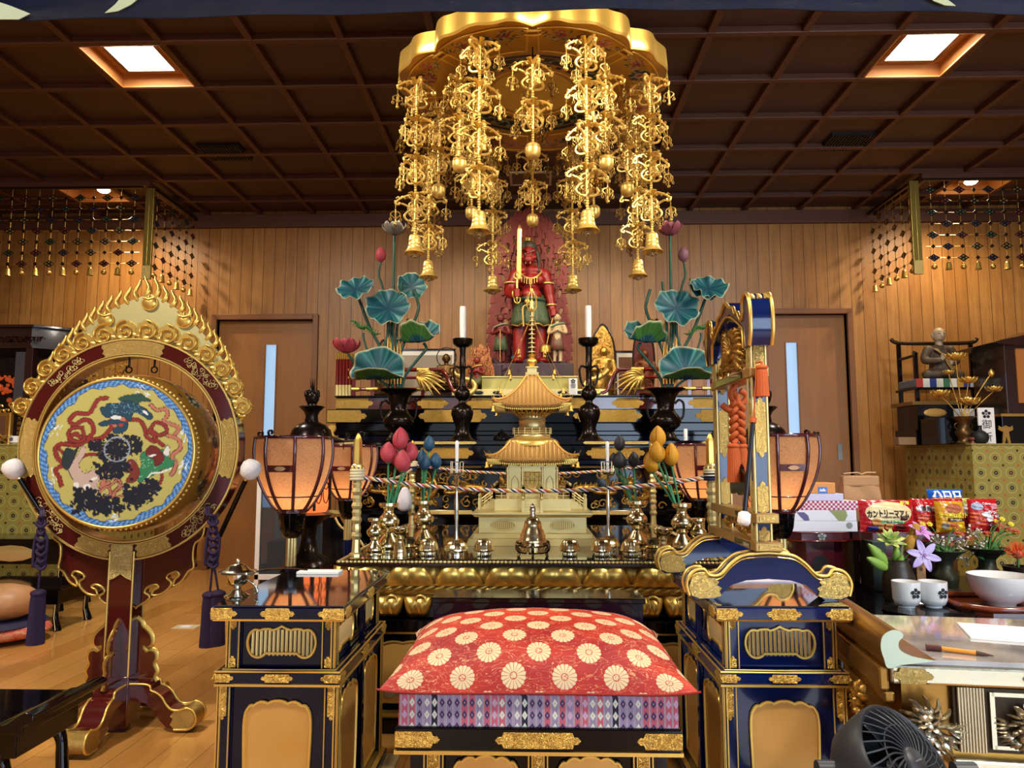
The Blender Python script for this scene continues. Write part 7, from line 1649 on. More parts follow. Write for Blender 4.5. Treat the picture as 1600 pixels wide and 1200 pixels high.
# hanging gong plate and cords
m = MB(); m.M = Matrix.Rotation(pi/2,4, 'Z'); g_ = [(-.10,.30),(-.085,.27),(-.05,.285),(0,.27),(.05,.285),(.085,.27),(.10,.30),(.075,.335),(.035,.345),(0,.37),(-.035,.345),(-.075,.335)]
t2 = thing('gong_plate', 'dark cast metal chime plate hanging inside the gong stand', 'gong', (gx, gy, D0)); m.prism([(p[0], p[1]) for p in spl(g_, 3, True)], .012,-.006); m.build('chime_plate', BRONZE, t2); MB().tube([(0,0,.365),(0,0,.612)], .003,5).build('suspension_cord', NAVYB, t2)
O = V((gx, gy, D0)); tt = thing('orange_tassel_cord', 'braided orange cord with a pair of tassels hanging from the gong stand', 'tassel', O)
def Qo(px, py, dx=0): return at(px, py, gy)-O+V((dx, 0,0))
m = MB(); m.tube(spl([Qo(1150,590), Qo(1149,603), Qo(1142,613), Qo(1146,628), Qo(1160,630), Qo(1166,618), Qo(1156,610)], 5),.009,8); m.tube(spl([Qo(1146,612), Qo(1152,622), Qo(1150,640), Qo(1138,640), Qo(1128,632)], 5),.010,8); m.build('bow_knot', ORANGE, tt)
m = MB()
for ph in (0, pi/1.5,2*pi/1.5): m.tube([Qo(1152+9*cos(q*.42+ph),628+q*2.5)+V((0,.010*sin(q*.84+ph*2),0)) for q in range(27)], .0085,8)
m.build('braid', ORANGE, tt)
for px in (1145,1159): tassel(tt, Qo(px, 695)+V((0,(px-1152)*.001,0)),.019,.115, ORANGE, n=22)
ts = thing('gong_striker', 'dark gong striker with white felt tip leaning on the gong stand', 'striker', O)
a, b = at(1177,655,2.06)-O, at(1163,806,2.03)-O; MB().tube([a, b], .0065,8).build('handle', mat('striker_dark', '#12141c', .3), ts); dn = (b-a).normalized(); MB().tube([b-dn*.012, b-dn*.006, b+dn*.018, b+dn*.026], [.008,.017,.018,.012], 12).build('felt_tip', FELT, ts, ang=80); MB().tube([a-dn*.004, a+dn*.01], .009,10).build('cord_ring', ORANGE, ts)
tc = thing('side_tassel', 'single orange tassel hung on the near post of the gong stand', 'tassel', O); c = at(1190,572,2.06)-O; MB().tube(spl([c+V((-.012,.01,.01)), c+V((0,0,.012)), c+V((0,0,-.004))], 4),.003,6).build('loop', ORANGE, tc); MB().tube([c+V((-.014,.0,.0)), a+V((0,0,0))], .0025,5).build('hanging_cord', ORANGE, tc); tassel(tc, c, .016,.085, ORANGE, n=18)
# papers and small box on the right desk, handled censer on the left desk
t = tag(MB().box(-.15,.15,-.10,.10,0,.004).build('paper_sheet', mat('paper_lilac', '#c8c4d8', .7), smooth=False, loc=(.69,2.44, D0), rz=.1), 'pale sheet of paper lying under the gong stand on the right desk', 'paper')
t = tag(MB().box(-.06,.06,-.04,.04,0,.022).build('paper_box', mat('box_peach', '#b88a70', .6), smooth=False, bevel=.001, loc=(.69,2.44, D0+.0045), rz=.1), 'small flat peach coloured box on the paper under the gong stand', 'box')
p = atz(370,932, D0); t = thing('handled_censer', 'silver lidded hand censer with a long handle on the left desk', 'censer', (p.x, p.y, D0))
MB().lathe([(.034,0),(.035,.004),(.02,.012),(.010,.02),(.012,.028),(.026,.036),(.030,.05),(.031,.062),(.028,.064),(.0,.06)], 28).build('cup', CHROME, t, ang=50)
MB().lathe([(.052,.066),(.050,.070),(.032,.074),(.024,.084),(.010,.090),(.0,.092)], 32, lobes=lambda a, v: 1+(.05*cos(a*9) if v < .3 else 0)).build('lid', CHROME, t, ang=50); MB().sph((0,0,.097),.007,10,7).build('knob', CHROME, t)
MB().tube(spl([(.028,0,.058),(.06,.03,.068),(.12,.07,.066),(.17,.09,.06)], 5), [.006,.012,.012,.008,.007,.007], 8, flat=.3).build('long_handle', CHROME, t); MB().tube(spl([(.03,0,.045),(.05,.0,.03),(.058,0,.012),(.05,0,.008)], 4),.003,6).build('hook', CHROME, t)
p = atz(445,893, D0); tag(MB().box(-.07,.07,-.03,.03,0,.008).build('paper_strip', WHITE, smooth=False, bevel=.001, loc=(-.71,2.50, D0), rz=0), 'white folded paper lying along the back edge of the left desk', 'paper')
# ------------------------------------------------------------------ lattice pendants of the side altars
LG = [mat('jewel_green', '#1d4a38', .25, coat=.6), mat('jewel_red', '#6e1c22', .25, coat=.6), mat('jewel_blue', '#1c2444', .25, coat=.6), mat('jewel_olive', '#7a6a38', .35)]
LB = mat('lattice_brown', '#2e2014', .4,.5); LBG = mat('lattice_gold', '#b88c48', .35,.9)
def jewel_mesh():
    out = []
    for mm_ in LG:
        m = MB(); m.prism([(-.038,0),(-.020,-.010),(0,-.024),(.020,-.010),(.038,0),(.020,.010),(0,.024),(-.020,.010)], .004,-.002); 
        for x, z in ((-.019,0),(.019,0),(0,.011),(0,-.011)):
            m.mi = 1; m.sph((x, -.002, z),(.009,.003,.006) if x else (.007,.003,.006),8,4); m.mi = 0
        m.tube([(-.038,-.001,0),(-.020,-.001,-.010),(0,-.001,-.024),(.020,-.001,-.010),(.038,-.001,0),(.020,-.001,.010),(0,-.001,.024),(-.020,-.001,.010)], .0018,4, closed=True)
        out.append(m.build('flower_jewel', [LB, mm_], None))
    return out
JW = jewel_mesh(); SJ = MB().prism([(-.014,0),(0,-.014),(.014,0),(0,.014)], .005,-.0025).build('small_jewel', LB, None)
BELL1 = MB().lathe([(.003,0),(.012,-.004),(.019,-.02),(.022,-.055),(.028,-.066),(.024,-.066),(.0,-.03)], 14).build('pendant_bell', GOLD, None)
BALL1 = MB().sph((0,0,-.045),(.022,.022,.020),12,8).tube([(-.016,0,-.012),(0,0,-.020),(.016,0,-.012)], .003,5).tube([(0,0,0),(0,0,-.03)], .002,5).build('pendant_ball', GOLDO, None)
used = set()
def take(o):
    if o.name in used: return dup(o)
    used.add(o.name); return o
def lattice(label, x0, x1, y, z0, ncol, nrow, along='x', flip=False, seed=0, px=.0):
    t = thing('lattice_pendant', label, 'hanging ornament', (x0, y, z0),0 if along == 'x' else pi/2, group=None); L = abs(x1-x0); dx = L/ncol; dz = .092; rd = random.Random(seed)
    m = MB()
    for j in range(nrow):
        z = -.09-j*dz; m.tube([(0,0, z),(L, 0, z)], .0022,4)
    for i in range(ncol): x = (i+.5)*dx; m.tube([(x, 0,0),(x, 0,-.09-(nrow-1)*dz-.03)], .0024,4)
    m.build('bead_strings', LBG, t)
    MB().box(-.0, L, -.012,.012,-.012,.01).build('top_rail', LB, t, smooth=False)
    for i in range(ncol):
        x = (i+.5)*dx
        for j in range(nrow):
            z = -.09-j*dz
            if (i+j) % 2 == 0: o = take(JW[rd.randrange(4)])
            else: o = take(SJ)
            o.scale = (1.25,1,1.25); o.parent = t; o.location = (x, -.003, z)
        o = take(BELL1 if i % 2 else BALL1); o.parent = t; o.location = (x, 0,-.09-(nrow-1)*dz-.03)
    return t
ncf = 13
lattice('jewelled lattice pendant with bells hanging before the left side altar', -5.13,-3.19,5.78,3.215,17,7, seed=1)
lattice('jewelled lattice pendant with bells hanging before the right side altar', 3.13,5.07,5.78,3.215,17,7, seed=2)
for sx, n in ((-3.125, 'left'),(3.08, 'right')):
    t = lattice('jewelled lattice pendant running back to the wall at the %s side altar' % n, 0,.78,5.84,3.215,6,7, 'y', seed=5); t.location = (sx, 5.84,3.215)
for sx, n in ((-3.12, 'left'),(3.06, 'right')):
    t = thing('gilt_hanging_post', 'square gilt corner post of the %s hanging lattice' % n, 'post', (sx, 5.78,2.44))
    MB().box(-.035,.0,-.012,.012,0,.76).build('post_shaft', mat('post_olive_gold', '#a8944a', .35,.8), t, smooth=False, bevel=.002); MB().box(.002,.035,-.012,.012,.0,.76).build('post_shaft', mat('post_olive_gold', '#a8944a'), t, smooth=False, bevel=.002); MB().box(-.036,.036,-.014,-.011,.0,.11).build('post_plate', ENGP, t, smooth=False)
# ------------------------------------------------------------------ right side altar
def brotable(label, x0, x1, y0, y1, h):
    t = thing('draped_table', label, 'table', (x0, y0,0)); MB().box(0, x1-x0,0, y1-y0,.01, h-.012).build('brocade_drape', BROC, t, smooth=False, bevel=.004); MB().box(-.004, x1-x0+.004,-.004, y1-y0+.004, h-.012, h).build('table_top', mat('gold_cloth_top', '#9a8a4a', .6), t, smooth=False, bevel=.003); return t
brotable('side altar table draped in green-gold brocade with dark roundels, at right', 3.14,5.1,5.35,6.3,1.10)
brotable('side altar table draped in green-gold brocade, behind the drum at left', -5.1,-3.22,5.35,6.3,1.10)
def boxthing(name, label, cat, px0, px1, py0, Y, z0, dp, m_, z1=None, bev=.003):
    a, b = at(px0, py0, Y), at(px1, py0, Y); return tag(MB().box(0, b.x-a.x, 0, dp, 0,(z1 if z1 is not None else a.z)-z0).build(name, m_, smooth=False, bevel=bev, loc=(a.x, Y, z0)), label, cat)
Y = 5.75
c = at(1476,652,5.5); tag(MB().box(0,.36,0,.34,0, c.z-1.10).build('black_chest', LACQ, smooth=False, bevel=.003, loc=(c.x, 5.5,1.10)), 'low black lacquer chest at the left end of the right side altar', 'box')
# throne with seated priest
a = at(1432,655,5.9); b = at(1580,655,5.9); cx = (a.x+b.x)/2; t = thing('image_table', 'low black and gold table carrying the seated priest on his chair', 'table', (cx, 5.9,1.10)); W2 = .36
H1 = at(1500,627,5.9).z-1.10
MB().box(-W2-.04, W2+.04,-.02,.34, H1-.03, H1).build('table_top', mat('bronze_gold_edge', '#8a6a38', .35,.7), t, smooth=False, bevel=.003); MB().box(-W2, W2,.0,.32,.12, H1-.03).build('apron', LACQ, t, smooth=False); MB().box(-W2-.02, W2+.02,-.01,.33,.0,.12).build('base', LACQ, t, smooth=False, bevel=.003)
for x in (-.22,.18):
    m = MB().sph((x, -.002, H1-.09),(.09,.004,.035),16,6).build('gold_oval', GOLDM, t)
MB().box(-.08,.08,-.012,-.004, H1-.12, H1-.06).build('label_plate', mat('mount_white', '#d8d4cc'), t, smooth=False)
ch = thing('priest_chair', 'black wide armed chair with curved rail behind the seated priest image', 'chair', (cx, 6.0,1.10+H1)); hs = at(1500,592,6.0).z-(1.10+H1)-.07
for sx in (-.30,.30):
    for y in (-.0,.26): MB().box(sx-.014, sx+.014, y-.014, y+.014,0, hs+(.40 if y else .26)-(0 if y else 0)).build('leg', LACQ, ch, smooth=False, bevel=.002)
    MB().tube(spl([(sx*1.12,-.03, hs+.285),(sx, -.02, hs+.27),(sx, .12, hs+.262),(sx, .26, hs+.262)], 4),.013,8).build('arm_rail', LACQ, ch)
MB().box(-.33,.33,-.03,.29, hs-.02, hs).build('seat', LACQ, ch, smooth=False, bevel=.003)
MB().tube(spl([(-.36,.26, hs+.44),(-.30,.26, hs+.405),(0,.26, hs+.40),(.30,.26, hs+.405),(.36,.26, hs+.44)], 4),.017,8).build('top_rail', mat('rail_gold_black', '#3a2a18', .3,.5), ch)
m = MB(); 
for k, c in enumerate(('#a8342a', '#e0dccc', '#2a3a7a', '#d8d4c0', '#3a6a48', '#e0dccc', '#b8862a', '#2a3a7a', '#e0dccc', '#a8342a', '#3a6a48', '#e0dccc')):
    MB().box(-.32+k*.0533,-.32+(k+1)*.0533,-.036,-.028, hs-.0, hs+.07).build('striped_cloth', mat('stripe'+c[1:], c, .7), ch, smooth=False)
MB().box(-.32,.32,-.028,.26, hs, hs+.07).build('seat_cushion', mat('cushion_grey', '#6a6a70', .8), ch, smooth=False, bevel=.01)
seated('seated_priest', 'seated bald priest image in brown and ochre robes on the black chair', (cx-.06,6.08,1.10+H1+hs+.07),.50, mat('robe_brown', fn=f_mottle('#3c3026', '#5e4a30', 12), rough=.6), mat('robe_ochre', '#8a6a38', .6), mat('priest_skin', '#a89478', .5))
sign(1531,1553,637,693,5.42,1.10, 'white standing sign with plum crest and 御祈願 in black on the right side altar', '御祈願')
# golden lotus bouquet in bronze vase
p = at(1507,693,5.46); t = thing('bronze_vase', 'small bronze vase with gilt lotus flowers on the right side altar', 'vase', (p.x, 5.46,1.10))
MB().lathe([(.055,0),(.056,.01),(.045,.02),(.04,.04),(.05,.055),(.06,.075),(.055,.095),(.04,.11),(.042,.14),(.055,.17),(.075,.19),(.076,.198),(.06,.198),(.03,.15)], 28).build('vase_body', BRONZEM, t, ang=50)
for s in (-1,1): MB().tube([(s*(.042+.022*sin(q)),0,.13-.022*cos(q)) for q in [i*.4 for i in range(9)]], .005,6).build('handle', BRONZEM, t)
A = thing('gilt_lotus_bouquet', 'gilt metal lotus flowers and buds rising from the small bronze vase at right', 'flower arrangement', (p.x, 5.46,1.298)); o = V((p.x, 5.46,1.298)); s_ = 5.46/F
def gflower(c, r, n=9, nm='lotus_bloom'):
    m = MB()
    for i in range(n):
        for ring in (0,1):
            a = 2*pi*(i+.5*ring)/n; u = V((cos(a), sin(a),0)); w_ = V((-sin(a), cos(a),0)); k = (1,.7)[ring]
            m.sheet(3,5, lambda uu, v: V(c)+u*(r*k*(.15+.85*sin(v*1.7)))+V((0,0, r*(.75*v**1.5-.2)))+w_*(.34*r*sin(pi*(.1+.88*v))*(2*uu-1)))
    return m.build(nm, GOLD, A, solid=.002)
for x, y, r in ((1493,560,15),(1469,617,14),(1513,596,13),(1513,630,17),(1553,610,12),(1482,583,8)):
    c = at(x, y, 5.46)-o; gflower(c, r*s_); MB().tube(spl([V((0,0,-.03)), c*.5+V((c.x*.1,0,.01)), c-V((0,0,.005))], 5),.004,6).build('stem', GOLDO, A)
for x, y in ((1549,583), ): c = at(x, y, 5.46)-o; MB().lathe([(.003,-.03),(.02,-.01),(.018,.01),(.001,.035)], 12, c).build('lotus_bud', GOLD, A); MB().tube(spl([V((0,0,-.03)), c*.5, c], 5),.004,6).build('stem', GOLDO, A)
p = at(1532,693,5.42); t = thing('black_jar', 'round matte black jar in front of the small bronze vase', 'jar', (p.x-.01,5.40,1.10)); MB().lathe([(.028,0),(.045,.012),(.056,.04),(.052,.065),(.03,.088),(.014,.096),(.013,.12),(.017,.13),(.0,.13)], 24).build('jar_body', mat('matte_black', '#1c1c1c', .6), t)
p = at(1573,690,5.42); t = thing('gilt_mask_ornament', 'small flat gilt cut-out ornament on two legs at the right altar edge', 'ornament', (p.x, 5.42,1.10)); MB().prism([(-.05,.13),(-.052,.10),(-.02,.085),(-.03,0),(-.012,0),(0,.05),(.012,0),(.03,0),(.02,.085),(.052,.10),(.05,.13),(.028,.118),(0,.132),(-.028,.118)][::-1], .01,0).build('cutout_plate', GOLDO, t, smooth=False)
p = at(1484,692,5.42); t = thing('wooden_bell_stand', 'tiny round wooden stand with a metal ring on the right altar', 'stand', (3.19,5.42,1.10)); MB().lathe([(.03,0),(.022,.01),(.022,.025),(.036,.03),(.036,.045),(.0,.05)], 20).build('stand_body', mat('red_wood', '#7a3a24', .4), t); MB().tube([(.014*cos(q),0,.07+.02*sin(q)) for q in [i*.52 for i in range(12)]], .0025,5, closed=True).build('ring', CHROME, t)
boxthing('wooden_block', 'long pale wooden block on the left edge of the right side altar', 'block', 1404,1466,683,5.9,1.10,.09, mat('block_wood', '#8a6a48', .5))
p = at(1412,678, WY-.01); t = thing('wall_outlet', 'white double wall outlet above the right side altar', 'outlet', (p.x, WY-.001, p.z)); MB().box(-.036,.036,-.008,0,-.06,.06).build('cover_plate', WHITE, t, smooth=False, bevel=.003); m = MB()
for z in (-.018,.018):
    for x in (-.007,.007): m.box(x-.0015, x+.0015,-.0095,-.008, z-.006, z+.006)
m.build('sockets', BLACKP, t, smooth=False)
# dark shrine cabinet at the far right and the big one at the far left
a = at(1566,640,5.5); z1 = at(1570,528,5.5).z; t = thing('altar_cabinet', 'dark wooden shrine cabinet with orange door at the right edge of the side altar', 'cabinet', (a.x, 5.50,1.10)); H = z1-1.10
MB().box(.04,.8,.0,.4,.22, H-.03).build('case', DARKW, t, smooth=False, bevel=.003); m = MB(); m.prism([(-.07, H-.04),(.0, H-.02),(.2, H+.02),(.42, H+.10),(.9, H+.10),(.9, H-.02),(.1, H-.06)], .48,-.04); m.build('roof', DARKW, t, smooth=False, bevel=.003); MB().box(.12,.70,-.008,0,.30, H-.08).build('door', mat('door_orange', '#a8682c', .5), t, smooth=False); MB().box(-.02,.82,-.02,.42,.0,.20).build('base', LACQ, t, smooth=False, bevel=.003); MB().box(-.03,.82,-.03,.43,.20,.22).build('base_edge', GOLDO, t, smooth=False)
Yl = 5.75; c0 = at(52,507, Yl); c1 = at(93,517, Yl+.2); t = thing('butsudan_cabinet', 'tall dark wooden altar cabinet with angled corner, left edge behind the drum', 'cabinet', (c0.x, Yl, 1.10)); H = c0.z-1.10
fp = [(-1.1,0),(0,0),(.24,.22),(.24,.45),(-1.1,.45)]
def poly3(fp, z0, z1, k=0): m = MB(); n = len(fp); c = (-.4,.25); P_ = [(x+(k if x > -1 else 0), y-(k if y < .4 else 0)) for x, y in fp]; m.add([(x, y, z0) for x, y in P_]+[(x, y, z1) for x, y in P_], [tuple(range(n-1,-1,-1)), tuple(range(n, 2*n))]+[(i, (i+1) % n, n+(i+1) % n, n+i) for i in range(n)]); return m
poly3(fp, H-.17, H-.02,-.03).build('frieze', DARKW, t, smooth=False, bevel=.003); poly3(fp, H-.02, H, .01).build('cornice', DARKW, t, smooth=False, bevel=.003); poly3(fp, H-.19, H-.17,.0).build('cornice', DARKW, t, smooth=False, bevel=.002)
poly3([(-1.1,.3),(.2,.3),(.2,.45),(-1.1,.45)], .0, H-.17).build('back_case', LACQ, t, smooth=False); m = MB()
for x, y in ((-.02,.04),(.2,.26)): MB().box(x-.035, x+.025, y-.03, y+.03,0, H-.17).build('corner_post', DARKW, t, smooth=False, bevel=.003)
MB().box(-.14,-.06,.02,.05,.25, H-.22).build('glass_stile', mat('stile_grey', '#5a5a66', .2,.5), t, smooth=False)
m = MB(); rd = random.Random(3)
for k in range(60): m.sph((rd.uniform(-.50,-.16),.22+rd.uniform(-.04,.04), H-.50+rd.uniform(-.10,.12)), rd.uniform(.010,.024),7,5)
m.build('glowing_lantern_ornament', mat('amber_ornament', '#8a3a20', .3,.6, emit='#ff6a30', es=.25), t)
m = MB()
for k in range(40): x = rd.uniform(-.6,.1); m.tube([(x+.02*cos(q),.0, H-.12+.02*sin(q)+rd.uniform(-.03,.03)*0) for q in (0,1,2,3,4)], .006,5)
m.build('carved_frieze', DARKW, t)
# gilt shrine items left
def gshrine(px0, px1, py0, Y, label):
    a, b = at(px0, py0, Y), at(px1, py0, Y); W = b.x-a.x; H = a.z-1.10; t = thing('gilt_shrine', label, 'shrine', ((a.x+b.x)/2, Y, 1.10)); MB().box(-W/2, W/2,0,.14,.0, H*.75).build('case', GOLDO, t, smooth=False, bevel=.003); m = MB(); rd = random.Random(px0)
    for k in range(70): x, z = rd.uniform(-W/2, W/2), rd.choice((rd.uniform(H*.72, H), rd.uniform(0, H*.2))); m.tube([(x+.016*cos(q),-.01+rd.uniform(-.006,.006)*0, z+.016*sin(q)) for q in (0,1,2,3,4)], .007,5)
    m.build('carved_ornament', GOLD, t)
    for s in (-1,1): MB().lathe([(.014,0),(.010,.02),(.010, H*.7),(.016, H*.74),(0, H*.75)], 10,(s*W*.38,-.015,0)).build('pillar', GOLD, t)
    MB().box(-W*.2, W*.2,-.004,0, H*.22, H*.66).build('tablet', mat('tablet_brown', '#6a4434', .5), t, smooth=False); return t
gshrine(-26,26,628,5.5, 'small ornate gilt shrine on the left side altar beside the black tablet')
gshrine(128,182,575,5.7, 'ornate gilt shrine seen through the ring behind the top of the drum')
gshrine(185,205,572,5.75, 'narrow gilt shrine column seen through the ring right of the larger gilt shrine')
a, b = at(28,628,5.48), at(38,628,5.48); t = thing('memorial_tablet', 'upright black memorial tablet with gold characters on the left side altar', 'tablet', (a.x+.02,5.48,1.10)); H = at(30,628,5.48).z-1.10; MB().box(-.045,.045,0,.02,.0, H).build('tablet_board', LACQ, t, smooth=False, bevel=.002)
MB().box(.038,.046,-.002,.0,0, H).build('gold_edge', GOLD, t, smooth=False)
for k, c in enumerate('南無大師遍照'): text(c, .032, 'lettering', GOLDO, t, Matrix.Translation((0,-.001, H-.05-k*.038)) @ TXM)
p = at(23,688,5.40); t = thing('altar_cup', 'white altar cup with a dark plum crest on the left side altar', 'cup', (p.x, 5.40,1.10)); MB().lathe([(.02,0),(.022,.006),(.036,.012),(.038,.06),(.035,.06),(.030,.015),(.0,.013)], 28).build('cup_body', CERAM, t); m = MB(); m.M = Matrix.Translation((0,-.037,.036)); plum(m, 0,0,.015); m.build('plum_crest', mat('ink_black', '#1c1a22'), t)
# wooden fish on cushion, low black tables, front-left lacquer desk
p = atz(30,1000,0); t = thing('drum_cushion', 'red and navy brocade cushion under the wooden fish gong on the floor', 'cushion', (p.x-.15, p.y-.02,0))
m = MB().sph((0,0,.062),(.31,.24,.062),32,12); m.build('cushion_body', mat('cushion_redgold', fn=f_mottle('#b8262a', '#c89a70', 26,3,1), rough=.6), t); MB().lathe([(.27,.095),(.24,.118),(.0,.122)], 32).build('navy_top', mat('cushion_navy', '#1c1a3c', .7), t)
fk = thing('wooden_fish_gong', 'round carved wooden fish gong resting on the red cushion', 'gong', (p.x-.11, p.y-.02,.115)); m = MB(); m.lathe([(.0,0),(.10,.005),(.17,.04),(.19,.085),(.175,.13),(.13,.165),(.06,.185),(.0,.188)], 36, lobes=lambda a, v: 1+.10*max(0, cos(a))**2); m.build('gong_body', mat('fish_wood', fn=f_mottle('#b8875a', '#9a6a42', 5,4,1), rough=.45), fk)
m = MB(); m.M = Matrix.Rotation(R(-38),4, 'Z'); m.tube([(-.02,-.180,.085),(.03,-.19,.09),(.09,-.178,.105),(.13,-.155,.112)], [.012,.009,.010,.012], 8); m.build('sound_slit', mat('slit_dark', '#120c08', .8), fk); m = MB()
for k in range(8): m.tube([(-.10+k*.02+.01*cos(q),-.12+.01*sin(k),.158+.010*sin(q)) for q in (0,1,2,3,4,5)], .004,5)
m.build('carved_scales', mat('fish_wood', '#000'), fk)
def lowtable(label, c, W, D, H, flare=False, rz=0, legh=None, loc_z=0):
    t = thing('low_table', label, 'table', (c[0], c[1], loc_z), rz); MB().box(-W/2, W/2,-D/2, D/2, H-.025, H).build('table_top', LACQ, t, smooth=False, bevel=.003); lh = legh or H*.55
    MB().box(-W/2+.03, W/2-.03,-D/2+.02, D/2-.02, lh, H-.025).build('apron', LACQ, t, smooth=False, bevel=.002)
    for s in (-1,1):
        for q in (-1,1):
            m = MB().tube(spl([(s*(W/2-.045), q*(D/2-.035), lh+.01),(s*(W/2-.05), q*(D/2-.035), lh*.5),(s*(W/2-.03), q*(D/2-.03),0)], 4), [.016,.014,.014,.015,.017,.019,.022], 8); m.build('leg', LACQ, t); MB().tube([(s*(W/2-.045), q*(D/2-.035)-.018, lh),(s*(W/2-.05), q*(D/2-.035)-.016, lh*.5),(s*(W/2-.03), q*(D/2-.03)-.022,0.004)], .003,5).build('gold_line', GOLDP, t)
    if flare:
        for s in (-1,1): MB().prism([(s*W/2, H),(s*(W/2+.012), H+.022),(s*(W/2), H+.04),(s*(W/2-.02), H+.045),(s*(W/2-.035), H+.03),(s*(W/2-.06), H+.004),(s*(W/2-.10), H)][::s], D, -D/2).build('upturned_end', LACQ, t, bevel=.002)
    for x in (-W*.2, W*.2): MB().sph((x, -D/2+.018,(lh+H-.025)/2),(W*.13,.004,(H-lh)*.32),14,6).build('gold_oval', GOLDP, t)
    return t
q0, q1 = atz(38,905,.27), atz(118,905,.27)
lowtable('small low black table with gold-lined legs standing behind the wooden fish', (-3.02,4.47,0),.60,.36,.26, legh=.15)
q0 = at(60,842,4.9); lowtable('black lacquer table with upturned ends before the left brocade table', (q0.x-.40,5.02,0),1.25,.36, at(20,842,4.85).z, True, legh=.30)
t = thing('sutra_desk', 'black lacquer sutra desk with carved side at the bottom left corner', 'desk', (-1.36,2.12,0)); ZS = .30
MB().box(-.62,.03,-.15,.16, ZS-.022, ZS).build('desk_top', LACQ, t, smooth=False, bevel=.003)
MB().prism([(.03, ZS-.002),(.06, ZS+.012),(.062, ZS+.03),(.04, ZS+.038),(.02, ZS+.028),(-.01, ZS+.006),(-.05, ZS)], .335,-.16).build('upturned_end', LACQ, t, bevel=.002)
MB().box(-.60,.0,-.13,.14, ZS-.09, ZS-.022).build('apron', LACQ, t, smooth=False, bevel=.003)
m = MB(); rd = random.Random(1)
for k in range(40): x, z = rd.uniform(-.45,-.02), ZS-rd.uniform(.03,.13)*(1 if rd.random() < .6 else .6); m.tube([(x+.012*cos(q),-.134, z+.012*sin(q)) for q in (0,1,2,3,4)], .005,5)
m.build('carved_relief', BRONZEM, t)
for s in (-.56,-.035):
    for y in (-.115,.12): MB().tube(spl([(s-.02, y, ZS-.09),(s, y, ZS-.13),(s+.005, y, ZS*.4),(s+.015, y, 0)], 4), [.03,.025,.02,.017,.016,.016,.016,.017,.017,.018,.019,.02,.02], 8).build('leg', LACQ, t)
p = atz(291,980,0); t = thing('floor_outlet', 'pale square outlet cover set in the wooden floor right of the drum stand', 'outlet', (p.x, p.y, 0)); MB().box(-.07,.07,-.05,.05,0,.004).build('cover_plate', mat('outlet_beige', '#c8b890', .5), t, smooth=False, bevel=.001); MB().box(-.03,.03,-.025,.025,.004,.006).build('lid', WHITE, t, smooth=False)
p = atz(588,1190,0); t = thing('floor_outlet', 'floor outlet cover beside the front left corner of the prayer platform', 'outlet', (p.x, p.y, 0)); MB().box(-.07,.07,-.06,.06,0,.004).build('cover_plate', mat('outlet_beige', '#c8b890'), t, smooth=False, bevel=.001); m = MB().box(-.02,.03,-.035,.035,.004,.006)
m.build('lid', WHITE, t, smooth=False)
# glass display case behind the left lantern
a, b = at(397,890,4.9), at(470,890,4.9); t = thing('display_case', 'white framed glass display case behind the left paper lanterns', 'cabinet', (a.x, 4.9,0)); W = b.x-a.x+.05; H = at(400,694,4.9).z
m = MB().box(0,.03,0,.03,0, H).box(W-.03, W, 0,.03,0, H).box(0, W, 0,.03, H-.03, H).box(0, W, 0,.03,.20,.235); m.build('frame', WHITE, t, smooth=False, bevel=.002); MB().box(.03, W-.03,.010,.014,.235, H-.03).build('glass_pane', mat('case_glass', '#8a96a4', .05, trans=.85, ior=1.3), t, smooth=False); MB().box(0, W, .03,.40,.0,.30).build('base', mat('case_base', '#4a3424', .4), t, smooth=False); MB().box(0, W, .38,.40,.3, H).build('back_panel', mat('case_back', '#6a7884', .4), t, smooth=False)
MB().box(.06, W-.04,.06,.30,.30,.44).build('inner_box', mat('case_inner_brown', '#3c2218', .4), t, smooth=False, bevel=.003); MB().lathe([(.03,.44),(.01,.46),(.008,.9),(.02,.92),(0,.93)], 10,(W*.55,.2,0)).build('inner_stand', GOLDO, t)
# ------------------------------------------------------------------ offerings at right
ZT = .453
def longtable(label, x0, x1, y0, y1, z, m_=LACQ):
    t = thing('black_table', label, 'table', (x0, y0,0)); MB().box(0, x1-x0,0, y1-y0, z-.03, z).build('table_top', m_, t, smooth=False, bevel=.003)
    MB().box(.03, x1-x0-.03,.02, y1-y0-.02, z-.09, z-.03).build('apron', m_, t, smooth=False)
    for x in (.05, x1-x0-.05):
        for y in (.04, y1-y0-.04): MB().tube(spl([(x, y, z-.08),(x, y, z*.5),(x+(.03 if x > .5 else -.03), y, 0)], 4), [.03,.024,.022,.022,.022,.026,.03,.034], 8).build('leg', m_, t)
    return t
longtable('black lacquer table holding the two white teacups and the bowl', 1.18,2.5,2.40,3.10, ZT)
longtable('black lacquer table behind, carrying the plum offering stands', 1.17,2.9,3.12,3.56, ZT)
BK = mat('cup_print', '#1a1a20', .5)
pt = atz(1450,957, ZT); t = thing('round_tray', 'round black lacquer tray under the two teacups', 'tray', (pt.x-.0, pt.y, ZT)); MB().lathe([(.13,0),(.148,.004),(.15,.012),(.145,.012),(.14,.006),(.0,.006)], 48).build('tray_disc', mat('tray_black', '#101012', .2, coat=.5), t)
for px, n in ((1417, 'left'),(1459, 'right')):
    c = atz(px, 948, ZT+.007); t = thing('teacup', 'white teacup with black plum crest, %s one of the pair' % n, 'cup', (c.x, c.y, ZT+.0065)); MB().lathe([(.028,0),(.028,.006),(.040,.012),(.0465,.03),(.048,.092),(.045,.092),(.043,.03),(.03,.016),(.0,.014)], 40).build('cup_body', CERAM, t)
    m = MB(); m.M = Matrix.Rotation(R(14),4, 'Z') @ Matrix.Translation((0,-.0478,.055)); plum(m, 0,0,.020,-.001,.0015); m.build('plum_crest', BK, t)
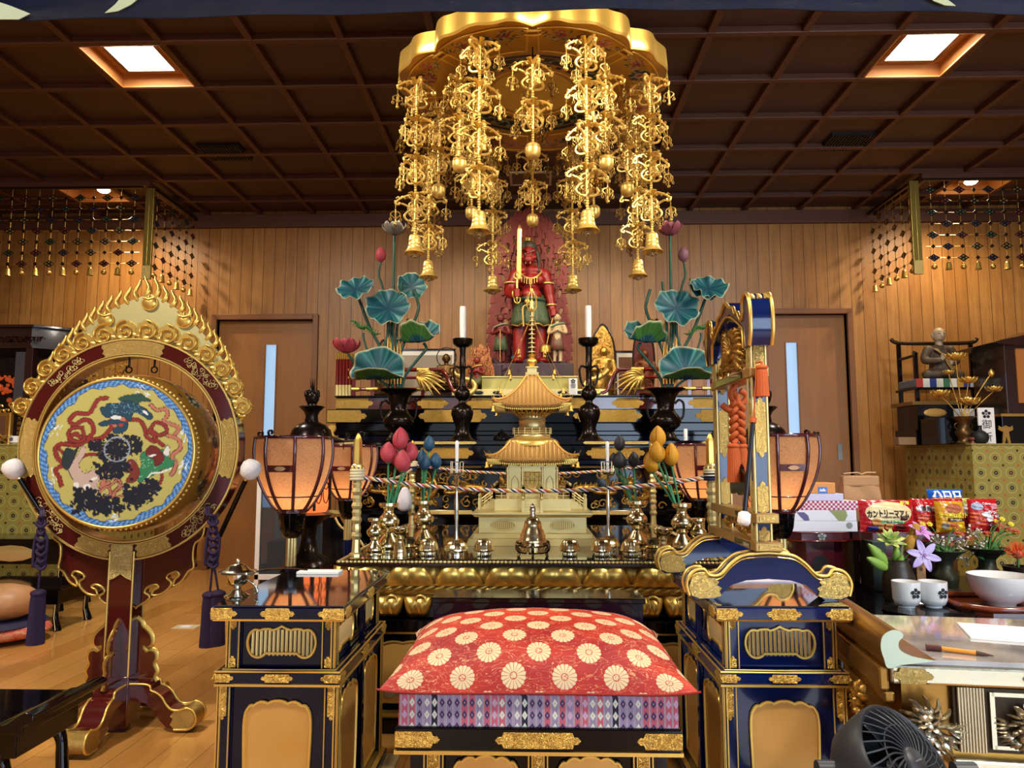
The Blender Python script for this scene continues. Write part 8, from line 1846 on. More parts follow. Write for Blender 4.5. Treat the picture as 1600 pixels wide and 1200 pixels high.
c = atz(1560,945, ZT+.012); t = thing('wooden_tray', 'brown lacquered wooden tray with cut corners under the white bowl', 'tray', (c.x+.06, c.y, ZT)); o = [(-.24,-.08),(-.17,-.15),(.17,-.15),(.24,-.08),(.24,.08),(.17,.15),(-.17,.15),(-.24,.08)]; TW = mat('tray_wood', '#6e2c14', .2, coat=.5)
m = MB(); n = 8; m.add([(x, y, 0) for x, y in o]+[(x, y, .012) for x, y in o], [tuple(range(7,-1,-1)), tuple(range(8,16))]+[(i, (i+1) % n, n+(i+1) % n, n+i) for i in range(n)]); m.build('tray_base', TW, t, smooth=False)
MB().tube([(x, y, .022) for x, y in o], .012,8, closed=True).build('tray_rim', TW, t)
t = thing('white_bowl', 'large white bowl on the brown wooden tray', 'bowl', (c.x+.012, c.y, ZT+.0125)); MB().lathe([(.045,0),(.046,.008),(.07,.02),(.095,.05),(.107,.095),(.108,.108),(.104,.108),(.09,.05),(.06,.022),(.0,.016)], 48).build('bowl_body', CERAM, t)
# flower vases
def fvase(label, px, py, prof, m_, Y=None):
    c = atz(px, py, ZT); t = thing('flower_vase', label, 'vase', (c.x, c.y, ZT)); MB().lathe(prof, 32).build('vase_body', m_, t, ang=50); return c
GR = mat('stem_green', '#4a7a34', .5); LF = mat('leaf_green', '#3c6a2c', .5); LFV = mat('leaf_bright', '#8ab04a', .45)
c1 = fvase('brown ribbed pottery vase behind the left teacup', 1406,938, [(.05,0),(.056,.01),(.06,.04),(.058,.09),(.046,.13),(.042,.15),(.044,.156),(.038,.156),(.03,.12)], mat('pottery_brown', '#3c3428', .35,.2))
c2 = fvase('dark bronze flared flower vase behind the right teacup', 1478,925, [(.06,0),(.06,.01),(.045,.02),(.05,.05),(.052,.07),(.034,.09),(.032,.12),(.05,.15),(.078,.165),(.08,.17),(.068,.17),(.03,.12)], mat('vase_greenbronze', '#3a3c2c', .4,.5)); c3 = fvase('dark bronze flared flower vase behind the white bowl', 1545,920, [(.06,0),(.06,.01),(.045,.02),(.05,.05),(.052,.07),(.034,.09),(.032,.12),(.05,.15),(.085,.165),(.088,.17),(.075,.17),(.03,.12)], mat('vase_greenbronze', '#3a3c2c'))
def stemto(t, o, p, r=.0035, m_=GR): MB().tube(spl([V((0,0,-.03)),(p-V((0,0,0)))*.5+V((0,0,.02)), p], 5), r, 6).build('stem', m_, t)
def petals(t, c, n, L, w_, up, m_, face=(0,-1,.3), nm='blossom', curl=.0, cen=None, cr=.008, rot=0):
    f = V(face).normalized(); u = f.orthogonal().normalized(); v = f.cross(u); m = MB()
    for i in range(n):
        a = 2*pi*i/n+rot; d = u*cos(a)+v*sin(a); s = f.cross(d)
        m.sheet(4,7, lambda x, y: c+d*(L*y)+f*(up*L*y*(1-y*curl))+s*(w_*sin(pi*(.06+.9*y))**.8*(2*x-1))+f*(w_*.3*(2*x-1)**2))
    o = m.build(nm, m_, t, ang=180, solid=.001)
    if cen: MB().sph(c+f*.004,(cr, cr, cr),8,6).build('flower_centre', cen, t)
    return o
def ppx(c, px, py, d=0): return at(px, py, c.y+d)-V((c.x, c.y, ZT+.15))
YL = mat('petal_yellow', '#e0c828', .5); OR = mat('petal_coral', '#b8583c', .6); WH = mat('petal_offwhite', '#d8d0bc', .6); LI = mat('petal_lilac', fn=lambda nt: mix(nt, noise(nt, nt.nodes.new('ShaderNodeTexCoord').outputs['Object'], 18,2), C('#8a6ac8'), C('#e0d4f0')), rough=.5); MG = mat('petal_magenta', fn=lambda nt: mix(nt, noise(nt, nt.nodes.new('ShaderNodeTexCoord').outputs['Object'], 18,2), C('#9a2a9a'), C('#e0b0e0')), rough=.5); VY = mat('variegated_leaf', fn=lambda nt: mix(nt, (noise(nt, nt.nodes.new('ShaderNodeTexCoord').outputs['Object'], 30,2)-.4)*4.0, C('#6a8a34'), C('#d8e078')), rough=.5)
FN = thing
def flw(name, label, c): return thing(name, label, 'flower', (c.x, c.y, ZT+.15), group=None)
def leaf2(t, a, b, w_, m_, nm='leaf'):
    d = b-a; s = d.cross(V((0,1,0))).normalized(); m = MB().sheet(4,10, lambda x, y: a+d*y+s*(w_*sin(pi*(.04+.92*y))**.9*(2*x-1))+V((0,-.012*sin(pi*y)+.01*(2*x-1)**2,0))); return m.build(nm, m_, t, ang=180, solid=.001)
t = flw('variegated_sprig', 'yellow-green variegated leaf sprig with two broad green leaves in the brown vase', c1); p = ppx(c1,1391,847); stemto(t, c1, p)
petals(t, p, 8,.056,.011,.25, VY, (0,-.6,1), 'leaf_rosette'); petals(t, p+V((0,0,.01)),7,.036,.010,.7, VY, (0,-.6,1), 'leaf_rosette', rot=.4)
for a_, b_ in (((1392,888),(1357,850)),((1394,892),(1355,872)),((1398,880),(1402,853)),((1400,890),(1412,868))): leaf2(t, ppx(c1, *a_), ppx(c1, *b_, -.03),.021 if a_[0] < 1396 else .015, LFV)
for i, (px, py) in enumerate(((1428,833),(1421,852))):
    t = flw('banksia_flower', 'ochre cone-shaped flower in the brown vase, %s of two' % ('upper', 'lower')[i], c1); p = ppx(c1, px, py, -.02*i); stemto(t, c1, p, .008, mat('stem_pale', '#a0a878', .5)); dr = V((.3,-.1,1)).normalized(); m = MB(); m.tube([p-dr*.025, p-dr*.015, p+dr*.012, p+dr*.03, p+dr*.04], [.010,.018,.020,.015,.004], 16); m.build('flower_cone', mat('cone_ochre', '#b88a2c', .7, bump=(220,.9)), t, ang=180)
for i, (px, py, m_, L, fc) in enumerate(((1443,868, LI, .062,(-.1,-1,.15)),(1438,830, MG, .050,(.3,-.6,.8)))):
    t = flw('artificial_lily', '%s artificial lily leaning right out of the brown vase' % ('pale lilac', 'magenta')[i], c1); p = ppx(c1, px, py, -.05+.04*i); stemto(t, c1, p); petals(t, p, 6, L, .0135,.25, m_, fc, 'lily_bloom', .9); m = MB(); f = V(fc).normalized()
    for k in range(5): m.tube([p, p+f*.018+V((.008*cos(k*1.25),0,.008*sin(k*1.25)))], .0012,4)
    m.build('stamens', MG, t)
def bunch(c, spec, lb, seed):
    rd = random.Random(seed)
    for i, (kind, px, py) in enumerate(spec):
        where = '%s %s' % (lb, ('far left', 'left', 'centre left', 'centre', 'centre right', 'right', 'far right', 'outermost right')[min(7, int((px-spec_min(spec))/max(1, spec_w(spec))*7.99))])
        p = ppx(c, px, py, rd.uniform(-.03,.04))
        if kind == 'm': t = flw('chrysanthemum', 'small coral chrysanthemum, %s, at %s height' % (where, hts(py)), c); stemto(t, c, p); petals(t, p, 11,.021,.0048,.5, OR, (0,-.4,1), 'blossom', cen=YL); petals(t, p+V((0,0,.004)),9,.015,.004,1.0, OR, (0,-.4,1), 'blossom', rot=.3)
        elif kind == 'y': t = flw('yellow_button_flower', 'small yellow button flower, %s, at %s height' % (where, hts(py)), c); stemto(t, c, p, .002); petals(t, p, 8,.012,.0042,.5, YL, (0,-.8,.6), 'blossom', cen=YL, cr=.006)
        elif kind == 'w': 
            t = flw('white_statice', 'spray of tiny white flowers, %s, at %s height' % (where, hts(py)), c); stemto(t, c, p, .0018, mat('stem_brownish', '#6a7a4a', .6)); m = MB()
            for k in range(7): q = p+V((rd.uniform(-.025,.025), rd.uniform(-.015,.015), rd.uniform(-.022,.022))); m.sph(q, (.0052,.005,.0042),7,4); m.tube([q, p+V((0,0,-.02))], .0008,3)
            m.build('florets', WH, t)
        elif kind == 'l': 
            t = flw('foliage_sprig', 'dark green leafy sprig, %s, at %s height' % (where, hts(py)), c); stemto(t, c, p, .0025); 
            for k in range(5): a = p*(.4+.13*k); b = a+V((rd.uniform(-.035,.035), rd.uniform(-.02,.02), rd.uniform(.005,.04))); leaf2(t, a, b, .008, LF)
def spec_min(s): return min(q[1] for q in s)
def spec_w(s): return max(q[1] for q in s)-spec_min(s)
def hts(py): return 'top' if py < 818 else 'upper' if py < 838 else 'middle' if py < 858 else 'lower' if py < 870 else 'lowest'
bunch(c2, [('y', 1441,820),('y', 1452,820),('m', 1491,826),('m', 1481,853),('m', 1498,838),('w', 1466,842),('w', 1478,846),('w', 1495,853),('w', 1507,846),('l', 1462,860),('l', 1474,868),('l', 1486,862),('l', 1496,872)], 'in the middle vase', 3)
bunch(c3, [('m', 1542,838),('m', 1557,822),('m', 1572,830),('m', 1586,834),('m', 1513,846),('y', 1554,815),('y', 1565,812),('y', 1579,820),('y', 1561,858),('w', 1519,828),('w', 1528,834),('w', 1526,858),('w', 1503,866),('w', 1511,878),('w', 1532,846),('l', 1535,862),('l', 1548,868),('l', 1556,856),('l', 1566,868),('l', 1540,876)], 'in the right vase', 5)
c = at(1590,866,2.95); t = thing('pincushion_protea', 'bright orange spiky pincushion flower at the right edge', 'flower', (c.x, 2.95, ZT)); p = c-V((c.x, 2.95, ZT)); m = MB()
for k in range(110): a = random.uniform(0,2*pi); e = random.uniform(-.2,1.4); d = V((cos(a)*cos(e), sin(a)*cos(e), sin(e))); m.tube([p, p+d*.03, p+d*.045+V((0,0,.004))], .0012,3)
m.build('flower_head', mat('protea_orange', '#d85a1c', .6), t); MB().sph(p, (.02,.02,.018),10,7).build('flower_core', OR, t); MB().tube([V((0,0,.10)), p], .004,6).build('stem', GR, t); MB().lathe([(.045,0),(.05,.02),(.05,.11),(.055,.13),(.045,.13),(.03,.1)], 24).build('vase_body', mat('vase_dark', '#1c1614', .3), t)
# plum lacquer offering stands
def stand(label, px0, px1, Y, crest=True):
    a, b = at(px0,832, Y), at(px1,832, Y); W = b.x-a.x; zt = a.z; t = thing('offering_stand', label, 'stand', ((a.x+b.x)/2, Y+.16, ZT)); H = zt-ZT; w_ = W/2; d = .15; k = .06
    def octo(w1, d1, z0, z1): m = MB(); c_ = k; P_ = [(-w1+c_, -d1),(w1-c_, -d1),(w1,-d1+c_),(w1, d1-c_),(w1-c_, d1),(-w1+c_, d1),(-w1, d1-c_),(-w1,-d1+c_)]; n = 8; m.add([(x, y, z0) for x, y in P_]+[(x, y, z1) for x, y in P_], [tuple(range(7,-1,-1)), tuple(range(8,16))]+[(i, (i+1) % n, n+(i+1) % n, n+i) for i in range(n)]); return m, P_
    m, P_ = octo(w_, d, H-.035, H); m.build('tray', PLUM, t, smooth=False, bevel=.002); e = MB(); e.tube([(x, y-.0, H-.037) for x, y in P_], .004,6, closed=True); e.tube([(x, y, H-.002) for x, y in P_], .003,6, closed=True); e.build('tray_edge', REDL, t)
    m, P_ = octo(w_*.82, d*.8,.0, H-.035); m.build('stand_body', PLUM, t, smooth=False, bevel=.003)
    m = MB(); m.prism([(.0+.035*cos(q*.35),.5*(H-.04)+.035*sin(q*.35)) for q in range(18)], .003,-d*.8-.002); m.build('round_opening', mat('opening_black', '#050304', .6), t)
    if crest: m = MB(); plum(m, .0, H-.018,.020,-d-.002,.003); m.build('silver_plum_crest', CHROME, t)
    return V(((a.x+b.x)/2, Y+.16, zt)), W
s1, W1 = stand('plum lacquer offering stand with silver plum crest carrying the gift boxes', 1231,1340,3.20); s2, W2_ = stand('plum lacquer offering stand carrying the snack bags', 1342,1532,3.20, False)
# boxes
z = s1.z
def gift(label, px0, px1, h, m_, dx=0, dp=.2, y0=-.12, parts=None, name='gift_box'):
    global z
    a, b = at(px0,800,3.24), at(px1,800,3.24); W = b.x-a.x; t = thing(name, label, 'box', ((a.x+b.x)/2, s1.y+y0+.0, z)); MB().box(-W/2, W/2,0, dp, 0, h).build('box_body', m_, t, smooth=False, bevel=.002)
    if parts: parts(t, W, h)
    z += h+.0005; return t
PW = mat('wrap_white', '#dcdce2', .35)
def p_a(t, W, h): m = MB().prism([(-W*.5, h*.2),(-W*.32, h*.9),(-W*.30, h*.98),(-W*.44, h*.3)][::-1], .001,-.001); MB().lathe([(.014,0),(.0,.001)], 14).build('sticker', mat('sticker_grey', '#8a9088', .5), t).matrix_local = Matrix.Translation((W*.38,-.0005, h*.6)) @ Matrix.Rotation(pi/2,4, 'X')
def p_b(t, W, h): MB().prism([(p_[0], p_[1]) for p_ in ((-W*.42, h*.80),(-W*.30, h*.80),(-W*.24, h*.5),(-W*.22, h*.06),(-W*.30, h*.04),(-W*.36, h*.4))][::-1], .001,-.001).build('violet_leaf_print', mat('print_violet', '#5c5282', .5), t, smooth=False); MB().prism([(p_[0], p_[1]) for p_ in ((W*.08, h*.98),(W*.34, h*.98),(W*.36, h*.5),(W*.32, h*.04),(W*.22, h*.04),(W*.16, h*.5))][::-1], .001,-.001).build('olive_leaf_print', mat('print_olive', '#8a9454', .5), t, smooth=False)
def p_c(t, W, h):
    m = MB(); n = 26; c_ = W/n
    for i in range(n):
        for j in range(4):
            if (i+j) % 2: m.box(-W/2+i*c_, -W/2+(i+1)*c_, -.001,0, j*h/4,(j+1)*h/4)
    m.build('checker_print', mat('print_crimson', '#a8284a', .5), t, smooth=False)
def p_d(t, W, h): text('Sweets Selection', h*.34, 'lettering', mat('print_purple', '#6a4a8a', .5), t, Matrix.Translation((0,-.0006, h*.52)) @ TXM)
def p_e(t, W, h): MB().box(-.018,.022,-.001,0,0, h*.62).build('blue_label', mat('label_blue', '#3a72c0', .4), t, smooth=False); m = MB().prism([(-.012, h*.2),(.016, h*.2),(.014, h*.32),(.006, h*.5),(.0, h*.34),(-.008, h*.46)], .001,-.0018); m.build('label_drawing', mat('label_white', '#dfe6f0', .5), t, smooth=False)
gift('white wrapped gift box at the bottom of the stack on the left offering stand', 1232,1339,.044, PW, parts=p_a); gift('white gift box with violet and olive leaf print, second from the bottom', 1236,1338,.047, PW, parts=p_b); gift('pink and white checkered gift box in the middle of the stack', 1248,1341,.038, mat('wrap_pinkwhite', '#e8dce2', .4), parts=p_c); gift('pale lilac flat gift box, second from the top of the stack', 1250,1319,.031, mat('wrap_lilac', '#c8c4de', .4), parts=None); gift('orange gift box with a blue label on top of the stack', 1265,1307,.046, mat('wrap_orange', '#d88a24', .4), parts=p_e, dp=.12)
# kraft paper bag
a, b = at(1314,838,3.44), at(1371,838,3.44); t = thing('kraft_bag', 'brown kraft paper bag with rolled top behind the gift boxes', 'bag', ((a.x+b.x)/2,3.42, ZT+.0)); W = (b.x-a.x)/2; H = at(1340,738,3.44).z-ZT; KR_ = mat('kraft_paper', '#b0875c', .7, bump=(25,.4))
m = MB().sheet(16,24, lambda u, v: (-W+2*W*u, -.05*(1-.55*max(0, v-.6)*2.2)-.006*sin(u*9+v*14)*(v > .2), H*.88*v)); m.sheet(16,24, lambda u, v: (W-2*W*u, .05*(1-.55*max(0, v-.6)*2.2), H*.88*v)); m.build('bag_body', KR_, t, ang=180); MB().sheet(2,24, lambda u, v: (-W, (.05-.1*u)*(1-.55*max(0, v-.6)*2.2), H*.88*v)).sheet(2,24, lambda u, v: (W, (-.05+.1*u)*(1-.55*max(0, v-.6)*2.2), H*.88*v)).build('bag_gusset', KR_, t)
MB().box(-W*1.0, W*1.0,-.030,.014, H*.87, H*.97).build('rolled_top', KR_, t, smooth=False, bevel=.008); MB().tube(spl([(-W*.9,-.02, H*.99),(-W*.2,-.03, H*1.0),(0,-.03, H*.985),(W*.3,-.03, H*1.0),(W*.85,-.02, H*1.0)], 4),.003,6).build('twist_tie', mat('tie_straw', '#c8a878', .6), t)
text('G', .045, 'lettering', BK, t, Matrix.Translation((-W*.25,-.058, H*.46)) @ TXM, bold=.001)
m = MB()
for k in range(40): m.sph((W*.45+random.gauss(0,.014),-.053, H*.55+random.gauss(0,.012)),(.004,.002,.003),5,3)
m.build('maroon_print', mat('print_maroon', '#6e2420', .6), t)
# snack bags
def bag(label, px0, px1, py0, Y, base, zones, name='snack_bag', yaw=0, lean=.08, hs=None):
    a, b = at(px0, py0, Y), at(px1, py0, Y); W = (b.x-a.x)/2; H = a.z-s2.z+.004; t = thing(name, label, 'snack bag', ((a.x+b.x)/2, Y, s2.z), yaw)
    def f(u, v, s): x, y = 2*u-1,2*v-1; e = max(0,(1-abs(x)**3))**.6*max(0,(1-abs(y)**2.4))**.6; return (x*W*(1-.04*(1-y*y)), s*.028*e+lean*H*v+.0015*sin(x*17+y*5)+.002*sin(y*23+x*4), H*v)
    m = MB().sheet(24,24, lambda u, v: f(u, v, -1)).sheet(24,24, lambda u, v: f(1-u, v, 1)); 
    m.build('bag_body', base, t, ang=180)
    def patch(nm, m_, x0, x1, z0, z1, shape='r', off=.0015, n=18):
        def g(u, v):
            if shape == 'e': q = 1-(2*v-1)**2; uu = .5+(u-.5)*sqrt(max(.0, q)); xx = x0+(x1-x0)*uu
            else: xx = x0+(x1-x0)*u
            zz = z0+(z1-z0)*v; p_ = f(min(.999, max(.001, xx)), min(.999, max(.001, zz)),-1); return (p_[0], p_[1]-off, p_[2])
        return MB().sheet(n, n, g).build(nm, m_, t, ang=180)
    def word(s, cx, cz_, size, m_, bold=.0012, arc=0, off=.0035, sx=1):
        o = text(s, size, 'lettering', m_, t, Matrix.Identity(4),.0001, bold)
        for vx in o.data.vertices:
            x_ = cx*2*W-W+vx.co.x*sx; z_ = cz_*H+vx.co.y-arc*(vx.co.x*sx)**2; u = (x_+W)/(2*W); q_ = f(min(.98, max(.02, u)), min(.98, max(.02, z_/H)),-1); vx.co = (x_, q_[1]-off-vx.co.z, z_)
        return o
    return t, patch, word
gl = dict(rough=.25, coat=.5)
RD = mat('foil_red', '#b81820', **gl); CR = mat('print_cream', '#e8d29a', .35); MBk = mat('print_darkbrown', '#2a140c', .4); GN = mat('print_green', '#3a8a3a', .4); YW = mat('foil_yellow', '#d89a1c', **gl); YB2 = mat('print_lemon', '#ecdc38', .4); BL = mat('foil_blue', '#1258b8', **gl); WT = mat('print_white', '#eceaea', .4); BR = mat('print_cookie', '#c88a44', .5); CH_ = mat('print_choco', '#4a1c12', .4); NV = mat('print_navy', '#1c3a7a', .4)
t, pa, wd = bag('red cookie bag lettered カントリーマアム, first on the left of the snack stand', 1341,1428,783,3.27, RD, None)
pa('cream_panel', CR, .08,.94,.22,.96, 'e'); pa('green_band', GN, .34,.78,.24,.36, 'r', .003); wd('カントリーマアム', .49,.57,.034, MBk, .0013, arc=.9, sx=.66); wd('COUNTRY MA\'AM', .52,.46,.009, MBk, .0002); wd('バニラ＆ココア', .55,.295,.015, WT, .0004)
for x0, z0, w_ in ((.18,.18,.16),(.42,.04,.14),(.30,.02,.10)): pa('cookie_print', BR, x0, x0+w_, z0, z0+.24, 'e', .0045)
pa('chocolate_print', CH_, .60,.82,.06,.20, 'e', .0045); pa('chocolate_print', CH_, .70,.84,.34,.50, 'e', .0045); pa('blue_corner', NV, .12,.30,.02,.16, 'r', .005); pa('yellow_corner', YB2,.74,.90,.86,.97, 'r', .003); wd('大', .82,.91,.02, RD, .0004, off=.005)
t, pa, wd = bag('red snack bag with white rounded labels between the cookie and yellow bags', 1424,1466,781,3.31, RD, None); 
for x0 in (.10,.40,.66): pa('white_label', WT, x0, x0+.26,.60,.80, 'e')
for k in range(5): pa('snack_print', mat('print_orange', '#d8683a', .4),.12,.95,.12+.085*k, .17+.085*k, 'r', .001)
wd('濃旨', .45,.69,.022, MBk, .0004)
t, pa, wd = bag('blue snack bag with white letters sticking up behind the yellow bag', 1450,1506,766,3.36, BL, None); wd('ハロロ', .5,.87,.036, WT, .002, sx=1.2)
t, pa, wd = bag('yellow bag lettered サッポロポテト in front of the blue bag', 1460,1506,780,3.25, YW, None); pa('red_header', RD, .0,1,.92,.99, 'r'); pa('meat_print', mat('print_meat', '#b0603c', .5),.28,.86,.56,.84, 'e'); pa('brown_band', CH_, .30,.92,.32,.41, 'r'); wd('サッポロポテト', .56,.485,.023, YB2,.0012, sx=.8); wd('バーベQあじ', .60,.365,.009, WT, .0003); pa('seal', mat('print_grey', '#8a8474', .5),.12,.38,.08,.28, 'e'); pa('potato_print', YB2,.55,.85,.06,.26, 'e')
MB_ = mat('outline_dark', '#2a200c', .5)
t, pa, wd = bag('narrow green and white snack bag between the yellow and the shrimp bags', 1500,1518,780,3.34, mat('foil_lime', '#a8b850', .3), None); pa('white_zone', WT, .0,1,.5,.8, 'r'); pa('red_zone', RD, .0,1,.1,.5, 'r')
t, pa, wd = bag('red shrimp snack bag with a pink label, last on the right of the snack stand', 1512,1559,781,3.26, RD, None); pa('silver_disc', mat('print_silver', '#a8b0c8', .35),.06,.42,.66,.90, 'e'); pa('pink_label', mat('print_pink', '#dc8a94', .4),.70,.98,.70,.86, 'r'); wd('Calbee', .55,.86,.012, WT, .0003); wd('かっぱ', .74,.60,.017, WT, .0008); wd('えびせん', .76,.48,.013, WT, .0007); pa('shrimp_print', WT, .34,.62,.46,.62, 'e', .002); pa('shrimp_print', WT, .48,.70,.30,.50, 'e', .002)
for k in range(4): pa('snack_stick_print', mat('print_orange', '#d8683a'),.02,.44,.2+.11*k, .26+.11*k, 'r', .001)
pa('swirl_print', mat('print_wine', '#7a1024', .4),.50,.92,.12,.34, 'e', .0025); pa('swirl_centre', WT, .58,.84,.16,.28, 'e', .004)
# dark green bound books between the stands
a = at(1318,940,3.5); t = thing('green_book', 'thick dark green bound book standing between the two offering stands', 'book', (a.x, 3.14, ZT)); MB().box(-.02,.035,0,.10,0,.20).build('cover', mat('book_green', '#1c2e22', .5), t, smooth=False, bevel=.002); text('経', .03, 'lettering', GOLDO, t, Matrix.Translation((.007,-.001,.12)) @ TXM)
a = at(1440,900,2.93); t = thing('wooden_tag', 'plain upright wooden tag behind the left flower vase', 'tag', (a.x, 2.93, ZT)); MB().box(-.017,.017,0,.012,0,.17).build('tag_board', mat('tag_wood', '#b07a3c', .5), t, smooth=False, bevel=.001); m = MB(); plum(m, 0,.12,.008,-.001,.001); m.build('stamp', mat('ink_brown', '#5a3018', .6), t)
# ------------------------------------------------------------------ gold and silver sutra desk at the lower right
p0 = at(1432,1030,1.78); ZD = p0.z; T = thing('gilt_sutra_desk', 'carved gilt sutra desk with scrolled end and glass top at the lower right', 'desk', (p0.x, 1.78,0), R(-7)); DW, DD = .62,.50
GB = mat('gilt_brown', '#a07434', .30,.85, bump=(30,.05))
MB().box(-.04, DW, 0, DD, ZD-.012, ZD).build('glass_top', mat('desk_glass', fn=f_mottle('#b8b4b0', '#7e7a7c', 7,3), rough=.08, coat=1), T, smooth=False, bevel=.001)
MB().box(-.06, DW, -.01, DD+.01, ZD-.055, ZD-.012).build('cornice', SILVERG, T, smooth=False, bevel=.006); m = MB()
for x, w_ in ((-.015,.09),(.28,.12)): MB().prism([(x+q[0], ZD-.034+q[1]) for q in plate(w_, .034)], .003,-.018).build('cornice_plate', ENGP, T, smooth=False)
sc_ = [(-.04, ZD),(-.055, ZD+.004),(-.085, ZD+.02),(-.095, ZD+.045),(-.085, ZD+.065),(-.065, ZD+.072),(-.045, ZD+.062),(-.04, ZD+.045),(-.052, ZD+.038),(-.05, ZD+.024),(-.02, ZD+.010),(.03, ZD+.002)]
# scrolled end: front profile swept along the depth
m = MB(); lp = [(p_[0], p_[1]) for p_ in spl([(.04, ZD),(-.01, ZD+.008),(-.038, ZD+.022),(-.040, ZD+.040),(-.030, ZD+.052),(-.034, ZD+.062),(-.052, ZD+.066),(-.074, ZD+.052),(-.080, ZD+.026),(-.074, ZD-.0),(-.066, ZD-.02),(-.04, ZD-.012)], 4)]
m.prism(lp[::-1], DD+.02,-.008).build('scrolled_end', GB, T, ang=50); MB().prism(lp[::-1], .003,-.0115).build('scroll_face', mat('pale_green_gilt', '#bccdb4', .35,.4), T)
MB().box(-.085,-.06,-.0, DD, ZD-.075, ZD-.02).build('end_board', GB, T, smooth=False, bevel=.006); MB().box(-.075,-.05,.0, DD, ZD-.10, ZD-.075).build('end_board', GB, T, smooth=False, bevel=.005)
MB().box(-.03, DW, .02, DD-.02, ZD-.21, ZD-.055).build('frieze_body', GB, T, smooth=False); MB().box(.075, DW, .004,.02, ZD-.20, ZD-.06).build('frieze_panel', mat('recess_bronze', '#3c2c18', .5,.5), T, smooth=False)
def peony(c, r, par, seed, m_, side=False):
    rd = random.Random(seed); m = MB()
    M0 = Matrix.Translation(c) @ (Matrix.Rotation(-pi/2,4, 'Z') if side else Matrix.Identity(4))
    m.M = M0
    for ring, n in ((1,12),(.72,9),(.45,7)):
        for i in range(n): a = 2*pi*i/n+ring; L_ = r*ring; m.tube(spl([(.2*L_*cos(a),-.010-.012*(1-ring),.2*L_*sin(a)),(.7*L_*cos(a),-.030*(1.3-ring*.6),.7*L_*sin(a)),(L_*cos(a+.12),-.012, L_*sin(a+.12))], 3), [r*.10, r*.16, r*.20, r*.21, r*.18, r*.13, r*.05], 6, flat=.4)
    m.sph((0,-.026,0),(r*.2,.012, r*.2),10,6)
    for i in range(7): a = -.2-pi*i/6.5; b = V((r*.8*cos(a),0, r*.8*sin(a))); [m.tube(spl([b, b+V((r*.35*cos(a+d),-.010, r*.35*sin(a+d))), b+V((r*.7*cos(a+d*.8),0, r*.7*sin(a+d*.8)))], 3), [.004,.009,.010,.008,.005,.002], 6, flat=.5) for d in (-.5,0,.5)]
    return m.build('carved_peony', m_, par)
SG = mat('carved_silver_bronze', fn=f_mottle('#cfc4a8', '#5a4a34', 45,4,1), rough=.28, metal=.9, bump=.7)
peony((.005,-.012, ZD-.135),.062, T, 1, SG); peony((-.075,.12, ZD-.14),.055, T, 2, GOLDC, True); peony((-.075,.3, ZD-.15),.05, T, 4, GOLDC, True); peony((.22,.0, ZD-.13),.045, T, 3, SG); peony((.36,.0, ZD-.13),.045, T, 5, SG)
m = MB()
for k in range(9): m.tube([(.085+k*.0065,-.0, ZD-.20),(.085+k*.0065,-.0, ZD-.058)], .0036,6)
m.build('reeded_block', SILVERG, T); MB().box(.155,.44,-.004,.004, ZD-.075, ZD-.066).box(.155,.44,-.004,.004, ZD-.19, ZD-.182).box(.150,.160,-.004,.004, ZD-.19, ZD-.066).build('panel_border', SILVERG, T, smooth=False)
MB().box(.06, DW, -.02, DD, ZD-.235, ZD-.21).build('lower_cornice', SILVERG, T, smooth=False, bevel=.006)
m = MB(); m.tube(spl([(.02,.02, ZD-.21),(-.045,.01, ZD-.27),(-.05,.0, ZD-.34),(.0,.0, ZD-.41),(.06,.0, ZD-.45),(.05,0, ZD-.50)], 5), [.035,.04,.042,.04,.036,.034,.03,.03,.028,.026,.024,.022,.022,.022,.022,.022], 10); m.build('cabriole_leg', GB, T); m = MB()
for q in (0,.012,.024): m.tube(spl([(.01+q, -.022, ZD-.25),(-.03+q, -.03, ZD-.32),(.02+q, -.03, ZD-.42)], 5),.005,6)
m.build('leg_moulding', GOLDB, T); m = MB()
m.tube([(.06+.035*(1-t/26)*cos(t*.4),-.03, ZD-.40+.035*(1-t/26)*sin(t*.4)) for t in range(24)], .007,6); m.build('leg_scroll', GOLDO, T)
MB().tube(spl([(.50,.4, ZD-.21),(.46,.4, ZD-.34),(.50,.4,0)], 5),.03,8).build('leg', GB, T); MB().tube(spl([(.0,.42, ZD-.21),(-.03,.42, ZD-.34),(.02,.42,0)], 5),.03,8).build('leg', GB, T); MB().tube(spl([(.05,.0, ZD-.46),(.03,.0,.06),(.0,0,0)], 5),.024,8).build('leg_foot', GB, T)
ap = [(.10, ZD-.235),(.10, ZD-.37),(.13, ZD-.35),(.15, ZD-.32),(.17, ZD-.30),(.185, ZD-.285),(.20, ZD-.30),(.195, ZD-.32),(.22, ZD-.34),(.26, ZD-.365),(.32, ZD-.36),(.36, ZD-.33),(.5, ZD-.33),(.5, ZD-.235)]
MB().prism(ap, .012,.0).build('carved_apron', GOLDC, T, bevel=.002)
p = at(1560,990,2.0); t = tag(MB().box(-.12,.14,-.09,.09,0,.006).build('paper_stack', WHITE, smooth=False, bevel=.001, loc=(1.27,2.02, ZD+.0), rz=-.35), 'white papers lying on the glass top of the gilt sutra desk', 'paper')
a, b = at(1470,1010,1.85), at(1492,1024,1.82); t = thing('brush', 'wooden brush with orange shaft lying beside the scrolled desk end', 'brush', (a.x, a.y, ZD)); d = V((.062,-.035,0)); MB().tube([V((0,0,.007)), d+V((0,0,.006))], .0055,8).build('handle', mat('pencil_orange', '#d88a2c', .4), t); MB().tube([d+V((0,0,.006)), d*1.25+V((0,0,.005)), d*1.5+V((0,0,.004))], [.0055,.004,.0008], 8).build('tip', mat('brush_tip', '#4a3424', .7), t); MB().tube([V((-.03,.01,.008)), V((0,0,.007))], .009,8).build('butt', CH_, t)
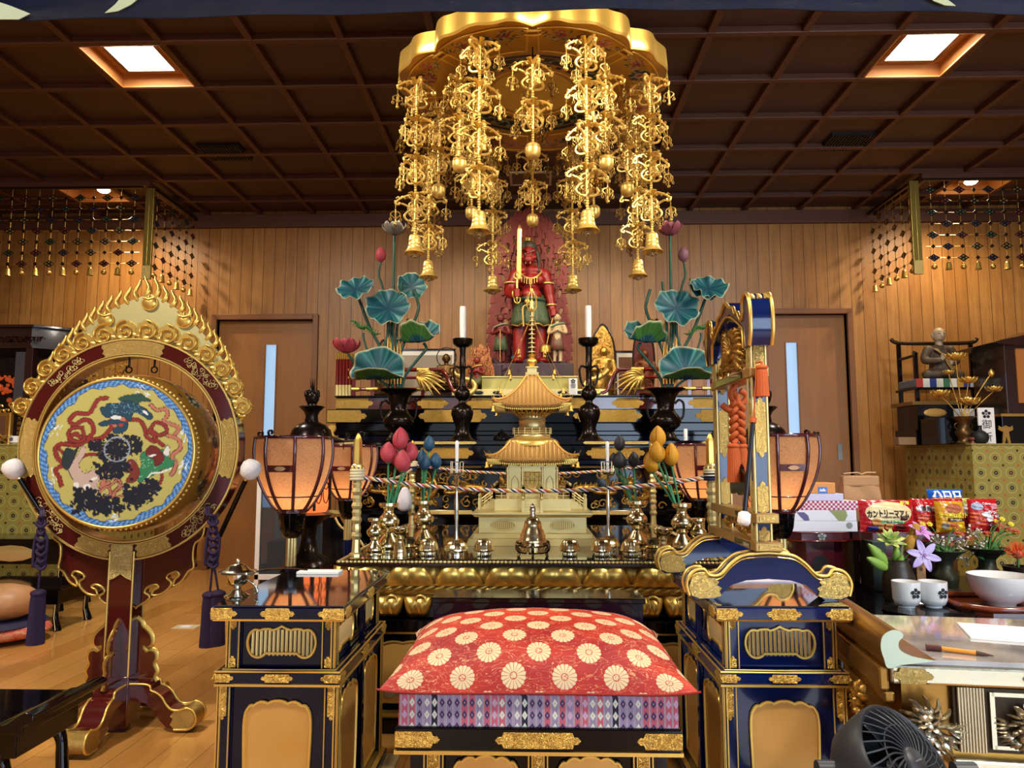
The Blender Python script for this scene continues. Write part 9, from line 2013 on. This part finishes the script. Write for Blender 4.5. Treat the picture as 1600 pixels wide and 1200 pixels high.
# ------------------------------------------------------------------ air circulator fan
FC = at(1400,1205,1.62); T = thing('air_circulator_fan', 'dark grey round air circulator fan tilted up at the lower right', 'fan', (FC.x, FC.y, 0)); Rf = .125; zc = FC.z
M0 = Matrix.Translation((0,0, zc)) @ Matrix.Rotation(R(38),4, 'Z') @ Matrix.Rotation(R(-38),4, 'X') @ Matrix.Rotation(pi/2,4, 'X')    # local +z = airflow direction
FP = mat('fan_grey', '#2c2d31', .45); m = MB(); m.M = M0; m.lathe([(.045,-.105),(.085,-.095),(.112,-.06),(.122,-.01),(.125,.03),(.121,.036),(.112,.030),(.110,-.02),(.08,-.07),(.0,-.085)], 48).build('housing', FP, T, ang=60)
for k in range(30):
    a = 2*pi*k/30; m = MB(); m.M = M0; m.tube(spl([(.028*cos(a),.028*sin(a),.050),(.062*cos(a+.35),.062*sin(a+.35),.052),(.092*cos(a+.55),.092*sin(a+.55),.045),(.117*cos(a+.62),.117*sin(a+.62),.030)], 4),.0019,5); m.build('grille_rib', FP, T)
m = MB(); m.M = M0; m.lathe([(.030,.044),(.030,.052),(.024,.058),(.0,.059)], 28).build('hub_cap', FP, T)
m = MB(); m.M = M0; m.tube([(.075*cos(q*.26),.075*sin(q*.26),.049) for q in range(24)], .0016,5, closed=True).build('grille_ring', FP, T)
for k in range(5):
    a = k*2*pi/5; m = MB(); m.M = M0; m.sheet(4,6, lambda u, v: ((.022+.08*v)*cos(a+(u-.5)*(.5+.6*v)),(.022+.08*v)*sin(a+(u-.5)*(.5+.6*v)),-.01+.035*(u-.5))); m.build('fan_blade', mat('blade_dark', '#1a1c22', .35), T, solid=.002)
m = MB(); m.M = M0; m.lathe([(.024,-.03),(.024,.0),(.0,.008)], 20).build('blade_hub', mat('blade_dark', '#1a1c22'), T)
m = MB(); m.tube(spl([(-.15,.0, zc),(-.15,.0, zc*.6),(-.11,.0,.05),(0,0,.03),(.11,0,.05),(.15,.0, zc*.6),(.15,0, zc)], 5),.012,8, flat=1.4); m.build('yoke', FP, T); MB().lathe([(.11,0),(.11,.012),(.09,.025),(.0,.03)], 36).build('base', FP, T)
for s in (-1,1): m = MB(); m.tube([(s*.118,0, zc),(s*.162,0, zc)], .02,14); m.build('pivot_knob', FP, T)
m = MB(); m.M = M0 @ Matrix.Translation((.0,0,.0595)); m.box(-.012,.012,-.0015,.0015,0,.0006); m.build('logo_mark', mat('logo_silver', '#a8a8b0', .3,.8), T, smooth=False)
q = atz(1330,1128,0); t = tag(MB().tube(spl([(0,0,.004),(.12,-.10,.004),(.26,-.12,.004),(.42,-.3,.004)], 6),.004,6).build('power_cable', BLACKP, loc=(q.x-.1, q.y+.1,0)), 'thin black cable on the floor behind the grey fan', 'cable')
